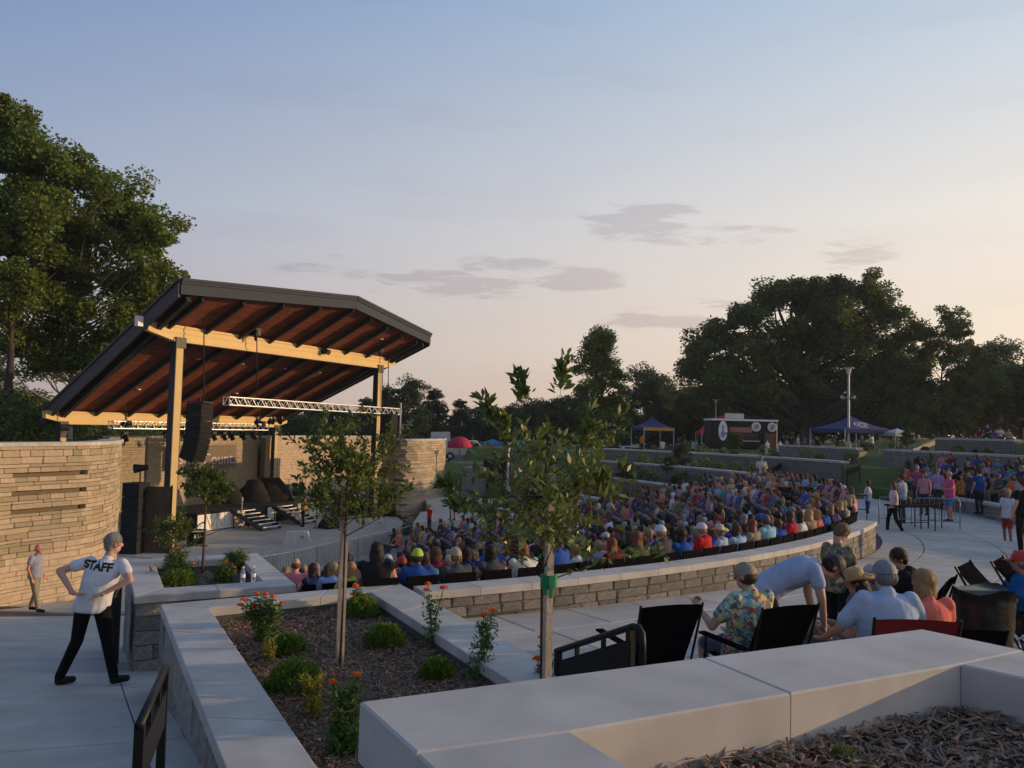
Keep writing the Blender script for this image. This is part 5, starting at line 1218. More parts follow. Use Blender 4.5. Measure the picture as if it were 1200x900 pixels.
def pose(hip, chest, head, face=(0, 1, 0), lat=(1, 0, 0), lat2=None, elL=None, haL=None, elR=None, haR=None, knL=None, anL=None, knR=None, anR=None, toe=(0, 1, 0), s=1.0, fat=1.0, f1=0, f2=0, hips=None):
    """figure faces +Y locally; L is +X... given as plain joint positions in metres"""
    d = dict(hip=V3(*hip), chest=V3(*chest), head=V3(*head), face=V3(*face).normalized(), lat=V3(*lat).normalized(), lat2=V3(*(lat2 or lat)).normalized(), toe=toe, fat=fat)
    for k, v in dict(elL=elL, haL=haL, elR=elR, haR=haR, knL=knL, anL=anL, knR=knR, anR=anR).items(): d[k] = V3(*v)
    return d
def body_parts(P):
    """returns primitive builders for body, shirt, trousers, shoes, hair frame"""
    f = P['fat']; hip, chest, head = P['hip'], P['chest'], P['head']; lat, lat2 = P['lat'], P['lat2']
    up = (chest-hip).normalized(); fw = up.cross(lat)*-1 if False else lat.cross(up)*-1
    fw = up.cross(lat).normalized()
    shz = chest+up*.13; sh = {'L': shz+lat*.18, 'R': shz-lat*.18}; hp = {'L': hip+lat2*.095, 'R': hip-lat2*.095}
    Rm = Matrix((lat, fw, up)).transposed(); mid_ = hip.lerp(chest, .5)
    fa = P['face']; hl = (fa.cross(V3(0,0,1))).normalized() if abs(fa.z) < .95 else lat; hu = hl.cross(fa).normalized(); Hm = Matrix((hl, fa, hu)).transposed()
    P.update(sh=sh, hp=hp, Rm=Rm, Hm=Hm, up=up, fw=fw, hl=hl, hu=hu, mid=mid_, shz=shz); return P
def torso(mb, P, g):
    """lofted trunk from hem to shoulders, one closed surface that bends with the spine"""
    f = P['fat']; hip, chest, up, lat, fw = P['hip'], P['chest'], P['up'], P['lat'], P['fw']; L_ = (chest-hip).length
    prof = [(-.30, .150, .105), (-.22, .168, .12), (-.05, .170, .122), (.25, .158, .115), (.5, .155, .112), (.75, .166, .116), (1.0, .176, .116), (1.2, .172, .105), (1.36, .130, .080), (1.44, .07, .055)]
    n = 16; V = []; bend = fw*(-.02)
    for t, a, b in prof:
        ff = f if t < 1.1 else 1+(f-1)*.4; c = hip+up*(L_*t)+bend*math.sin(math.pi*max(0, min(1, t)))
        belly = fw*(.03*(f-1)*4*math.exp(-((t-.35)/.3)**2)) if f > 1 else Vector()
        for i in range(n): an = 2*math.pi*i/n; V.append(c+belly+lat*((a*ff+g)*math.cos(an))+fw*((b*ff+g)*math.sin(an)))
    m_ = len(prof); mb.add(V, [(j*n+i, j*n+(i+1) % n, (j+1)*n+(i+1) % n, (j+1)*n+i) for j in range(m_-1) for i in range(n)]+[tuple(range(n-1, -1, -1)), tuple(range((m_-1)*n, m_*n))])
def m_body(P, vox, detail=True):
    mb = MB(); f = P['fat']; Rm, Hm = P['Rm'], P['Hm']
    torso(mb, P, 0)
    mb.ball(P['shz']-P['up']*.03, (.17, .08, .07), 12, 6, Rm)
    nb = P['shz']+P['up']*.0; cap_prim(mb, nb, P['head']-P['hu']*.09-P['face']*.015, .062, .052, 10)
    h = P['head']; mb.ball(h+P['hu']*.02-P['face']*.008, (.074, .092, .10), 14, 10, Hm); mb.ball(h+P['face']*.022-P['hu']*.055, (.056, .062, .062), 12, 8, Hm)
    if detail:
        mb.ball(h+P['face']*.095-P['hu']*.008, (.013, .02, .024), 8, 6, Hm)
        for s_ in (-1, 1): mb.ball(h+P['hl']*s_*.076-P['hu']*.002-P['face']*.004, (.012, .02, .032), 8, 6, Hm)
        mb.ball(h+P['face']*.078-P['hu']*.055, (.026, .014, .012), 8, 5, Hm)
    for k in 'LR':
        e, w_ = P['el'+k], P['ha'+k]; cap_prim(mb, P['sh'][k], e, .052, .042); cap_prim(mb, e, w_, .041, .027)
        kn, an = P['kn'+k], P['an'+k]; cap_prim(mb, P['hp'][k], kn, .088*f, .056); cap_prim(mb, kn, an, .055, .036)
        tv = V3(*P['toe']); cap_prim(mb, an-V3(0,0,.035), an+tv*.15-V3(0,0,.045), .04, .032)
    if not detail:
        for k in 'LR': d = (P['ha'+k]-P['el'+k]).normalized(); mb.ball(P['ha'+k]+d*.06, (.035, .03, .07), 8, 6, d.to_track_quat('Z', 'Y').to_matrix())
    me = remesh(mb, 'person', m_skin, vox, 4 if vox > .02 else 6)
    return me
def hand_mesh(P, k, curl=.4, out=None):
    """palm, four fingers of unequal length and a thumb from the side of the palm"""
    w_ = P['ha'+k]; d = (w_-P['el'+k]).normalized() if out is None else V3(*out).normalized(); ref = P['hl'] if abs(P['hl'].dot(d)) < .8 else V3(0,0,1)
    x = (ref-d*ref.dot(d)).normalized(); n = x.cross(d); s_ = 1 if k == 'L' else -1
    mb = MB(); Rm = Matrix((x, n, d)).transposed(); mb.ball(w_+d*.045, (.041, .016, .055), 12, 8, Rm); cap_prim(mb, w_-d*.02, w_+d*.02, .025, .026)
    for i, (ox, l_) in enumerate(((-.03, .062), (-.010, .074), (.010, .07), (.029, .055))):
        b = w_+d*.085+x*ox; c1 = curl; a1 = (d*math.cos(c1)+n*math.sin(c1)); p1 = b+a1*l_*.5; a2 = (d*math.cos(c1*2)+n*math.sin(c1*2)); p2 = p1+a2*l_*.5
        cap_prim(mb, b-d*.02, p1, .0095, .0088, 8); cap_prim(mb, p1, p2, .0088, .0075, 8)
    b = w_+d*.03-x*.03; p1 = b+(d*.7-x*.6).normalized()*.04+n*.01; p2 = p1+(d*.9-x*.2).normalized()*.03+n*.01; cap_prim(mb, b, p1, .012, .0105, 8); cap_prim(mb, p1, p2, .0105, .009, 8)
    return remesh(mb, 'hand', m_skin, .0042, 2)
def m_shirt(P, vox, sleeve=.5, length=.10, loose=1.0):
    mb = MB(); f = P['fat']; g = .022*loose; Rm = P['Rm']
    torso(mb, P, g)
    mb.ball(P['shz']-P['up']*.028, (.175+g*.5, .085+g*.6, .062), 12, 6, Rm); cap_prim(mb, P['shz']-P['up']*.02, P['shz']+P['up']*.035, .07, .064)
    for k in 'LR':
        a, b = P['sh'][k], P['sh'][k].lerp(P['el'+k], min(1, sleeve)); cap_prim(mb, a-P['up']*.01, b, .058+g*.4, .055+g*.5*loose)
        if sleeve > 1: cap_prim(mb, P['el'+k], P['el'+k].lerp(P['ha'+k], sleeve-1), .054, .042)
    return remesh(mb, 'shirt', m_cloth, vox, 4 if vox > .02 else 10)
def m_pants(P, vox, leg=1.0, m=None):
    mb = MB(); f = P['fat']; mb.ball(P['hip'], (.165*f+.014, .12*f+.014, .125), 12, 8, P['Rm'])
    for k in 'LR':
        cap_prim(mb, P['hp'][k], P['kn'+k] if leg >= .5 else P['hp'][k].lerp(P['kn'+k], leg*2), .098*f, .07)
        if leg > .5: cap_prim(mb, P['kn'+k], P['kn'+k].lerp(P['an'+k], (leg-.5)*2*.97), .07, .055)
    return remesh(mb, 'trousers', m or m_jean, vox, 3)
def m_shoes(P, vox, m):
    mb = MB(); tv = V3(*P['toe'])
    for k in 'LR': an = P['an'+k]; cap_prim(mb, an-V3(0,0,.035), an+tv*.16-V3(0,0,.045), .05, .04); mb.ball(an, (.05,.05,.04), 10, 6)
    return remesh(mb, 'shoes', m, vox, 2)
def m_hairstyle(P, style, vox, m=None):
    mb = MB(); h, fa, hu, hl, Hm = P['head'], P['face'], P['hu'], P['hl'], P['Hm']
    if style == 'under': mb.ball(h-fa*.028-hu*.012, (.079, .078, .06), 12, 10, Hm)
    if style in ('short', 'bob', 'long', 'pony'): mb.ball(h+hu*.034-fa*.022, (.084, .096, .096), 14, 10, Hm); mb.ball(h-fa*.05-hu*.02, (.07, .05, .07), 12, 8, Hm)
    if style == 'bob':
        for s_ in (-1, 1): mb.ball(h-hu*.05+hl*s_*.055-fa*.025, (.04, .06, .1), 10, 8, Hm)
        mb.ball(h-hu*.06-fa*.06, (.08, .04, .09), 10, 8, Hm)
    if style == 'long':
        mb.ball(h-hu*.10-fa*.07, (.09, .042, .17), 12, 10, Hm); mb.ball(h-hu*.22-fa*.085, (.085, .035, .13), 12, 10, Hm)
        for s_ in (-1, 1): mb.ball(h-hu*.06+hl*s_*.06-fa*.03, (.034, .055, .12), 10, 8, Hm)
    if style == 'pony': cap_prim(mb, h-fa*.105+hu*.03, h-fa*.14-hu*.14, .03, .022); 
    if style == 'thin': mb.ball(h-fa*.03-hu*.002, (.081, .082, .068), 12, 10, Hm)
    hm = remesh(mb, 'hair', m or m_hair, vox, 2)
    if style in ('thin',): return hm
    return add_strands(hm, P, 420, .006, 6, .018, 5) if vox < .011 else add_strands(hm, P, 90, .016, 4, .03, 5)
def add_strands(me, P, n, wd, steps, stepl, seed, seedup=.0):
    """thin locks laid over the hair so that it breaks up like hair"""
    if not len(me.vertices): return me
    bv_ = BVHTree.FromPolygons([v.co.copy() for v in me.vertices], [tuple(p.vertices) for p in me.polygons]); rr_s = random.Random(seed); hu, fa, h = P['hu'], P['face'], P['head']
    V = [tuple(v.co) for v in me.vertices]; Fc = [tuple(p.vertices) for p in me.polygons]; vs = [v.co.copy() for v in me.vertices]; crown_ = h+hu*.12-fa*.05
    for k in range(n):
        p = rr_s.choice(vs).copy(); pts = []; off_s = rr_s.uniform(.001, .011)*(wd/.004)**.3
        for s_ in range(steps):
            loc, no, _i, _d = bv_.find_nearest(p)
            if loc is None: break
            q = loc+no*off_s; pts.append((q, no)); away = (loc-crown_); away -= no*away.dot(no); d = (away.normalized() if away.length > 1e-4 else Vector())*.6+(-hu)*.8+Vector((rr_s.uniform(-1,1), rr_s.uniform(-1,1), rr_s.uniform(-.4,.4)))*.22
            d -= no*d.dot(no); p = q+(d.normalized() if d.length > 1e-4 else -hu)*stepl
        if len(pts) < 2: continue
        o = len(V)
        for i, (q, no) in enumerate(pts):
            nx_ = pts[min(i+1, len(pts)-1)][0]-pts[max(i-1, 0)][0]; sd_ = nx_.cross(no).normalized()*wd*.5*(1-.8*i/(len(pts)-1)); lift = no*(.004 if i == len(pts)-1 else 0); V += [tuple(q-sd_+lift), tuple(q+sd_+lift)]
        for i in range(len(pts)-1): Fc.append((o+2*i, o+2*i+1, o+2*i+3, o+2*i+2))
    out = bpy.data.meshes.new('hair'); out.from_pydata(V, [], Fc); out.materials.append(me.materials[0]); out.polygons.foreach_set('use_smooth', [True]*len(Fc)); out.update(); return out
def m_capmesh(P, vox, back=False, m=None):
    h, fa, hu, hl, Hm = P['head'], P['face'], P['hu'], P['hl'], P['Hm']; mb = MB(); n = 16
    for j in range(5):
        pass
    V = []; Fc = []
    for j in range(6):
        a = math.pi/2*j/5
        for i in range(n): t = 2*math.pi*i/n; V.append(h+hu*.022+hl*(.089*math.cos(a)*math.cos(t))+fa*(.106*math.cos(a)*math.sin(t)-.008)+hu*(.108*math.sin(a)))
    for j in range(5):
        for i in range(n): Fc.append((j*n+i, j*n+(i+1) % n, (j+1)*n+(i+1) % n, (j+1)*n+i))
    mb.add(V, Fc); bd_ = -1 if back else 1
    B = []
    for i in range(9):
        t = math.pi*i/8; B.append(h+hu*.026+hl*(.082*math.cos(t))+fa*bd_*(.085*math.sin(t)*.6+.045)); 
    T = [h+hu*(.024-.018*math.sin(math.pi*i/8))+hl*(.080*math.cos(math.pi*i/8))+fa*bd_*(.045+.125*math.sin(math.pi*i/8)) for i in range(9)]
    k = 9; V2_ = T+[p+hu*.006 for p in T]; mb.add(V2_, [tuple(range(8, -1, -1)), tuple(range(9, 18))]+[(i, (i+1) % 9, 9+(i+1) % 9, 9+i) for i in range(9)])
    return mb.mesh('cap', m or m_hair, True)
def m_hat(P, brim=.17, m=None):
    h, fa, hu, hl = P['head'], P['face'], P['hu'], P['hl']; mb = MB(); prof = [(0, .135), (.04, .14), (.075, .125), (.086, .06), (.092, .03), (brim*.75, .015), (brim, .035), (brim*1.0, .045), (brim*.72, .03), (.09, .04)]
    n = 20; V = []
    for (r, z) in prof:
        for i in range(n): t = 2*math.pi*i/n; up_ = (.02*math.cos(2*t) if r > .11 else 0); V.append(h+hu*(z+.02+up_)+hl*(r*math.cos(t))+fa*(r*1.12*math.sin(t)))
    mb.add(V, [(j*n+i, j*n+(i+1) % n, (j+1)*n+(i+1) % n, (j+1)*n+i) for j in range(len(prof)-1) for i in range(n)]); return mb.mesh('hat', m or m_hair, True)
def join_meshes(mes, name):
    V = []; Fc = []
    for me in mes:
        o = len(V); V += [tuple(v.co) for v in me.vertices]; Fc += [tuple(i+o for i in p.vertices) for p in me.polygons]
    out = bpy.data.meshes.new(name); out.from_pydata(V, [], Fc); out.materials.append(mes[0].materials[0]); out.polygons.foreach_set('use_smooth', [True]*len(Fc)); out.update(); return out
SIT = dict(knL=(.10, .45, .47), anL=(.11, .47, .09), knR=(-.10, .45, .47), anR=(-.11, .42, .09))
def sit(**k): d = dict(hip=(0,0,.5), chest=(0,-.06,.86), head=(0,-.02,1.15), elL=(.25,.05,.72), haL=(.12,.25,.62), elR=(-.25,.05,.72), haR=(-.12,.25,.62)); d.update(SIT); d.update(k); return body_parts(pose(**d))
def stand(**k): d = dict(hip=(0,0,.95), chest=(0,0,1.28), head=(0,.02,1.62), elL=(.25,-.03,1.12), haL=(.27,.06,.88), elR=(-.25,-.03,1.12), haR=(-.27,.06,.88), knL=(.10,.02,.5), anL=(.11,-.02,.09), knR=(-.10,.02,.5), anR=(-.11,-.02,.09)); d.update(k); return body_parts(pose(**d))
# --- shared low meshes for the crowd
HEADL = (0, -.02, 1.15)
PS = [sit(), sit(elL=(.26,-.02,.73), haL=(.2,.2,.6), haR=(-.02,.28,.66), fat=1.12), sit(chest=(0,-.03,.86), head=(0,.03,1.14), elL=(.2,.16,.75), haL=(.05,.33,.82), elR=(-.2,.16,.75), haR=(-.05,.33,.82)), sit(elL=(.3,-.02,.76), haL=(.34,.2,.64), elR=(-.24,.05,.7), haR=(-.05,.24,.6), fat=.92, face=(.35,1,-.05))]
LV = .026
crowd = []
for P in PS: crowd.append(dict(P=P, body=m_body(P, LV, False), shirt=m_shirt(P, LV), pants=m_pants(P, LV), bare=m_shirt(P, LV, .12), hair={s_: m_hairstyle(P, s_, .017) for s_ in ('short', 'bob', 'long', 'pony', 'thin', 'under')}, cap=m_capmesh(P, 0), hat=m_hat(P)))
PST = [stand(), stand(elL=(.27,.02,1.13), haL=(.12,.24,1.12), elR=(-.27,.02,1.13), haR=(-.12,.24,1.12), fat=1.15), stand(anL=(.12,.16,.09), knL=(.1,.14,.5), anR=(-.1,-.26,.12), knR=(-.1,-.05,.49), haL=(.26,-.05,.9), haR=(-.24,.16,.92))]
crowd_st = [dict(P=P, body=m_body(P, LV, False), shirt=m_shirt(P, LV), pants=m_pants(P, LV), shorts=m_pants(P, LV, .42), bare=m_shirt(P, LV, .12), shoes=m_shoes(P, LV, m_blackm), hair={s_: m_hairstyle(P, s_, .017) for s_ in ('short', 'bob', 'long', 'thin', 'under')}, cap=m_capmesh(P, 0), hat=m_hat(P)) for P in PST]
SKIN = [('', (1,1,1)), ('', (1.1,1.08,1.05)), ('', (.9,.82,.78)), ('', (1.05,.98,.95)), ('', (.55,.42,.36))]
HAIRC = {'dark brown': (.035,.018,.011), 'black': (.012,.01,.01), 'brown': (.09,.045,.022), 'auburn': (.19,.055,.018), 'blonde': (.42,.28,.12), 'sandy': (.24,.15,.08), 'grey': (.28,.27,.26), 'white': (.55,.54,.52)}
SHC = {'white': (.62,.61,.62), 'black': (.02,.02,.022), 'navy': (.025,.035,.10), 'royal blue': (.03,.08,.33), 'pale blue': (.28,.40,.58), 'teal': (.03,.26,.29), 'red': (.42,.025,.03), 'maroon': (.14,.02,.03), 'pink': (.55,.20,.26), 'coral': (.62,.16,.11), 'orange': (.62,.16,.03), 'lavender': (.32,.26,.48), 'grey': (.14,.14,.15), 'dark grey': (.07,.07,.075), 'olive green': (.09,.10,.05), 'green': (.04,.18,.07), 'tan': (.32,.24,.16), 'yellow': (.55,.42,.08), 'purple': (.13,.06,.24)}
SHW = ['white']*4+['black']*9+['navy']*8+['royal blue']*4+['pale blue']*4+['teal']*2+['red']*4+['maroon']*3+['pink']*4+['coral']*2+['orange']+['lavender']*3+['grey']*6+['dark grey']*5+['olive green']*2+['green']*2+['tan']*2+['yellow', 'purple', 'purple']
HW = ['dark brown']*8+['black']*4+['brown']*7+['auburn']*4+['blonde']*3+['sandy']*2+['grey']*2+['white']
def col4(c, j=0): return (*[max(0, x*(1+random.uniform(-j, j))) for x in c], 1)
def make_person(V, loc, rot, shirt, hairc, style, label, group, sc=1.0, cap=None, bare=False, pants=(.03,.035,.06), shorts=False, skin=None, lowkids=False):
    rt = mk('person', V['body'], None, loc, rot, sc, label, 'person', group); rt.color = col4(skin or random.choice(SKIN)[1])
    o = mk('shirt', V['bare'] if bare else V['shirt'], rt); o.color = col4(SHC[shirt] if isinstance(shirt, str) else shirt, .12)
    o = mk('trousers', V['shorts'] if shorts else V['pants'], rt); o.color = col4(pants)
    if 'shoes' in V: mk('shoes', V['shoes'], rt)
    if cap and style in ('short', 'thin'): style = 'under'
    if style != 'hat':
        o = mk('hair', V['hair'][style], rt); o.color = col4(HAIRC[hairc], .15)
    if style == 'hat': o = mk('straw_hat', V['hat'], rt); o.color = (.62,.47,.28,1); o = mk('hair', V['hair']['under'], rt); o.color = col4(HAIRC[hairc])
    if cap: o = mk('cap', V['cap'], rt); o.color = col4(cap, .1); 
    return rt
# folding seats
m_seatb = mat('seat_black', (.008, .008, .009), .9, .1, 5, spec=.02)
sm = MB(); sm.box((0,.02,.44), (.44,.42,.04)); m_seat = sm.mesh('seat', m_seatb); sm = MB(); sm.box((0,-.22,.72), (.44,.03,.30), Matrix.Rotation(.12, 3, 'X')); m_back = sm.mesh('backrest', m_seatb)
sm = MB()
for x in (-.2,.2): sm.tube((x,-.2,.0), (x,-.2,.85), .013, n=5); sm.tube((x,.2,.0), (x,.2,.43), .013, n=5)
m_leg = sm.mesh('frame', m_galv)
def seat(x, y, z, rot, label, group):
    rt = empty('folding_chair', (x, y, z), rot, label, 'chair', group); mk('seat', m_seat, rt); mk('backrest', m_back, rt); mk('frame', m_leg, rt)
# explicit people of the back rows, read off the photo: (pixel of head, row, shirt, hair, style, cap)
random.seed(21)
spots = []
for k, r in enumerate(ROWS):
    lo, hi = row_span(r); lo += .6; hi -= .6; step = math.degrees(.56/r); a = lo+step*.5; i = 0
    while a < hi:
        x, y = pol(r, a); z = row_z(r); hp_ = Vector((x, y, z+1.2)); kk = hp_ @ Vector(fwd); px = 600+F*(hp_ @ Vector(r2))/kk; py = 450-F*(hp_ @ Vector(u2))/kk
        # aisle gaps
        aisle = any(abs(a-g) < math.degrees(.55/r) for g in (-42, -14)) and k > 0
        if px > 315 and not aisle: spots.append([k, a, x, y, z, px, py, i])
        a += step; i += 1
sp_ur = []
for k, r in enumerate(UR):
    a = -15.5; 
    while a < (13.2 if k < 3 else 4 if k < 7 else 1.6):
        if random.random() < (.92 if k < 5 else .82): x, y = pol(r, a+random.uniform(-.3, .3)); z = up_z(r); hp_ = Vector((x, y, z+1.2)); kk = hp_ @ Vector(fwd); px = 600+F*(hp_ @ Vector(r2))/kk; py = 450-F*(hp_ @ Vector(u2))/kk; sp_ur.append([k, a, x, y, z, px, py, 0])
        a += math.degrees(.72/r)
fix = {  # back row, by head pixel
 355: ('teal', 'dark brown', 'short', None), 383: ('black', 'brown', 'long', None), 415: ('white', 'blonde', 'bob', None), 452: ('black', 'black', 'long', None), 493: ('royal blue', 'brown', 'thin', (.50,.60,.05)), 527: ('dark grey', 'sandy', 'short', (.42,.32,.2)), 556: ('maroon', 'dark brown', 'short', None), 592: ('black', 'auburn', 'long', None),
 622: ('white', 'auburn', 'long', None), 668: ('grey', 'grey', 'short', (.25,.25,.26)), 698: ('tan', 'grey', 'thin', (.3,.28,.27)), 720: ('maroon', 'auburn', 'long', None), 747: ('olive green', 'auburn', 'long', None), 762: ('dark grey', 'blonde', 'short', (.6,.62,.75)), 783: ('tan', 'brown', 'short', None), 800: ('royal blue', 'dark brown', 'bob', None), 812: ('pink', 'grey', 'short', (.2,.2,.28)), 822: ('red', 'blonde', 'short', (.6,.6,.62)), 836: ('pale blue', 'grey', 'hat', None), 868: ('pale blue', 'brown', 'bob', None), 889: ('tan', 'auburn', 'long', None), 912: ('royal blue', 'brown', 'short', None), 938: ('white', 'dark brown', 'bob', None), 950: ('tan', 'blonde', 'long', None), 960: ('coral', 'blonde', 'long', None), 985: ('purple', 'brown', 'short', None), 997: ('white', 'blonde', 'bob', None), 1006: ('black', 'blonde', 'long', None)}
def region_word(px, py, k):
    if k >= 100: side_ = 'left' if px < 1070 else ('middle' if px < 1130 else 'right')
    else: side_ = 'by the far planter' if px < 350 else 'left of middle tree' if px < 398 else 'right of middle tree' if px < 470 else 'above the tall marigold' if px < 540 else 'left of the pale stake' if px < 640 else 'right of the pale stake' if px < 720 else 'at mid wall' if px < 820 else 'above the floral shirt' if px < 905 else 'at the wall\'s right end'
    return side_
ordn = ['back row', 'second row', 'third row', 'fourth row', 'fifth row', 'sixth row', 'seventh row', 'eighth row', 'ninth row', 'tenth row', 'eleventh row', 'twelfth row', 'thirteenth row', 'fourteenth row', 'fifteenth row', 'sixteenth row', 'seventeenth row']
used = set(); n_ind = 0; rest = []
inview = [s_ for s_ in spots if -30 < s_[5] < 1230]
inview.sort(key=lambda s_: (s_[2]**2+s_[3]**2)); 
def looks(): 
    h = random.choice(HW); st_ = random.choices(['short', 'bob', 'long', 'pony', 'thin'], [4, 2.6, 3.2, .8, .5])[0]; c = None
    if st_ in ('short', 'thin') and random.random() < .33: c = random.choice([(.5,.5,.5), (.05,.05,.06), (.3,.22,.12), (.05,.08,.25), (.35,.03,.03), (.55,.5,.42)])
    return random.choice(SHW), h, st_, c
CAPW = {(.5,.5,.5): 'pale', (.05,.05,.06): 'black', (.3,.22,.12): 'brown', (.05,.08,.25): 'blue', (.35,.03,.03): 'red', (.55,.5,.42): 'cream'}
def describe(sh, h, st_, c, where):
    if st_ == 'hat': d = f'person in a straw hat and {sh} top'
    elif c: d = f'person in {CAPW.get(c, "light")} cap and {sh} shirt'
    else:
        wd = {'short': 'short', 'bob': 'chin-length', 'long': 'long', 'pony': 'tied-back', 'thin': 'thinning'}[st_]; d = f'person with {wd} {h} hair in {sh} top'
    return d+', '+where
def seated(s_, near, ur=False):
    k, a, x, y, z, px, py, i = s_; sh, h, st_, c = looks()
    if k == 0 and not ur:
        key = min(fix, key=lambda q: abs(q-px))
        if abs(key-px) < 14 and key in fix: sh, h, st_, c = fix.pop(key)
    lab = describe(sh, h, st_, c, f'{ordn[k]}, {region_word(px, py, k)}' if not ur else f'right hillside, {["lowest","second","third","fourth","fifth","sixth","seventh","eighth","ninth","tenth","top"][k]} tier, {region_word(px, py, 100)}')
    V = crowd[random.choices(range(4), [5, 3, 1, 2])[0]]; rot = math.radians(a)+math.pi/2+random.choice((random.uniform(-.25, .25), random.uniform(-.25, .25), random.uniform(-.7, .7)))
    if st_ in ('long', 'bob', 'pony') and V is crowd[1]: V = crowd[0]
    sc = random.uniform(.86, 1.03); make_person(V, (x, y, z+random.uniform(-.02, .03)), rot, sh, h, st_, lab, 'audience on the right hillside' if ur else 'audience seated in the bowl', sc, c, bare=(st_ in ('long', 'bob', 'pony') and random.random() < .45), pants=random.choice([(.03,.035,.07), (.02,.02,.02), (.18,.15,.1), (.05,.07,.14)]))
random.seed(33); TOT = 0; crowd_rest = []; 
ur_s = sorted(sp_ur, key=lambda s_: s_[2]**2+s_[3]**2); ur_s = [s_ for s_ in ur_s if s_[5] < 1215]
for s_ in inview:
    k, a, x, y, z, px, py, i = s_
    if k == 0 and random.random() < .06 and px > 640: seat(x, y, z, math.radians(a)+math.pi/2, f'empty black folding seat in the back row {region_word(px, py, 0)}', 'black seats along the back row'); continue
    if k > 0 and random.random() < .07: continue
    if TOT < 195:
        seated(s_, True); TOT += 1
        seat(x, y, z, math.radians(a)+math.pi/2, 'black folding seat in the '+ordn[k]+' of the bowl, a person sitting on it', 'black seats in the bowl, taken')
    else: crowd_rest.append(s_)
nu = 0
for s_ in ur_s:
    if nu < 95: seated(s_, True, True); nu += 1
    else: crowd_rest.append(s_)
# the farthest rows, beyond the three hundred nearest people, as one crowd
att = bpy.data.materials.new('crowd_colours'); att.use_nodes = True; _t = att.node_tree; _a = nn('ShaderNodeAttribute', _t); _a.attribute_name = 'col'; _t.links.new(_a.outputs['Color'], _t.nodes['Principled BSDF'].inputs['Base Color']); _t.nodes['Principled BSDF'].inputs['Roughness'].default_value = .85
def bake(me):
    co_ = np.empty(len(me.vertices)*3); me.vertices.foreach_get('co', co_); me.calc_loop_triangles(); tr = np.empty(len(me.loop_triangles)*3, dtype=np.int32); me.loop_triangles.foreach_get('vertices', tr); return co_.reshape(-1, 3), tr.reshape(-1, 3)
LOWV = .045; baked = []
P0 = PS[0]; bk = dict(body=bake(m_body(P0, LOWV, False)), shirt=bake(m_shirt(P0, LOWV)), pants=bake(m_pants(P0, LOWV)), **{h_: bake(m_hairstyle(P0, h_, .03)) for h_ in ('short', 'bob', 'long')})
Vs, Ts, Cs = [], [], []; off_ = 0; random.seed(44)
for s_ in crowd_rest:
    k, a, x, y, z, *_r = s_; rot = math.radians(a)+math.pi/2+random.uniform(-.2, .2); c_, s__ = math.cos(rot), math.sin(rot); Rz = np.array([[c_, -s__, 0], [s__, c_, 0], [0, 0, 1]]); sc = random.uniform(.93, 1.06)
    for key, colr in (('body', (.45,.26,.18)), ('shirt', SHC[random.choice(SHW)]), ('pants', (.03,.035,.06)), (random.choice(['short', 'bob', 'long']), HAIRC[random.choice(HW)])):
        v, t = bk[key]; Vs.append((v*sc) @ Rz.T+np.array([x, y, z])); Ts.append(t+off_); off_ += len(v); Cs.append(np.tile(np.array([*colr, 1.0]), (len(v), 1)))
if Vs:
    Vs = np.concatenate(Vs); Ts = np.concatenate(Ts); Cs = np.concatenate(Cs); me = bpy.data.meshes.new('crowd'); me.vertices.add(len(Vs)); me.vertices.foreach_set('co', Vs.reshape(-1)); me.loops.add(len(Ts)*3); me.loops.foreach_set('vertex_index', Ts.reshape(-1).astype(np.int32)); me.polygons.add(len(Ts)); me.polygons.foreach_set('loop_start', np.arange(len(Ts), dtype=np.int32)*3)
    me.update(calc_edges=True); ca = me.color_attributes.new('col', 'FLOAT_COLOR', 'POINT'); ca.data.foreach_set('color', Cs.reshape(-1)); me.polygons.foreach_set('use_smooth', [True]*len(Ts)); me.materials.append(att)
    mk('distant_audience', me, kind='stuff')
print('people', TOT, nu, len(crowd_rest), len(inview), len(ur_s))

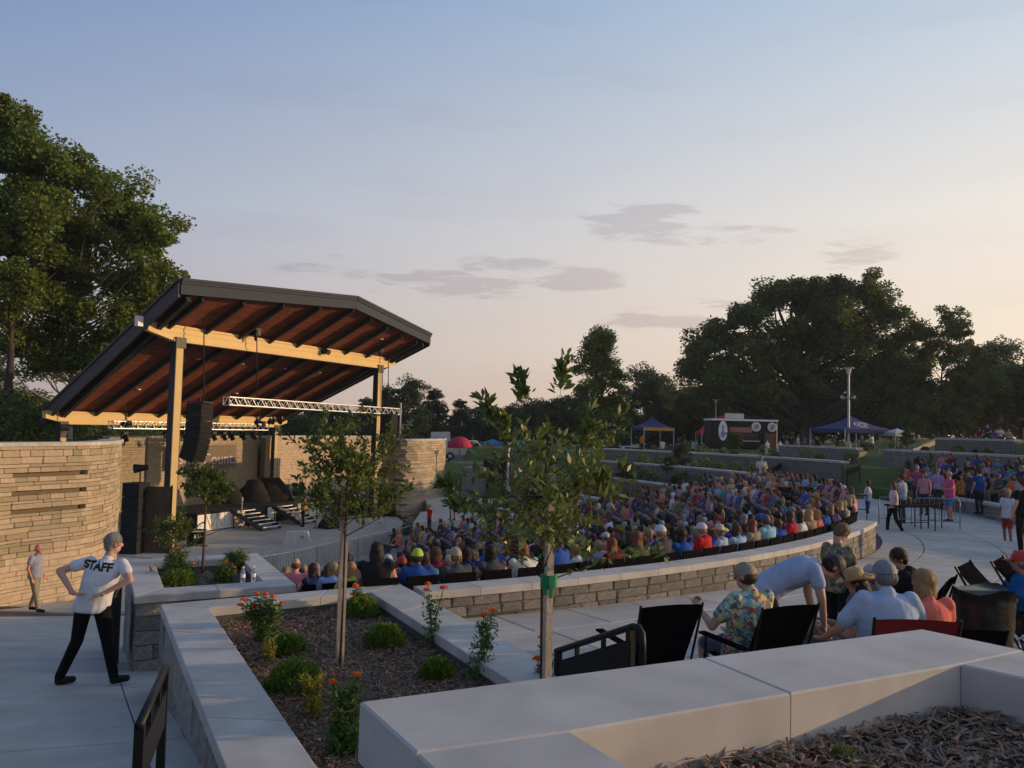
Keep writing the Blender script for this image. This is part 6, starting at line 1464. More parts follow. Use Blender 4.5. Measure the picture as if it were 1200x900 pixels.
# ------------------------------------------------------------------ people built one by one
m_floral = vor_mat('floral_shirt', [(.42,.46,.24), (.14,.36,.40), (.50,.48,.30), (.45,.06,.06), (.05,.16,.26), (.50,.38,.10), (.20,.40,.36), (.55,.54,.42), (.10,.12,.10)], 30)
m_camo = vor_mat('camouflage_shirt', [(.16,.13,.08), (.08,.08,.05), (.30,.25,.17), (.12,.12,.08), (.22,.17,.11)], 22)
m_plaid = vor_mat('checked_shirt', [(.30,.08,.14), (.12,.05,.12), (.42,.20,.26)], 30)
def detailed(name_label, P, loc, rot, sc, shirt, hair, style, pants, skin=(1,1,1), cap=None, capback=False, hatc=None, shirt_m=None, sleeve=.5, leg=1.0, shoes=True, vox=.010, hair_m=None, curl=(.5,.5), group=None, loose=1.2, handdir=(None, None)):
    b = m_body(P, vox); hs = [hand_mesh(P, k, curl[i], handdir[i]) for i, k in enumerate('LR')]
    rt = mk('person', join_meshes([b]+hs, 'person'), None, loc, rot, sc, name_label, 'person', group); rt.color = col4(skin)
    sh = m_shirt(P, vox*1.1, sleeve, loose=loose)
    if shirt_m: sh.materials.clear(); sh.materials.append(shirt_m)
    o = mk('shirt', sh, rt); o.color = col4(SHC[shirt] if isinstance(shirt, str) else shirt)
    o = mk('trousers' if leg > .6 else 'shorts', m_pants(P, vox*1.2, leg), rt); o.color = col4(pants)
    if shoes: mk('shoes', m_shoes(P, vox, m_blackm), rt)
    if style and (cap or hatc) and style == 'short': style = 'under'
    if style: o = mk('hair', m_hairstyle(P, style, vox*.8), rt); o.color = col4(HAIRC[hair] if isinstance(hair, str) else hair)
    if cap: o = mk('cap', m_capmesh(P, 0, capback), rt); o.color = col4(cap)
    if hatc: o = mk('straw_hat', m_hat(P), rt); o.color = col4(hatc)
    return rt
def head_top(P): return P['head'].z+.125
def by_head(P, px, py, Y, sc, rot):
    q = aty(px, py, Y); hd = Vector((P['head'].x, P['head'].y, 0))*sc; hd.rotate(Euler((0,0,rot))); return Vector((q[0]-hd.x, Y-hd.y, q[2]-head_top(P)*sc))
# 1 man with STAFF on his back
P = body_parts(pose(hip=(-.02,0,.93), chest=(.07,.02,1.27), head=(.15,.08,1.60), face=(.72,.68,-.18), lat=(.97,.05,-.05), lat2=(1,0,0), elL=(.44,-.10,1.22), haL=(.17,-.19,1.07), elR=(-.38,-.08,1.30), haR=(-.16,-.19,1.08), knL=(.14,.05,.50), anL=(.25,.03,.09), knR=(-.17,-.02,.50), anR=(-.33,-.06,.09), toe=(.65,.6,0), fat=1.05))
fz = -3.11; staff = detailed('man seen from behind with hands on hips, white T-shirt lettered STAFF and black trousers', P, (aty(106, 800, 9.3)[0], 9.3, path_z(0, 9.3)), 0, 1.0, (.60,.61,.66), 'grey', 'short', (.008,.008,.009), curl=(.35,.35), handdir=((-.9,0,-.25), (.9,0,-.25)), vox=.009)
shirt_o = [c for c in KIDS(staff) if c.name.startswith('shirt')][0]; bv = BVHTree.FromPolygons([v.co.copy() for v in shirt_o.data.vertices], [tuple(p.vertices) for p in shirt_o.data.polygons])
tm = text_mesh('STAFF', .125, .0, .0055); 
bm = bmesh.new(); bm.from_mesh(tm); bmesh.ops.triangulate(bm, faces=bm.faces[:]); bmesh.ops.subdivide_edges(bm, edges=bm.edges[:], cuts=1); ok = True
xc = P['chest'].x-.015; zc = P['chest'].z+.055
for v in bm.verts:
    x, z = v.co.x*1.0+xc, v.co.y+zc-.13*v.co.x; hit = bv.ray_cast(Vector((x, -1.5, z)), Vector((0, 1, 0)))
    v.co = hit[0]+Vector((0, -.004, 0)) if hit[0] is not None else Vector((x, -.1, z))
me = bpy.data.meshes.new('lettering'); bm.to_mesh(me); bm.free(); me.materials.append(m_black); mk('lettering', me, staff)
# 2 man by the left wall
P = stand(knL=(.1,.10,.5), anL=(.1,.20,.09), knR=(-.1,-.02,.5), anR=(-.1,-.16,.09), haL=(.25,.10,.86), head=(0,.05,1.60), face=(0,1,.12), fat=1.15)
q = aty(40, 700, 20.6); detailed('balding man in grey-blue T-shirt and khaki trousers walking along the tall left wall', P, (q[0], 20.6, path_z(0, 20.6)), -math.pi/2-.1, .99, (.30,.31,.36), 'grey', 'thin', (.30,.26,.19), (1.1,.8,.75), vox=.016)
# 3 floral shirt
P = sit(face=(-.5,.85,-.2), elR=(-.31,.06,.72), haR=(-.24,.33,.82), fat=1.16, head=(.0,.0,1.15)); rt_ = .42
loc = by_head(P, 873, 659, 7.2, 1.0, rt_); detailed('bearded man in bright floral shirt and tan cap sitting in a black camp chair', P, loc, rt_, 1.0, 'white', 'brown', 'short', (.10,.10,.14), cap=(.33,.26,.20), shirt_m=m_floral, sleeve=.62, leg=.45, curl=(.5, 1.0), vox=.009); loc_fl = loc
# 4 bending man
P = body_parts(pose(hip=(0,-.02,.86), chest=(.0,.30,1.06), head=(-.0,.62,1.12), face=(0,.62,-.78), lat=(1,0,0), elL=(.22,.46,.86), haL=(.16,.50,.60), elR=(-.20,.44,.82), haR=(-.18,.50,.56), knL=(.11,.10,.46), anL=(.13,-.02,.09), knR=(-.11,.04,.46), anR=(-.13,-.12,.09)))
q = aty(897, 700, 7.7); detailed('man in pale blue T-shirt, black shorts and dark cap bending over with arms reaching down', P, (q[0], 7.7, prom_z(0, 7.7)), -math.pi/2-.12, 1.0, (.36,.42,.58), 'dark brown', 'short', (.012,.012,.014), cap=(.03,.03,.035), leg=.75, curl=(.6,.6), vox=.009)
# 5 boy
P = stand(head=(0,.08,1.60), face=(.15,.75,-.65), elL=(.24,.04,1.13), haL=(.17,.24,1.0), elR=(-.24,.02,1.12), haR=(-.2,.2,.92), fat=.9)
loc = by_head(P, 987, 613, 8.9, .86, -1.15); detailed('boy with sandy hair in camouflage-patterned T-shirt and dark shorts looking down', P, loc, -1.15, .86, 'tan', 'sandy', 'short', (.02,.02,.025), shirt_m=m_camo, leg=.45, curl=(.8,.8), vox=.010)
# 6 woman in straw hat
P = body_parts(pose(hip=(0,0,.28), chest=(0,-.10,.62), head=(0,-.06,.93), face=(0,.95,-.25), elL=(.22,.04,.46), haL=(.14,.24,.52), elR=(-.22,.04,.46), haR=(-.12,.26,.5), knL=(.10,.40,.50), anL=(.10,.72,.22), knR=(-.10,.36,.46), anR=(-.10,.74,.2)))
rt_ = 1.25; loc = by_head(P, 1004, 669, 7.9, 1.0, rt_); detailed('woman with long dark hair, straw cowboy hat and white top sitting with bare legs stretched left', P, loc, rt_, 1.0, (.58,.58,.62), 'dark brown', 'long', (.55,.55,.58), hatc=(.55,.33,.13), leg=.35, sleeve=.3, vox=.010, shoes=False)
mat_loc = loc
# 7 man in light blue, grey cap, back to us
P = sit(fat=1.22, elL=(.33,.02,.74), haL=(.25,.25,.64), elR=(-.34,.0,.72), haR=(-.38,.2,.6), face=(-.25,1,-.1)); rt_ = -.05
loc7 = by_head(P, 1036, 656, 6.8, 1.06, rt_); detailed('broad man in light blue shirt and grey cap sitting with his back turned', P, loc7, rt_, 1.06, (.40,.50,.66), 'grey', 'short', (.1,.1,.15), cap=(.24,.25,.28), sleeve=.75, vox=.009, shoes=False)
# 8 blonde woman in coral
P = sit(elL=(.26,.03,.72), haL=(.16,.25,.6), elR=(-.26,.04,.72), face=(-.3,1,-.1), fat=1.05); rt_ = .1
loc8 = by_head(P, 1081, 666, 6.9, 1.0, rt_); detailed('blonde woman in coral top sitting beside the man in light blue', P, loc8, rt_, 1.0, (.75,.19,.14), 'blonde', 'bob', (.1,.1,.15), vox=.009, shoes=False)
# 9 dark haired man, 10 grey-haired person, 11 red cap
P = sit(face=(-.6,.8,-.35), fat=1.1, head=(0,.03,1.14)); loc9 = by_head(P, 1052, 642, 9.3, 1.02, .9); detailed('man with short dark hair and black shirt sitting behind the blonde woman, facing left', P, loc9, .9, 1.02, 'black', 'dark brown', 'short', (.05,.05,.06), vox=.011, shoes=False)
P = sit(face=(0,1,0)); loc10 = by_head(P, 1021, 661, 8.5, .98, .1); detailed('grey-capped person mostly hidden between the straw hat and the grey cap', P, loc10, .1, .98, 'grey', 'grey', 'short', (.05,.05,.06), cap=(.45,.44,.43), vox=.012, shoes=False)
P = sit(hip=(0,0,.42), chest=(0,-.20,.74), head=(0,-.22,1.04), face=(.1,1,.0), fat=1.15, elL=(.3,-.05,.6), elR=(-.3,-.05,.6)); loc11 = by_head(P, 1196, 645, 8.9, 1.03, 1.15); detailed('man in red cap and blue shirt leaning back in a green chair at the right edge', P, loc11, 1.15, 1.03, (.02,.11,.30), 'grey', 'short', (.2,.18,.12), (1.1,.75,.7), cap=(.62,.04,.03), vox=.010, shoes=False)
# standing people, middle distance
def stander(px, ptop, pbot, V, rot, shirt, hair, style, lab, H=1.75, sc_extra=1, **k):
    hpx = pbot-ptop; Y = F*H/hpx; q = aty(px, pbot, Y); return make_person(crowd_st[V], (q[0], Y, q[2]), rot, shirt, hair, style, lab, None, H/1.75*sc_extra, **k)
stander(1047, 565, 625, 2, 1.4, 'white', 'auburn', 'long', 'woman in white T-shirt and black trousers walking on the promenade', 1.66, pants=(.012,.012,.014))
stander(1057, 556, 614, 0, .6, (.33,.40,.52), 'brown', 'short', 'man in light blue shirt standing just behind the walking woman in white', 1.8)
stander(1017, 563, 611, 1, 1.2, 'white', 'dark brown', 'bob', 'woman in white sleeveless top and blue jeans by the sound equipment', 1.65, bare=True, pants=(.04,.08,.18))
stander(1113, 552, 612, 1, 1.5, (.62,.10,.22), 'grey', 'thin', 'bald man in bright pink shirt and blue shorts beside the low wall', 1.78, shorts=True, pants=(.10,.18,.42), skin=(1.15,.8,.75))
stander(1148, 549, 603, 0, .2, (.015,.06,.22), 'dark brown', 'short', 'large man in dark blue shirt standing with his back turned by the hillside seats', 1.82, pants=(.015,.015,.02))
stander(1181, 573, 641, 0, 1.8, (.55,.5,.62), 'blonde', 'bob', 'blonde woman in white printed top and red shorts near the right edge', 1.68, shorts=True, pants=(.35,.03,.03))
stander(1200, 560, 650, 0, .3, (.015,.02,.015), 'brown', 'short', 'person in black cut by the right edge', 1.8, pants=(.012,.012,.012))
stander(1075, 545, 594, 1, 2.6, (.30,.08,.14), 'grey', 'thin', 'big man in maroon checked shirt standing before the hillside seats', 1.85)
stander(1045+48, 556, 600, 2, 2.0, 'red', 'dark brown', 'short', 'man in red shirt walking in front of the hillside seats', 1.75)
for px_, pt_, pb_, sh_, hr_, st_, lb_ in ((1083, 553, 604, 'pink', 'brown', 'bob', 'woman in pink top standing left of the man in bright pink'), (1128, 556, 603, 'orange', 'auburn', 'long', 'woman in orange top standing right of the man in bright pink'), (1099, 549, 597, 'lavender', 'grey', 'short', 'person in lavender shirt standing at the foot of the hillside'), (1137, 551, 599, 'dark grey', 'dark brown', 'short', 'man in dark grey shirt standing left of the large man in blue'), (1166, 553, 601, 'tan', 'sandy', 'short', 'man in tan shirt standing right of the large man in blue')):
    stander(px_, pt_, pb_, 0, 2.2, sh_, hr_, st_, lb_, 1.7)
stander(892, 534, 575, 1, 3.0, (.55,.54,.55), 'grey', 'short', 'man in white shirt and black trousers at the top of the far aisle', 1.8, pants=(.012,.012,.014))
stander(530, 568, 610, 0, 2.7, 'grey', 'grey', 'short', 'man in grey T-shirt and black shorts on the landing right of the stage', 1.75, shorts=True, pants=(.012,.012,.014))
stander(503, 592, 622, 0, 2.4, 'red', 'brown', 'short', 'small child standing by the landing', 1.2)
stander(355, 578, 617.5, 1, 1.9, (.45,.17,.07), 'black', 'long', 'long-haired guitarist in rust-brown shirt and black trousers singing on stage', 1.72, pants=(.01,.01,.012))
p_ = on_stage(352, 617); g2 = empty('acoustic_guitar', p_+Vector((.02,-.28,.62)), .3, 'acoustic guitar held by the singer on stage', 'guitar'); gb = empty('tmp', (0,0,0)); bpy.data.objects.remove(gb)
guitar(g2, False, .1); g2.rotation_euler = (0, R_(-70), .35)
stander(424, 570, 604, 1, 2.2, (.50,.50,.56), 'dark brown', 'short', 'technician in white T-shirt standing at the mixing rack on stage', 1.75, pants=(.012,.012,.014))
random.seed(9)
for i, (px, pt, sh, lab) in enumerate(((918, 509, 'navy', 'person in navy standing right of the food truck'), (927, 510, 'black', 'person in black standing right of the food truck'), (935, 509, 'white', 'person in white standing between the food truck and the light pole'), (943, 510, 'grey', 'person in grey under the oak, near the light pole'), (950, 509, 'royal blue', 'person in bright blue shirt left of the light pole'), (958, 511, 'black', 'person in black left of the purple canopy'),
        (752, 508, 'orange', 'person in orange under the blue and orange canopy'), (795, 512, 'navy', 'person in navy right of the blue and orange canopy'), (803, 513, 'red', 'person in red right of the blue and orange canopy'), (812, 514, 'pale blue', 'person in pale blue by the ramp railing'), (776, 514, 'white', 'person in white beside the right leg of the orange canopy'), (1010, 508, 'grey', 'person in grey under the purple canopy'), (1022, 508, 'white', 'person in white under the purple canopy'))):
    stander(px, pt, pt+23.5, i % 2, random.uniform(0, 6), sh, 'dark brown', 'short', lab)
for i, (px, pt, sh, lab) in enumerate(((1148, 501, 'maroon', 'person in maroon sitting on the lawn above the upper wall'), (1157, 497, 'navy', 'person in navy on the lawn above the upper wall'), (1172, 500, 'white', 'person in white on the lawn above the upper wall'), (1182, 502, 'tan', 'person in tan on the lawn above the upper wall'), (1166, 503, 'purple', 'person in purple on the lawn above the upper wall'))):
    q = aty(px, pt+19, 58); make_person(crowd[i % 3], (q[0], 58, q[2]-.1), 2.2+i*.3, sh, 'brown', 'short', lab, 'people on the upper lawn', 1.0)

# ------------------------------------------------------------------ camp chairs and belongings
def camp_chair(loc, rot, lab, backc=m_fab, sc=1.0, recl=.18, frame=m_black, group=None, armh=.62):
    rt = empty('camp_chair', loc, rot, lab, 'chair', group, scale=sc)
    def cloth(name, P4, th, m, sag=.04, nu=8, nv=8):
        a, b, c, d = [Vector(p) for p in P4]; n = (b-a).cross(d-a).normalized(); V = []
        for j in range(nv+1):
            for i in range(nu+1):
                u_, v_ = i/nu, j/nv; p = a.lerp(b, u_).lerp(d.lerp(c, u_), v_); V.append(p-n*sag*math.sin(math.pi*u_)*(.3+.7*math.sin(math.pi*v_)))
        V2_ = [v-n*th for v in V]; Fc = []; k = nu+1; N_ = len(V)
        for j in range(nv):
            for i in range(nu): q = (j*k+i, j*k+i+1, (j+1)*k+i+1, (j+1)*k+i); Fc += [q, tuple(x+N_ for x in q[::-1])]
        mb = MB(); mb.add(V+V2_, Fc); mb.build(name, m, rt, True)
    bt = 1.0; by = -.24-recl*1.6
    cloth('seat', [(-.27,-.22,.40), (.27,-.22,.40), (.25,.26,.45), (-.25,.26,.45)], .008, m_fab if backc is not m_green else backc)
    cloth('backrest', [(-.29,-.25,.42), (.29,-.25,.42), (.31,by,bt), (-.31,by,bt)], .008, backc, .06)
    for s_ in (-1, 1):
        mb = MB(); mb.tube((s_*.28,-.24,.02), (s_*.31,by,bt+.02), .012, n=6); mb.build('back_post', frame, rt)
        mb = MB(); mb.tube((s_*.28,.28,.02), (s_*.27,.26,armh), .012, n=6); mb.build('front_post', frame, rt)
        mb = MB(); mb.bar((s_*.30,-.30,armh), (s_*.29,.30,armh), .07, .02); mb.build('armrest', m_fab, rt)
        mb = MB(); mb.tube((s_*.28,-.24,.03), (s_*.27,.28,.40), .010, n=5); mb.tube((s_*.28,.28,.03), (s_*.27,-.24,.40), .010, n=5); mb.build('side_cross', frame, rt)
    mb = MB(); mb.tube((-.28,.28,.03), (.28,.28,.42), .010, n=5); mb.tube((.28,.28,.03), (-.28,.28,.42), .010, n=5); mb.tube((-.28,-.24,.03), (.28,-.24,.4), .010, n=5); mb.tube((.28,-.24,.03), (-.28,-.24,.4), .010, n=5); mb.build('leg_cross', frame, rt)
    return rt
m_green = mat('green_canvas', (.14, .17, .04), .85, .2, 6); m_redc = mat('dark_red_canvas', (.20, .015, .02), .85, .2, 6)
def chair_top(px, py, Y, rot, lab, sc=1.0, recl=.18, **k):
    q = aty(px, py, Y); b = Vector((0, -.24-recl*1.6, 1.0))*sc; b.rotate(Euler((0,0,rot))); return camp_chair((q[0]-b.x, Y-b.y, q[2]-b.z), rot, lab, sc=sc, recl=recl, **k)
chair_top(788, 711, 7.0, .35, 'empty black folding chair between the handrail and the man in the floral shirt')
camp_chair(loc_fl+Vector((.02,-.06,.02)), .42, 'black camp chair under the man in the floral shirt', sc=.98)
camp_chair(loc7+Vector((0,-.08,-.07)), -.05, 'dark red camp chair under the man in light blue', m_redc, 1.05)
camp_chair(loc8+Vector((.05,-.07,-.10)), .1, 'black camp chair under the blonde woman', sc=.98)
camp_chair(loc9, .9, 'black camp chair under the man with dark hair'); camp_chair(loc10, .1, 'black camp chair under the grey-capped person')
camp_chair(loc11+Vector((0,0,-.08)), 1.15, 'green camp chair with white tube frame at the right edge', m_green, 1.05, .3, m_white)
chair_top(1128, 662, 8.6, -2.3, 'empty black reclining chair, left one of the two facing us', 1.05, .34)
chair_top(1168, 656, 9.2, -2.3, 'empty black reclining chair, right one of the two facing us', 1.05, .34)
mb = MB(); q = aty(960, 746, 7.7); mb.box((0,0,-.18), (1.1,.55,.34)); bx_ = mb.mesh('cooler', m_blackm); o = mk('cooler', bx_, None, (q[0], 7.75, -2.03), .15); tag(o, 'low dark cooler under the green blanket beside the straw-hat woman', 'cooler')
rngb = random.Random(4); mb = MB(); nx, ny = 16, 8
V = [((i/nx-.5)*1.25, (j/ny-.5)*.7, .02+.02*rngb.random()+.015*math.sin(i)) for j in range(ny+1) for i in range(nx+1)]; V = V+[(x, y, z-.018) for x, y, z in V]; NV = (nx+1)*(ny+1)
mb.add(V, [f_ for j in range(ny) for i in range(nx) for f_ in ((j*(nx+1)+i, j*(nx+1)+i+1, (j+1)*(nx+1)+i+1, (j+1)*(nx+1)+i), tuple(NV+k_ for k_ in ((j+1)*(nx+1)+i, (j+1)*(nx+1)+i+1, j*(nx+1)+i+1, j*(nx+1)+i)))]); o = mb.build('blanket', mat('green_blanket', (.02,.05,.035), .9, .3, 8), smooth=True); o.location = (q[0], 7.75, -2.02); o.rotation_euler = (0,0,.15); tag(o, 'dark green blanket under the bending man\'s hands', 'blanket')
# black bag on a stand (bin) at the lower right
q = aty(1152, 690, 7.4); rr = random.Random(2); n = 18; V = []; lv = 7
for j in range(lv):
    t = j/(lv-1)
    for i in range(n): a = 2*math.pi*i/n; k = (1-.10*t)*(1+.06*rr.uniform(-1, 1)+.05*math.sin(a*5)); V.append((.27*math.cos(a)*k, .23*math.sin(a)*k, -.62*t-.0+.03*math.sin(a*3)*(1-t)))
mb = MB(); mb.add(V, [(j*n+i, (j+1)*n+i, (j+1)*n+(i+1) % n, j*n+(i+1) % n) for j in range(lv-1) for i in range(n)]+[tuple(range((lv-1)*n, lv*n))]+[tuple(range(n-1, -1, -1))])
bag = mb.build('black_bag', mat('black_plastic', (.012,.012,.014), .38, .2, 5, .5, 9, spec=.4), smooth=True); bag.location = (q[0], 7.4, q[2]); bag.rotation_euler = (0,0,.3); tag(bag, 'large black plastic bag standing open between the reclining chairs and the lawn', 'bag')
mb = MB(); q = aty(1116, 722, 7.6); mb.tube((0,0,0), (0,0,.16), .04, .045, 12); o = mb.build('drink_cup', m_cap); o.location = (q[0], 7.6, q[2]-.05); tag(o, 'pale drink cup beside the coral-shirted woman', 'cup')
# lawn at the lower right
mb = MB(); mb.prism([(5.05, 7.2), (7.2, 10.3), (8.0, 11.0), (16, 14), (20, 6), (9, 1), (4.4, 4.4)], -2.9, lambda x, y: -2.31-.0*x+.02*(x-5)); mb.build('lawn_edge', m_grass, kind='structure')
rngt = np.random.default_rng(3); n = 9000; X = rngt.uniform(4.6, 9, n); Yg = rngt.uniform(4.5, 10.5, n); ok_ = (Yg < 7.2+(X-5.05)*1.44) & (Yg > 8.6-X*1.0)
P_ = np.stack([X, Yg, -2.31+.02*(X-5)+.02], 1)[ok_]; m_ = len(P_); D = rngt.normal(size=(m_, 3))*.45; D[:, 2] = 1; D /= np.linalg.norm(D, axis=1)[:, None]; S = np.cross(D, rand_dirs(rngt, m_)); S /= np.linalg.norm(S, axis=1)[:, None]
mk('grass_blades', quads_mesh('grass_blades', P_, D, S, rngt.uniform(.04, .08, m_), np.full(m_, .008), mat('blade_green', (.10,.13,.03), .8, .3, 2, island=.4, trans=.3)), kind='stuff')
# bottles on the far planter cap
for i, (px, py) in enumerate(((283.5, 683), (296, 682))):
    b = at(px, py, K3); rt = empty('water_bottle', (b[0], b[1]+.03, K3), 0, ['left one of two clear water bottles on the far planter cap', 'right one of two clear water bottles on the far planter cap'][i], 'bottle')
    prof = [(.0,0), (.03,.002), (.033,.02), (.033,.13), (.03,.15), (.016,.185), (.014,.2), (0,.2)]; n = 14; V = [(r*math.cos(2*math.pi*k/n), r*math.sin(2*math.pi*k/n), z) for r, z in prof[1:-1] for k in range(n)]
    mb = MB(); mb.add(V, [(j*n+k, j*n+(k+1) % n, (j+1)*n+(k+1) % n, (j+1)*n+k) for j in range(len(prof)-3) for k in range(n)]+[tuple(range(n-1, -1, -1)), tuple(range((len(prof)-3)*n, (len(prof)-2)*n))]); mb.build('bottle', m_plas, rt, True)
    mb = MB(); mb.tube((0,0,.2), (0,0,.222), .016, n=10); mb.build('cap', m_white, rt); mb = MB(); mb.tube((0,0,.07), (0,0,.12), .0338, n=14, cap=False); mb.build('label', m_water_l, rt)

# ------------------------------------------------------------------ handrails with panels
def panel_rail(a, b, drop, lab, post_h=.95, pw=.45, thick=.04, bend=0, name='handrail', gap=.16):
    a, b = Vector(a), Vector(b); rt = empty(name, (0,0,0), label=lab, cat='handrail')
    pts = [a, b]
    if bend: d = (b-a).normalized(); pts = [a, b, b+d*bend*.55+Vector((0,0,-bend*.15)), b+d*bend*.9+Vector((0,0,-bend*.55)), b+d*bend+Vector((0,0,-bend*1.3)), b+d*bend*1.0+Vector((0,0,-bend*2.2))]
    mb = MB(); mb.path(pts, .026, 8); mb.build('rail', m_black, rt, True)
    mb = MB(); d = b-a; V = [a+Vector((0,0,-gap)), b+Vector((0,0,-gap)), b+Vector((0,0,-gap-pw)), a+Vector((0,0,-gap-pw))]; s_ = Vector((d.y, -d.x, 0)).normalized()*thick/2
    mb.add([v-s_ for v in V]+[v+s_ for v in V], [(0,1,2,3), (7,6,5,4), (0,4,5,1), (1,5,6,2), (2,6,7,3), (3,7,4,0)]); mb.build('panel', m_black, rt)
    for t in (.03, .97): p = a.lerp(b, t); mb = MB(); mb.box(p+Vector((0,0,-post_h/2)), (.05,.05,post_h), math.atan2(d.y, d.x)); mb.build('post', m_black, rt)
    for t in (.3, .65): p = a.lerp(b, t); mb = MB(); mb.box(p+Vector((0,0,-gap/2)), (.03,.03,gap), math.atan2(d.y, d.x)); mb.build('spacer', m_black, rt)
    return rt
panel_rail(aty(652, 763, 6.9), aty(742, 734, 5.95), 0, 'black stair handrail with solid panel in front of the empty camp chair', 1.0, .2, bend=.13, gap=.09)
panel_rail(aty(194, 783, 5.2), aty(163, 850, 4.3), 0, 'black stair handrail at the bottom left beside the middle planter', 1.1, .22, gap=.12)
panel_rail(aty(141, 686, 11.2), aty(133, 700, 10.3), 0, 'black handrail with panel behind the man in the STAFF shirt', 1.1, .75, gap=.08)
for (a, b, Y0, Y1, lab) in (((902, 549), (925, 537.5), 44, 48, 'black stair rail up to the long wall right of the man in white'), ((990, 535.5), (1016, 526), 46, 50, 'black stair rail below the light pole'), ((1069, 525), (1097, 514.5), 50, 54, 'black stair rail in the gap of the upper wall'), ((1125, 533), (1144, 526), 42, 45, 'black stair rail beside the hillside seats'), ((786, 560), (818, 546), 42, 47, 'black stair rail between the left terrace walls'), ((992, 549.5), (1008, 543.5), 40, 42, 'short black stair rail behind the hillside seats'), ((1062, 540), (1077, 534), 40, 42, 'short black stair rail left of the hillside crowd')):
    panel_rail(aty(*a, Y0), aty(*b, Y1), 0, lab, .95, .3, gap=.06)
# ramp with thin railing near the canopy
mb = MB(); rq = [aty(745, 531, 60), aty(806, 542, 50)]; mb.prism([tuple(rq[0][:2]), tuple(rq[1][:2]), (rq[1][0]+2.2, rq[1][1]+1.5), (rq[0][0]+2.2, rq[0][1]+1.5)], -3.2, lambda x, y: lerp(rq[1][2], rq[0][2], (y-50)/10)); mb.build('side_path', m_conc, kind='structure')
rt = empty('ramp_railing', (0,0,0), label='thin black railing along the pale ramp by the blue and orange canopy', cat='railing')
a, b = Vector(aty(747, 530, 57)), Vector(aty(880, 541, 50)); 
mb = MB(); mb.tube(a, b, .025, n=5); mb.build('rail', m_black, rt)
for i in range(13): p = a.lerp(b, i/12); mb = MB(); mb.tube(p, p-Vector((0,0,.95)), .022, n=5); mb.build('post', m_black, rt)

# crowd barrier, table and sound desk
def barrier(a, b, lab):
    a, b = Vector(a), Vector(b); rt = empty('crowd_barrier', (0,0,0), label=lab, cat='barrier'); d = (b-a); n = max(4, int(d.length/.16))
    mb = MB(); mb.path([a-Vector((0,0,1.0)), a-Vector((0,0,.1)), a+d*.04, b-d*.04, b-Vector((0,0,.1)), b-Vector((0,0,1.0))], .02, 6); mb.build('frame', m_galv, rt)
    mb = MB(); mb.tube(a-Vector((0,0,.75)), b-Vector((0,0,.75)), .016, n=5); mb.build('lower_rail', m_galv, rt)
    for i in range(1, n): p = a.lerp(b, i/n); mb = MB(); mb.tube(p, p-Vector((0,0,.75)), .008, n=4, cap=False); mb.build('bar', m_galv, rt)
barrier(aty(1072, 583.5, 27.5), aty(1125, 585, 26.2), 'grey crowd barrier on the promenade, right panel')
barrier(aty(1030, 582.5, 28.5), aty(1068, 583, 28.0), 'grey crowd barrier behind the walking woman in white')
def table(p, w_, d_, h_, rot, lab):
    rt = empty('folding_table', p, rot, lab, 'table'); mb = MB(); mb.box((0,0,h_), (w_, d_, .05)); mb.build('top', m_seatb, rt)
    for x in (-w_/2+.08, w_/2-.08):
        for y in (-d_/2+.06, d_/2-.06): mb = MB(); mb.tube((x,y,0), (x,y,h_), .02, n=5); mb.build('leg', m_black, rt)
    mb = MB(); mb.tube((-w_/2+.08,0,.25), (w_/2-.08,0,.25), .015, n=5); mb.build('brace', m_black, rt); return rt
q = aty(1068, 616, 25.8); table((q[0], 25.8, prom_z(0, 25.8)), 1.5, .7, .8, .3, 'tall black table on the promenade inside the barriers')
q = aty(1088, 612, 27.2); table((q[0], 27.2, prom_z(0, 27.2)), .9, .6, .8, .5, 'small black table behind the tall one')
foh = aty(958, 600, 30); fz0 = -3.25
mb = MB(); mb.prism([(foh[0]-1.4, 28.8), (foh[0]+1.5, 29.2), (foh[0]+1.2, 31.6), (foh[0]-1.7, 31.2)], -4.2, fz0); mb.build('platform', m_blackm, kind='structure')
ds = empty('sound_desk', (foh[0], 30, fz0), .3, 'black sound mixing desk with cases and a small lit screen at the right end of the bowl', 'mixing desk')
for (x, y, z, a, b, c) in ((-.8,0,.45,1.0,.7,.9), (.4,.1,.4,.9,.7,.8), (-.3,.8,.6,1.3,.6,1.2), (.9,.9,.5,.7,.6,1.0)): mb = MB(); mb.box((x,y,z), (a,b,c)); mb.build('case', m_blackm, ds)
mb = MB(); mb.box((-.2,-.05,1.0), (1.6,.6,.12), Matrix.Rotation(.25, 3, 'X')); mb.build('console', m_black, ds)
ms_ = bpy.data.materials.new('screen_warm'); ms_.use_nodes = True; ms_.node_tree.nodes['Principled BSDF'].inputs['Emission Color'].default_value = (1,.72,.25,1); ms_.node_tree.nodes['Principled BSDF'].inputs['Emission Strength'].default_value = .55; ms_.node_tree.nodes['Principled BSDF'].inputs['Base Color'].default_value = (.1,.08,.04,1)
mb = MB(); mb.box((.78,-.1,1.25), (.42,.03,.30)); mb.build('screen', ms_, ds)
rt = empty('platform_railing', (0,0,0), label='black railing round the sound desk platform', cat='railing')
c4 = [Vector((foh[0]-1.4, 28.8, fz0+1.05)), Vector((foh[0]+1.5, 29.2, fz0+1.05))]
for a, b in ((c4[0], c4[1]), (c4[0], Vector((foh[0]-1.7, 31.2, fz0+1.05)))):
    mb = MB(); mb.tube(a, b, .03, n=5); mb.tube(a-Vector((0,0,.5)), b-Vector((0,0,.5)), .02, n=5); mb.build('rail', m_black, rt)
    for i in range(7): p = a.lerp(b, i/6); mb = MB(); mb.tube(p, p-Vector((0,0,1.0)), .018, n=5); mb.build('post', m_black, rt)

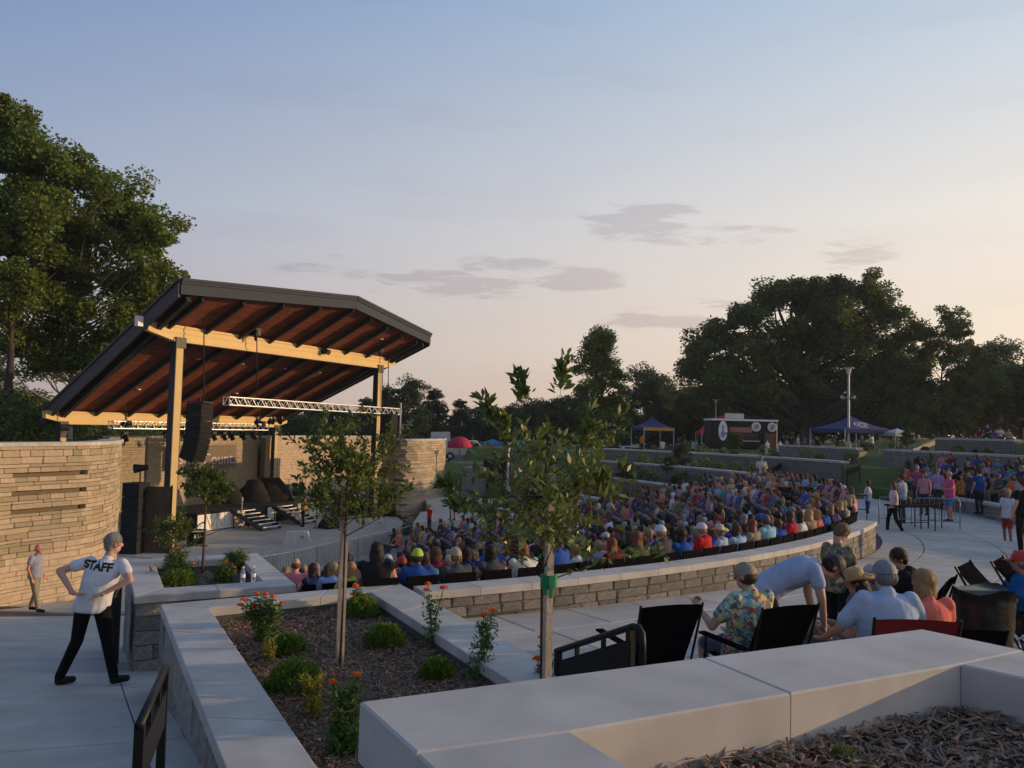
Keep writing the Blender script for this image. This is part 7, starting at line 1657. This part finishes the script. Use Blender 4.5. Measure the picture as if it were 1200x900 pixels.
# ------------------------------------------------------------------ far side: food truck, canopies, poles, vehicles
def px_frame(px, py, Y): q = aty(px, py, Y); return Vector(q)
ty = 68.0; a = px_frame(833, 531, ty); b = px_frame(912, 533, ty); zg = -1.95; Lt = b.x-a.x; cx_ = (a.x+b.x)/2
truck = empty('food_truck', (cx_, ty, zg), .04, 'black food truck with white roof edge, round white signs and an oval emblem', 'food truck')
Ht = 3.0
bm = bevel_box('body', m_black, (Lt, 2.3, Ht-.55), .12); mk('body', bm, truck, (0, 1.15, .5+(Ht-.55)/2))
mb = MB(); mb.box((0, 1.15, Ht), (Lt*1.01, 2.4, .16)); mb.build('roof', m_white, truck)
mb = MB(); mb.box((-.3, -.03, 1.55), (Lt*.5, .05, .55)); w_ = mb.build('serving_window', m_glass, truck); mb = MB(); mb.box((-.3, -.2, 1.22), (Lt*.52, .35, .05)); mb.build('counter', m_alu, w_)
mb = MB(); mb.box((-.35, -.05, 2.15), (Lt*.34, .04, .42)); mb.build('red_sign', mat('sign_red', (.30,.03,.04), .7, .5, 9, col2=(.42,.22,.20)), truck)
def disc(x, z, rx, rz, name, m, par, y=-.07):
    n = 20; mb = MB(); mb.add([(x+rx*math.cos(2*math.pi*i/n), y+d, z+rz*math.sin(2*math.pi*i/n)) for d in (0, .05) for i in range(n)], [tuple(range(n)), tuple(range(2*n-1, n-1, -1))]+[(i, n+i, n+(i+1) % n, (i+1) % n) for i in range(n)]); return mb.build(name, m, par)
e = disc(-Lt*.33, 2.05, .38, .85, 'oval_emblem', m_white, truck); mb = MB(); mb.box((-Lt*.33, -.10, 2.1), (.12, .03, .9)); mb.ball((-Lt*.33, -.09, 1.75), (.2, .03, .3), 8, 6); mb.build('emblem_figure', mat('emblem_blue', (.25,.30,.42), .7, .2, 4), e)
for x in (Lt*.17, Lt*.41): d_ = disc(x, 2.45, .40, .40, 'round_sign', m_white, truck); disc(x, 2.45, .3, .3, 'sign_ring', m_lamp, d_, -.1); mb = MB(); mb.box((x, -.115, 2.45), (.08, .02, .4), Matrix.Rotation(.6, 3, 'Y')); mb.build('sign_mark', m_dark, d_)
for x in (-Lt*.3, Lt*.32):
    mb = MB(); mb.tube((x, .0, .42), (x, .25, .42), .42, n=18); t_ = mb.build('wheel', m_blackm, truck); mb = MB(); mb.tube((x, -.02, .42), (x, .02, .42), .2, n=14); mb.build('rim', m_alu, t_)
mb = MB(); mb.box((Lt*.36, -.25, 1.1), (.9, .4, 1.6)); mb.build('side_panel', mat('rust_panel', (.20,.07,.045), .8, .4, 3), truck)
mb = MB(); mb.box((-.6, 1.0, Ht+.35), (1.6, .3, .45)); mb.build('roof_board', m_lamp, truck)
for i, (px, lab) in enumerate(((899, 'white gas bottle beside the food truck, left one'), (914, 'white gas bottle beside the food truck, right one'))):
    q = px_frame(px, 530, 66.5); rt = empty('gas_bottle', (q.x, 66.5, zg), 0, lab, 'gas bottle'); mb = MB(); mb.tube((0,0,0), (0,0,1.0), .2, n=12); mb.ball((0,0,1.0), (.2,.2,.15), 12, 6); mb.build('tank', m_white, rt); mb = MB(); mb.tube((0,0,1.1), (0,0,1.3), .06, n=8); mb.build('valve', m_alu, rt)
def canopy(pxl, pxr, ypk, yedge, Y, zg, m, lab, emblem=False, side=None, legs=True):
    l, r, pk = px_frame(pxl, yedge, Y), px_frame(pxr, yedge, Y), px_frame((pxl+pxr)/2, ypk, Y+1.2); wd = r.x-l.x; hw = wd/2; zt = (l.z+r.z)/2; rt = empty('canopy_tent', ((l.x+r.x)/2, Y, zg), .25, lab, 'canopy'); e_ = zt-zg; p_ = pk.z-zg; hw *= .86
    c = [(-hw,-hw,e_), (hw,-hw,e_), (hw,hw,e_), (-hw,hw,e_)]; mids = [((-hw+hw)/2, -hw, e_-.02)]
    def pt(i, j, k=.5): return None
    for i in range(4):
        a, b = Vector(c[i]), Vector(c[(i+1) % 4]); tp = Vector((0,0,p_)); V = []; n = 8
        for j in range(n+1):
            t = j/n
            for k in range(n+1): u_ = k/n; p = a.lerp(b, u_).lerp(tp, t); p.z -= .22*math.sin(math.pi*t)*(p_-e_)*.6; V.append(p)
        mb = MB(); mb.add(V, [(j*(n+1)+k, j*(n+1)+k+1, (j+1)*(n+1)+k+1, (j+1)*(n+1)+k) for j in range(n) for k in range(n)]); pn = mb.build('roof_panel', side if (side and i == 1) else m, rt, True)
        mb = MB(); mb.bar(a-Vector((0,0,.14)), b-Vector((0,0,.14)), .02, .28); mb.build('valance', side if (side and i in (0, 1)) else m, rt)
        if emblem and i == 0:
            q = a.lerp(b, .52).lerp(tp, .42); nrm_ = (b-a).cross(tp-a).normalized(); q += nrm_*.03-Vector((0,0,.12)); mb = MB(); x_ = (b-a).normalized(); y_ = nrm_.cross(x_)
            for r0, r1, a0, a1 in ((.42, .52, .2, 5.2), (.16, .30, 0, 6.28)):
                for s_ in range(14):
                    t0, t1 = lerp(a0, a1, s_/14), lerp(a0, a1, (s_+1)/14); mb.add([q+x_*r*math.cos(t)*1.4+y_*r*math.sin(t) for r, t in ((r0, t0), (r1, t0), (r1, t1), (r0, t1))], [(0,1,2,3)])
            mb.build('swirl_emblem', m_lamp, pn)
    for p in c: mb = MB(); mb.tube((p[0], p[1], 0), p, .04, n=6); mb.build('leg', m_lamp, rt)
    return rt
canopy(960, 1034, 488, 503, 64, -1.5, m_navy, 'large purple-navy canopy tent with pale swirl emblem right of the light pole', True)
canopy(743, 786, 490, 501, 74, -2.5, m_navy, 'navy canopy tent with an orange side under the dark trees', side=m_orf)
canopy(817, 834, 497, 506, 78, -2.1, m_red, 'small red canopy tent left of the food truck')
canopy(1036, 1066, 502, 507, 62, -1.3, m_lamp, 'low white canopy right of the purple canopy tent')
canopy(563, 592, 514, 519, 84, -3.6, m_blue, 'blue canopy far behind the young planted tree, left one'); canopy(594, 626, 515, 520, 86, -3.5, mat('sky_fabric', (.02,.28,.45), .8, .1, 3), 'bright blue canopy far behind the young planted tree, right one')
def umbrella(px, pyt, pyb, wpx, Y, zg, m, lab):
    q = px_frame(px, pyt, Y); wd = wpx*Y/F/2; hb = px_frame(px, pyb, Y).z; rt = empty('parasol', (q.x, Y, zg), 0, lab, 'umbrella'); n = 16; V = []; lv = 5
    for j in range(lv+1):
        t = j/lv; r = wd*math.sin(t*math.pi/2); z = lerp(q.z, hb, 1-math.cos(t*math.pi/2))-zg
        for i in range(n): V.append((r*math.cos(2*math.pi*i/n), r*math.sin(2*math.pi*i/n), z))
    mb = MB(); mb.add(V, [(j*n+i, j*n+(i+1) % n, (j+1)*n+(i+1) % n, (j+1)*n+i) for j in range(lv) for i in range(n)]); mb.build('cover', m, rt); mb = MB(); mb.tube((0,0,0), (0,0,q.z-zg), .04, n=6); mb.build('pole', m_lamp, rt)
umbrella(539, 511.5, 525, 29, 66, -3.7, mat('crimson_fabric', (.42,.02,.06), .8, .1, 3), 'big crimson umbrella just right of the rounded stone wall')
umbrella(846, 487, 497, 16, 80, -2.0, m_red, 'red umbrella behind the roof of the food truck')
def light_pole(px, ptop, pbase, Y, lab, twin=False, arm=False):
    t, b = px_frame(px, ptop, Y), px_frame(px, pbase, Y); h = t.z-b.z; rt = empty('light_pole', (t.x, Y, b.z), 0, lab, 'light pole')
    mb = MB(); mb.tube((0,0,0), (0,0,h-.5), .10, .07, 10); mb.build('pole', m_lamp, rt); mb = MB(); mb.tube((0,0,-.2), (0,0,.45), .2, n=12); mb.build('footing', m_conc, rt)
    if arm: mb = MB(); mb.tube((0,0,h*.5), (.9,0,h*.5), .04, n=6); mb.box((1.0,0,h*.5), (.5,.2,.08)); mb.build('arm', m_lamp, rt)
    else:
        mb = MB(); mb.tube((0,0,h-.5), (0,0,h-.05), .10, .24, 10); mb.tube((0,0,h-.05), (0,0,h), .40, .42, 16); mb.build('lamp_head', m_white, rt)
    if twin:
        for s_ in (-1, 1): mb = MB(); mb.tube((0,0,h*.62), (s_*.45,0,h*.62), .03, n=6); mb.tube((s_*.45,-.1,h*.62), (s_*.5,.12,h*.62+.05), .11, .14, 8); mb.build('spotlight', m_lamp, rt)
light_pole(994.5, 431, 524, 62, 'tall grey light pole with a flat round head before the huge oak', True)
light_pole(839, 468, 512, 92, 'smaller light pole rising behind the food truck')
light_pole(470, 466, 530, 78, 'thin grey pole with a side arm behind the rounded right wall', arm=True)
light_pole(596, 518, 578, 52, 'slim grey pole partly hidden by the nearest young tree')
def vehicle(px, pyb, Y, L_, col, lab, kind='car', rot=0.0):
    q = px_frame(px, pyb, Y); rt = empty('parked_'+kind, (q.x, Y, q.z), rot, lab, kind); m = mat('paint_'+lab[:12].replace(' ', '_'), col, .35, .05, 2, spec=.6)
    if kind == 'car': prof = [(-.5,.32), (-.5,.75), (-.36,.82), (-.24,1.35), (.14,1.4), (.30,.92), (.48,.78), (.5,.35)]; w_ = 1.75
    elif kind == 'pickup': prof = [(-.5,.45), (-.5,1.05), (-.08,1.08), (-.04,1.7), (.16,1.72), (.27,1.15), (.48,1.0), (.5,.45)]; w_ = 1.9
    else: prof = [(-.5,.4), (-.5,2.8), (.36,2.85), (.40,2.0), (.5,1.25), (.5,.45)]; w_ = 2.2
    n = len(prof); mb = MB(); mb.add([(x*L_, -w_/2, z) for x, z in prof]+[(x*L_, w_/2, z) for x, z in prof], [tuple(range(n))[::-1], tuple(range(n, 2*n))]+[(i, (i+1) % n, n+(i+1) % n, n+i) for i in range(n)]); mb.build('body', m, rt)
    ws = {'car': ((-.22,.02,.9,1.28), (.03,.24,.9,1.25)), 'pickup': ((-.02,.10,1.15,1.6), (.11,.22,1.15,1.5)), 'camper': ((-.35,-.15,1.6,2.3), (.05,.2,1.6,2.3), (.37,.46,1.5,2.0))}[kind]
    for x0, x1, z0, z1 in ws: mb = MB(); mb.box(((x0+x1)/2*L_, -w_/2-.01, (z0+z1)/2), ((x1-x0)*L_, .03, z1-z0)); mb.build('window', m_glass, rt)
    for x in (-.32, .32): mb = MB(); mb.tube((x*L_, -w_/2-.02, .34), (x*L_, -w_/2+.2, .34), .34, n=14); t_ = mb.build('wheel', m_blackm, rt); mb = MB(); mb.tube((x*L_, -w_/2-.04, .34), (x*L_, -w_/2, .34), .18, n=10); mb.build('rim', m_alu, t_)
    return rt
vehicle(517, 541, 76, 1.9, (.50,.51,.52), 'pale grey camper van at the right end of the rounded wall', 'camper')
vehicle(548, 539, 70, 4.6, (.55,.50,.42), 'pale pickup parked under the crimson umbrella', 'pickup')
for i, (px, col, lab) in enumerate(((575, (.06,.07,.1), 'dark blue car parked beyond the blue canopies'), (612, (.6,.6,.6), 'white car parked beyond the bright blue canopy'), (648, (.35,.36,.38), 'silver car parked behind the nearest young tree'), (682, (.62,.62,.62), 'white car parked right of the silver one'), (716, (.05,.05,.06), 'black car parked left of the orange-sided canopy'), (738, (.55,.55,.56), 'pale car just left of the orange-sided canopy'))):
    q = px_frame(px, 520, 92); vehicle(px, F*3.3/92+500+(px-600)*.0244, 92+i % 2, 4.3, col, lab, 'car', (i % 3)*.1)
# parking lane, grass island, grey enclosure beyond the landing
mb = MB(); mb.prism([(-14, 62), (14, 60), (18, 98), (-22, 100)], -5.5, lambda x, y: far_level(x, y)+.10); mb.build('parking_lot', mat('asphalt', (.06,.06,.062), .9, .2, 4, .3, 40), kind='structure')
q0_ = aty(542, 548, 52); q1_ = aty(562, 548, 52); zb_ = aty(552, 574, 52)[2]
enc = empty('grey_enclosure', (0,0,0), label='plain grey concrete enclosure standing beyond the landing', cat='enclosure'); mb = MB(); mb.prism([(q0_[0], 52), (q1_[0]+.2, 52), (q1_[0]+.6, 54.5), (q0_[0]+.4, 54.5)], -7, q0_[2]); mb.build('wall_block', mat('grey_panel', (.16,.16,.18), .85, .1, 2), enc)
q2_ = aty(598, 548, 53); dk_ = empty('black_trailer', ((q1_[0]+q2_[0])/2+.1, 53.4, zb_), 0, 'black box trailer half hidden behind the nearest young tree', 'trailer'); mb = MB(); mb.box((0, 1, 1.2), (q2_[0]-q1_[0]-.2, 2, 1.6)); mb.build('box', m_black, dk_)
for x in (-.5, .5): mb = MB(); mb.tube((x, -.05, .35), (x, .2, .35), .35, n=12); mb.build('wheel', m_blackm, dk_)
mb = MB(); mb.prism([(-4.2, 43), (4.5, 41), (5.5, 50), (-5.5, 51.5)], -7, lambda x, y: -4.72+.012*(y-43)); mb.build('rear_walkway', m_conc, kind='structure')
# low planting on the terraces
rng = np.random.default_rng(5); kk_ = 0
for (ra, zt, p0, p1, n_) in ((20.6, -3.5, 21, 40, 7), (23.8, -2.75, 19, 42, 9), (27.3, -2.1, 18, 44, 12), (33.6, -1.5, 20, 44, 9), (38.6, -.85, 12, 30, 7)):
    for i in range(n_):
        a = lerp(p0, p1, (i+rng.uniform(.1, .9))/n_); x, y = pol(ra+rng.uniform(-.5, .6), a); h_ = rng.uniform(.5, 1.1); kk = Vector((x, y, zt)) @ Vector(fwd); 
        P_ = rand_dirs(rng, 260)*np.array([h_*.5, h_*.5, h_*.45])*rng.uniform(.6, 1, 260)[:, None]; P_[:, 2] += h_*.4
        o = mk('terrace_shrub', leaf_cloud(rng, P_, .13, m_leaf_oak2, 'leaves'), None, (x, y, zt-.1)); tag(o, f'small shrub planted behind the {["second", "third", "fourth", "long lower", "middle hillside"][[20.6,23.8,27.3,33.6,38.6].index(ra)]} terrace wall', 'shrub', 'shrubs on the terraces')
for px, Y, top in ((733, 44, 540), (786, 46, 536), (860, 55, 507), (1063, 55, 505), (800, 47, 520)):
    q = aty(px, top, Y); z = {733: -3.0, 786: -2.6, 860: -1.5, 1063: -.8, 800: -2.2}[px]; s_ = (q[2]-z)/11; place_tree(TB, 'young_tree', q[0], Y, z, px, (s_*1.1, s_*1.1, s_), 'thin young tree on the terraces at the '+{733: 'left edge of the far bank', 786: 'foot of the left stair rail', 860: 'front of the food truck', 1063: 'gap below the upper wall', 800: 'pale side ramp'}[px], 'tree')

# ------------------------------------------------------------------ look-alikes get their place in the picture
def screen_x(o):
    p = o.matrix_world.translation if o.parent is None else o.location; p = Vector(o.location); k_ = p @ Vector(fwd); return 600+F*(p @ Vector(r2))/k_ if k_ > .1 else 0
by = {}
for o in COL.objects:
    if o.parent is None and 'label' in o and o.name.split('.')[0] != 'folding_chair': by.setdefault((o['label'], o.get('group')), []).append(o)
nth = ['leftmost', 'second from left', 'third from left', 'fourth from left', 'fifth from left', 'sixth from left', 'seventh from left', 'eighth from left', 'ninth from left', 'tenth from left', 'eleventh from left', 'twelfth from left']
for (lab, g_), os_ in by.items():
    if len(os_) < 2: continue
    os_.sort(key=screen_x); n = len(os_)
    for i, o in enumerate(os_):
        wd = ['left one', 'right one'][i] if n == 2 else ['left one', 'middle one', 'right one'][i] if n == 3 else ('rightmost' if i == n-1 else nth[min(i, 11)])
        o['label'] = f'{lab}, {wd}'
    if len(lab.split()) > 13: print('LONG', lab)
for o in COL.objects:
    if 'label' in o and len(o['label'].split()) > 16: o['label'] = ' '.join(o['label'].replace('person with ', '').split()[:16])

# ------------------------------------------------------------------ evening haze between here and the tree line
hz = bpy.data.materials.new('haze'); hz.use_nodes = True; _h = hz.node_tree; _h.nodes.clear(); _v = nn('ShaderNodeVolumePrincipled', _h); _v.inputs['Color'].default_value = (.72, .80, .90, 1); _v.inputs['Density'].default_value = .0003; _v.inputs['Anisotropy'].default_value = .2
_o = nn('ShaderNodeOutputMaterial', _h); _h.links.new(_v.outputs[0], _o.inputs['Volume'])
mb = MB(); mb.box((0, 60, 8.5), (700, 700, 34)); mb.build('haze', hz, kind='stuff')
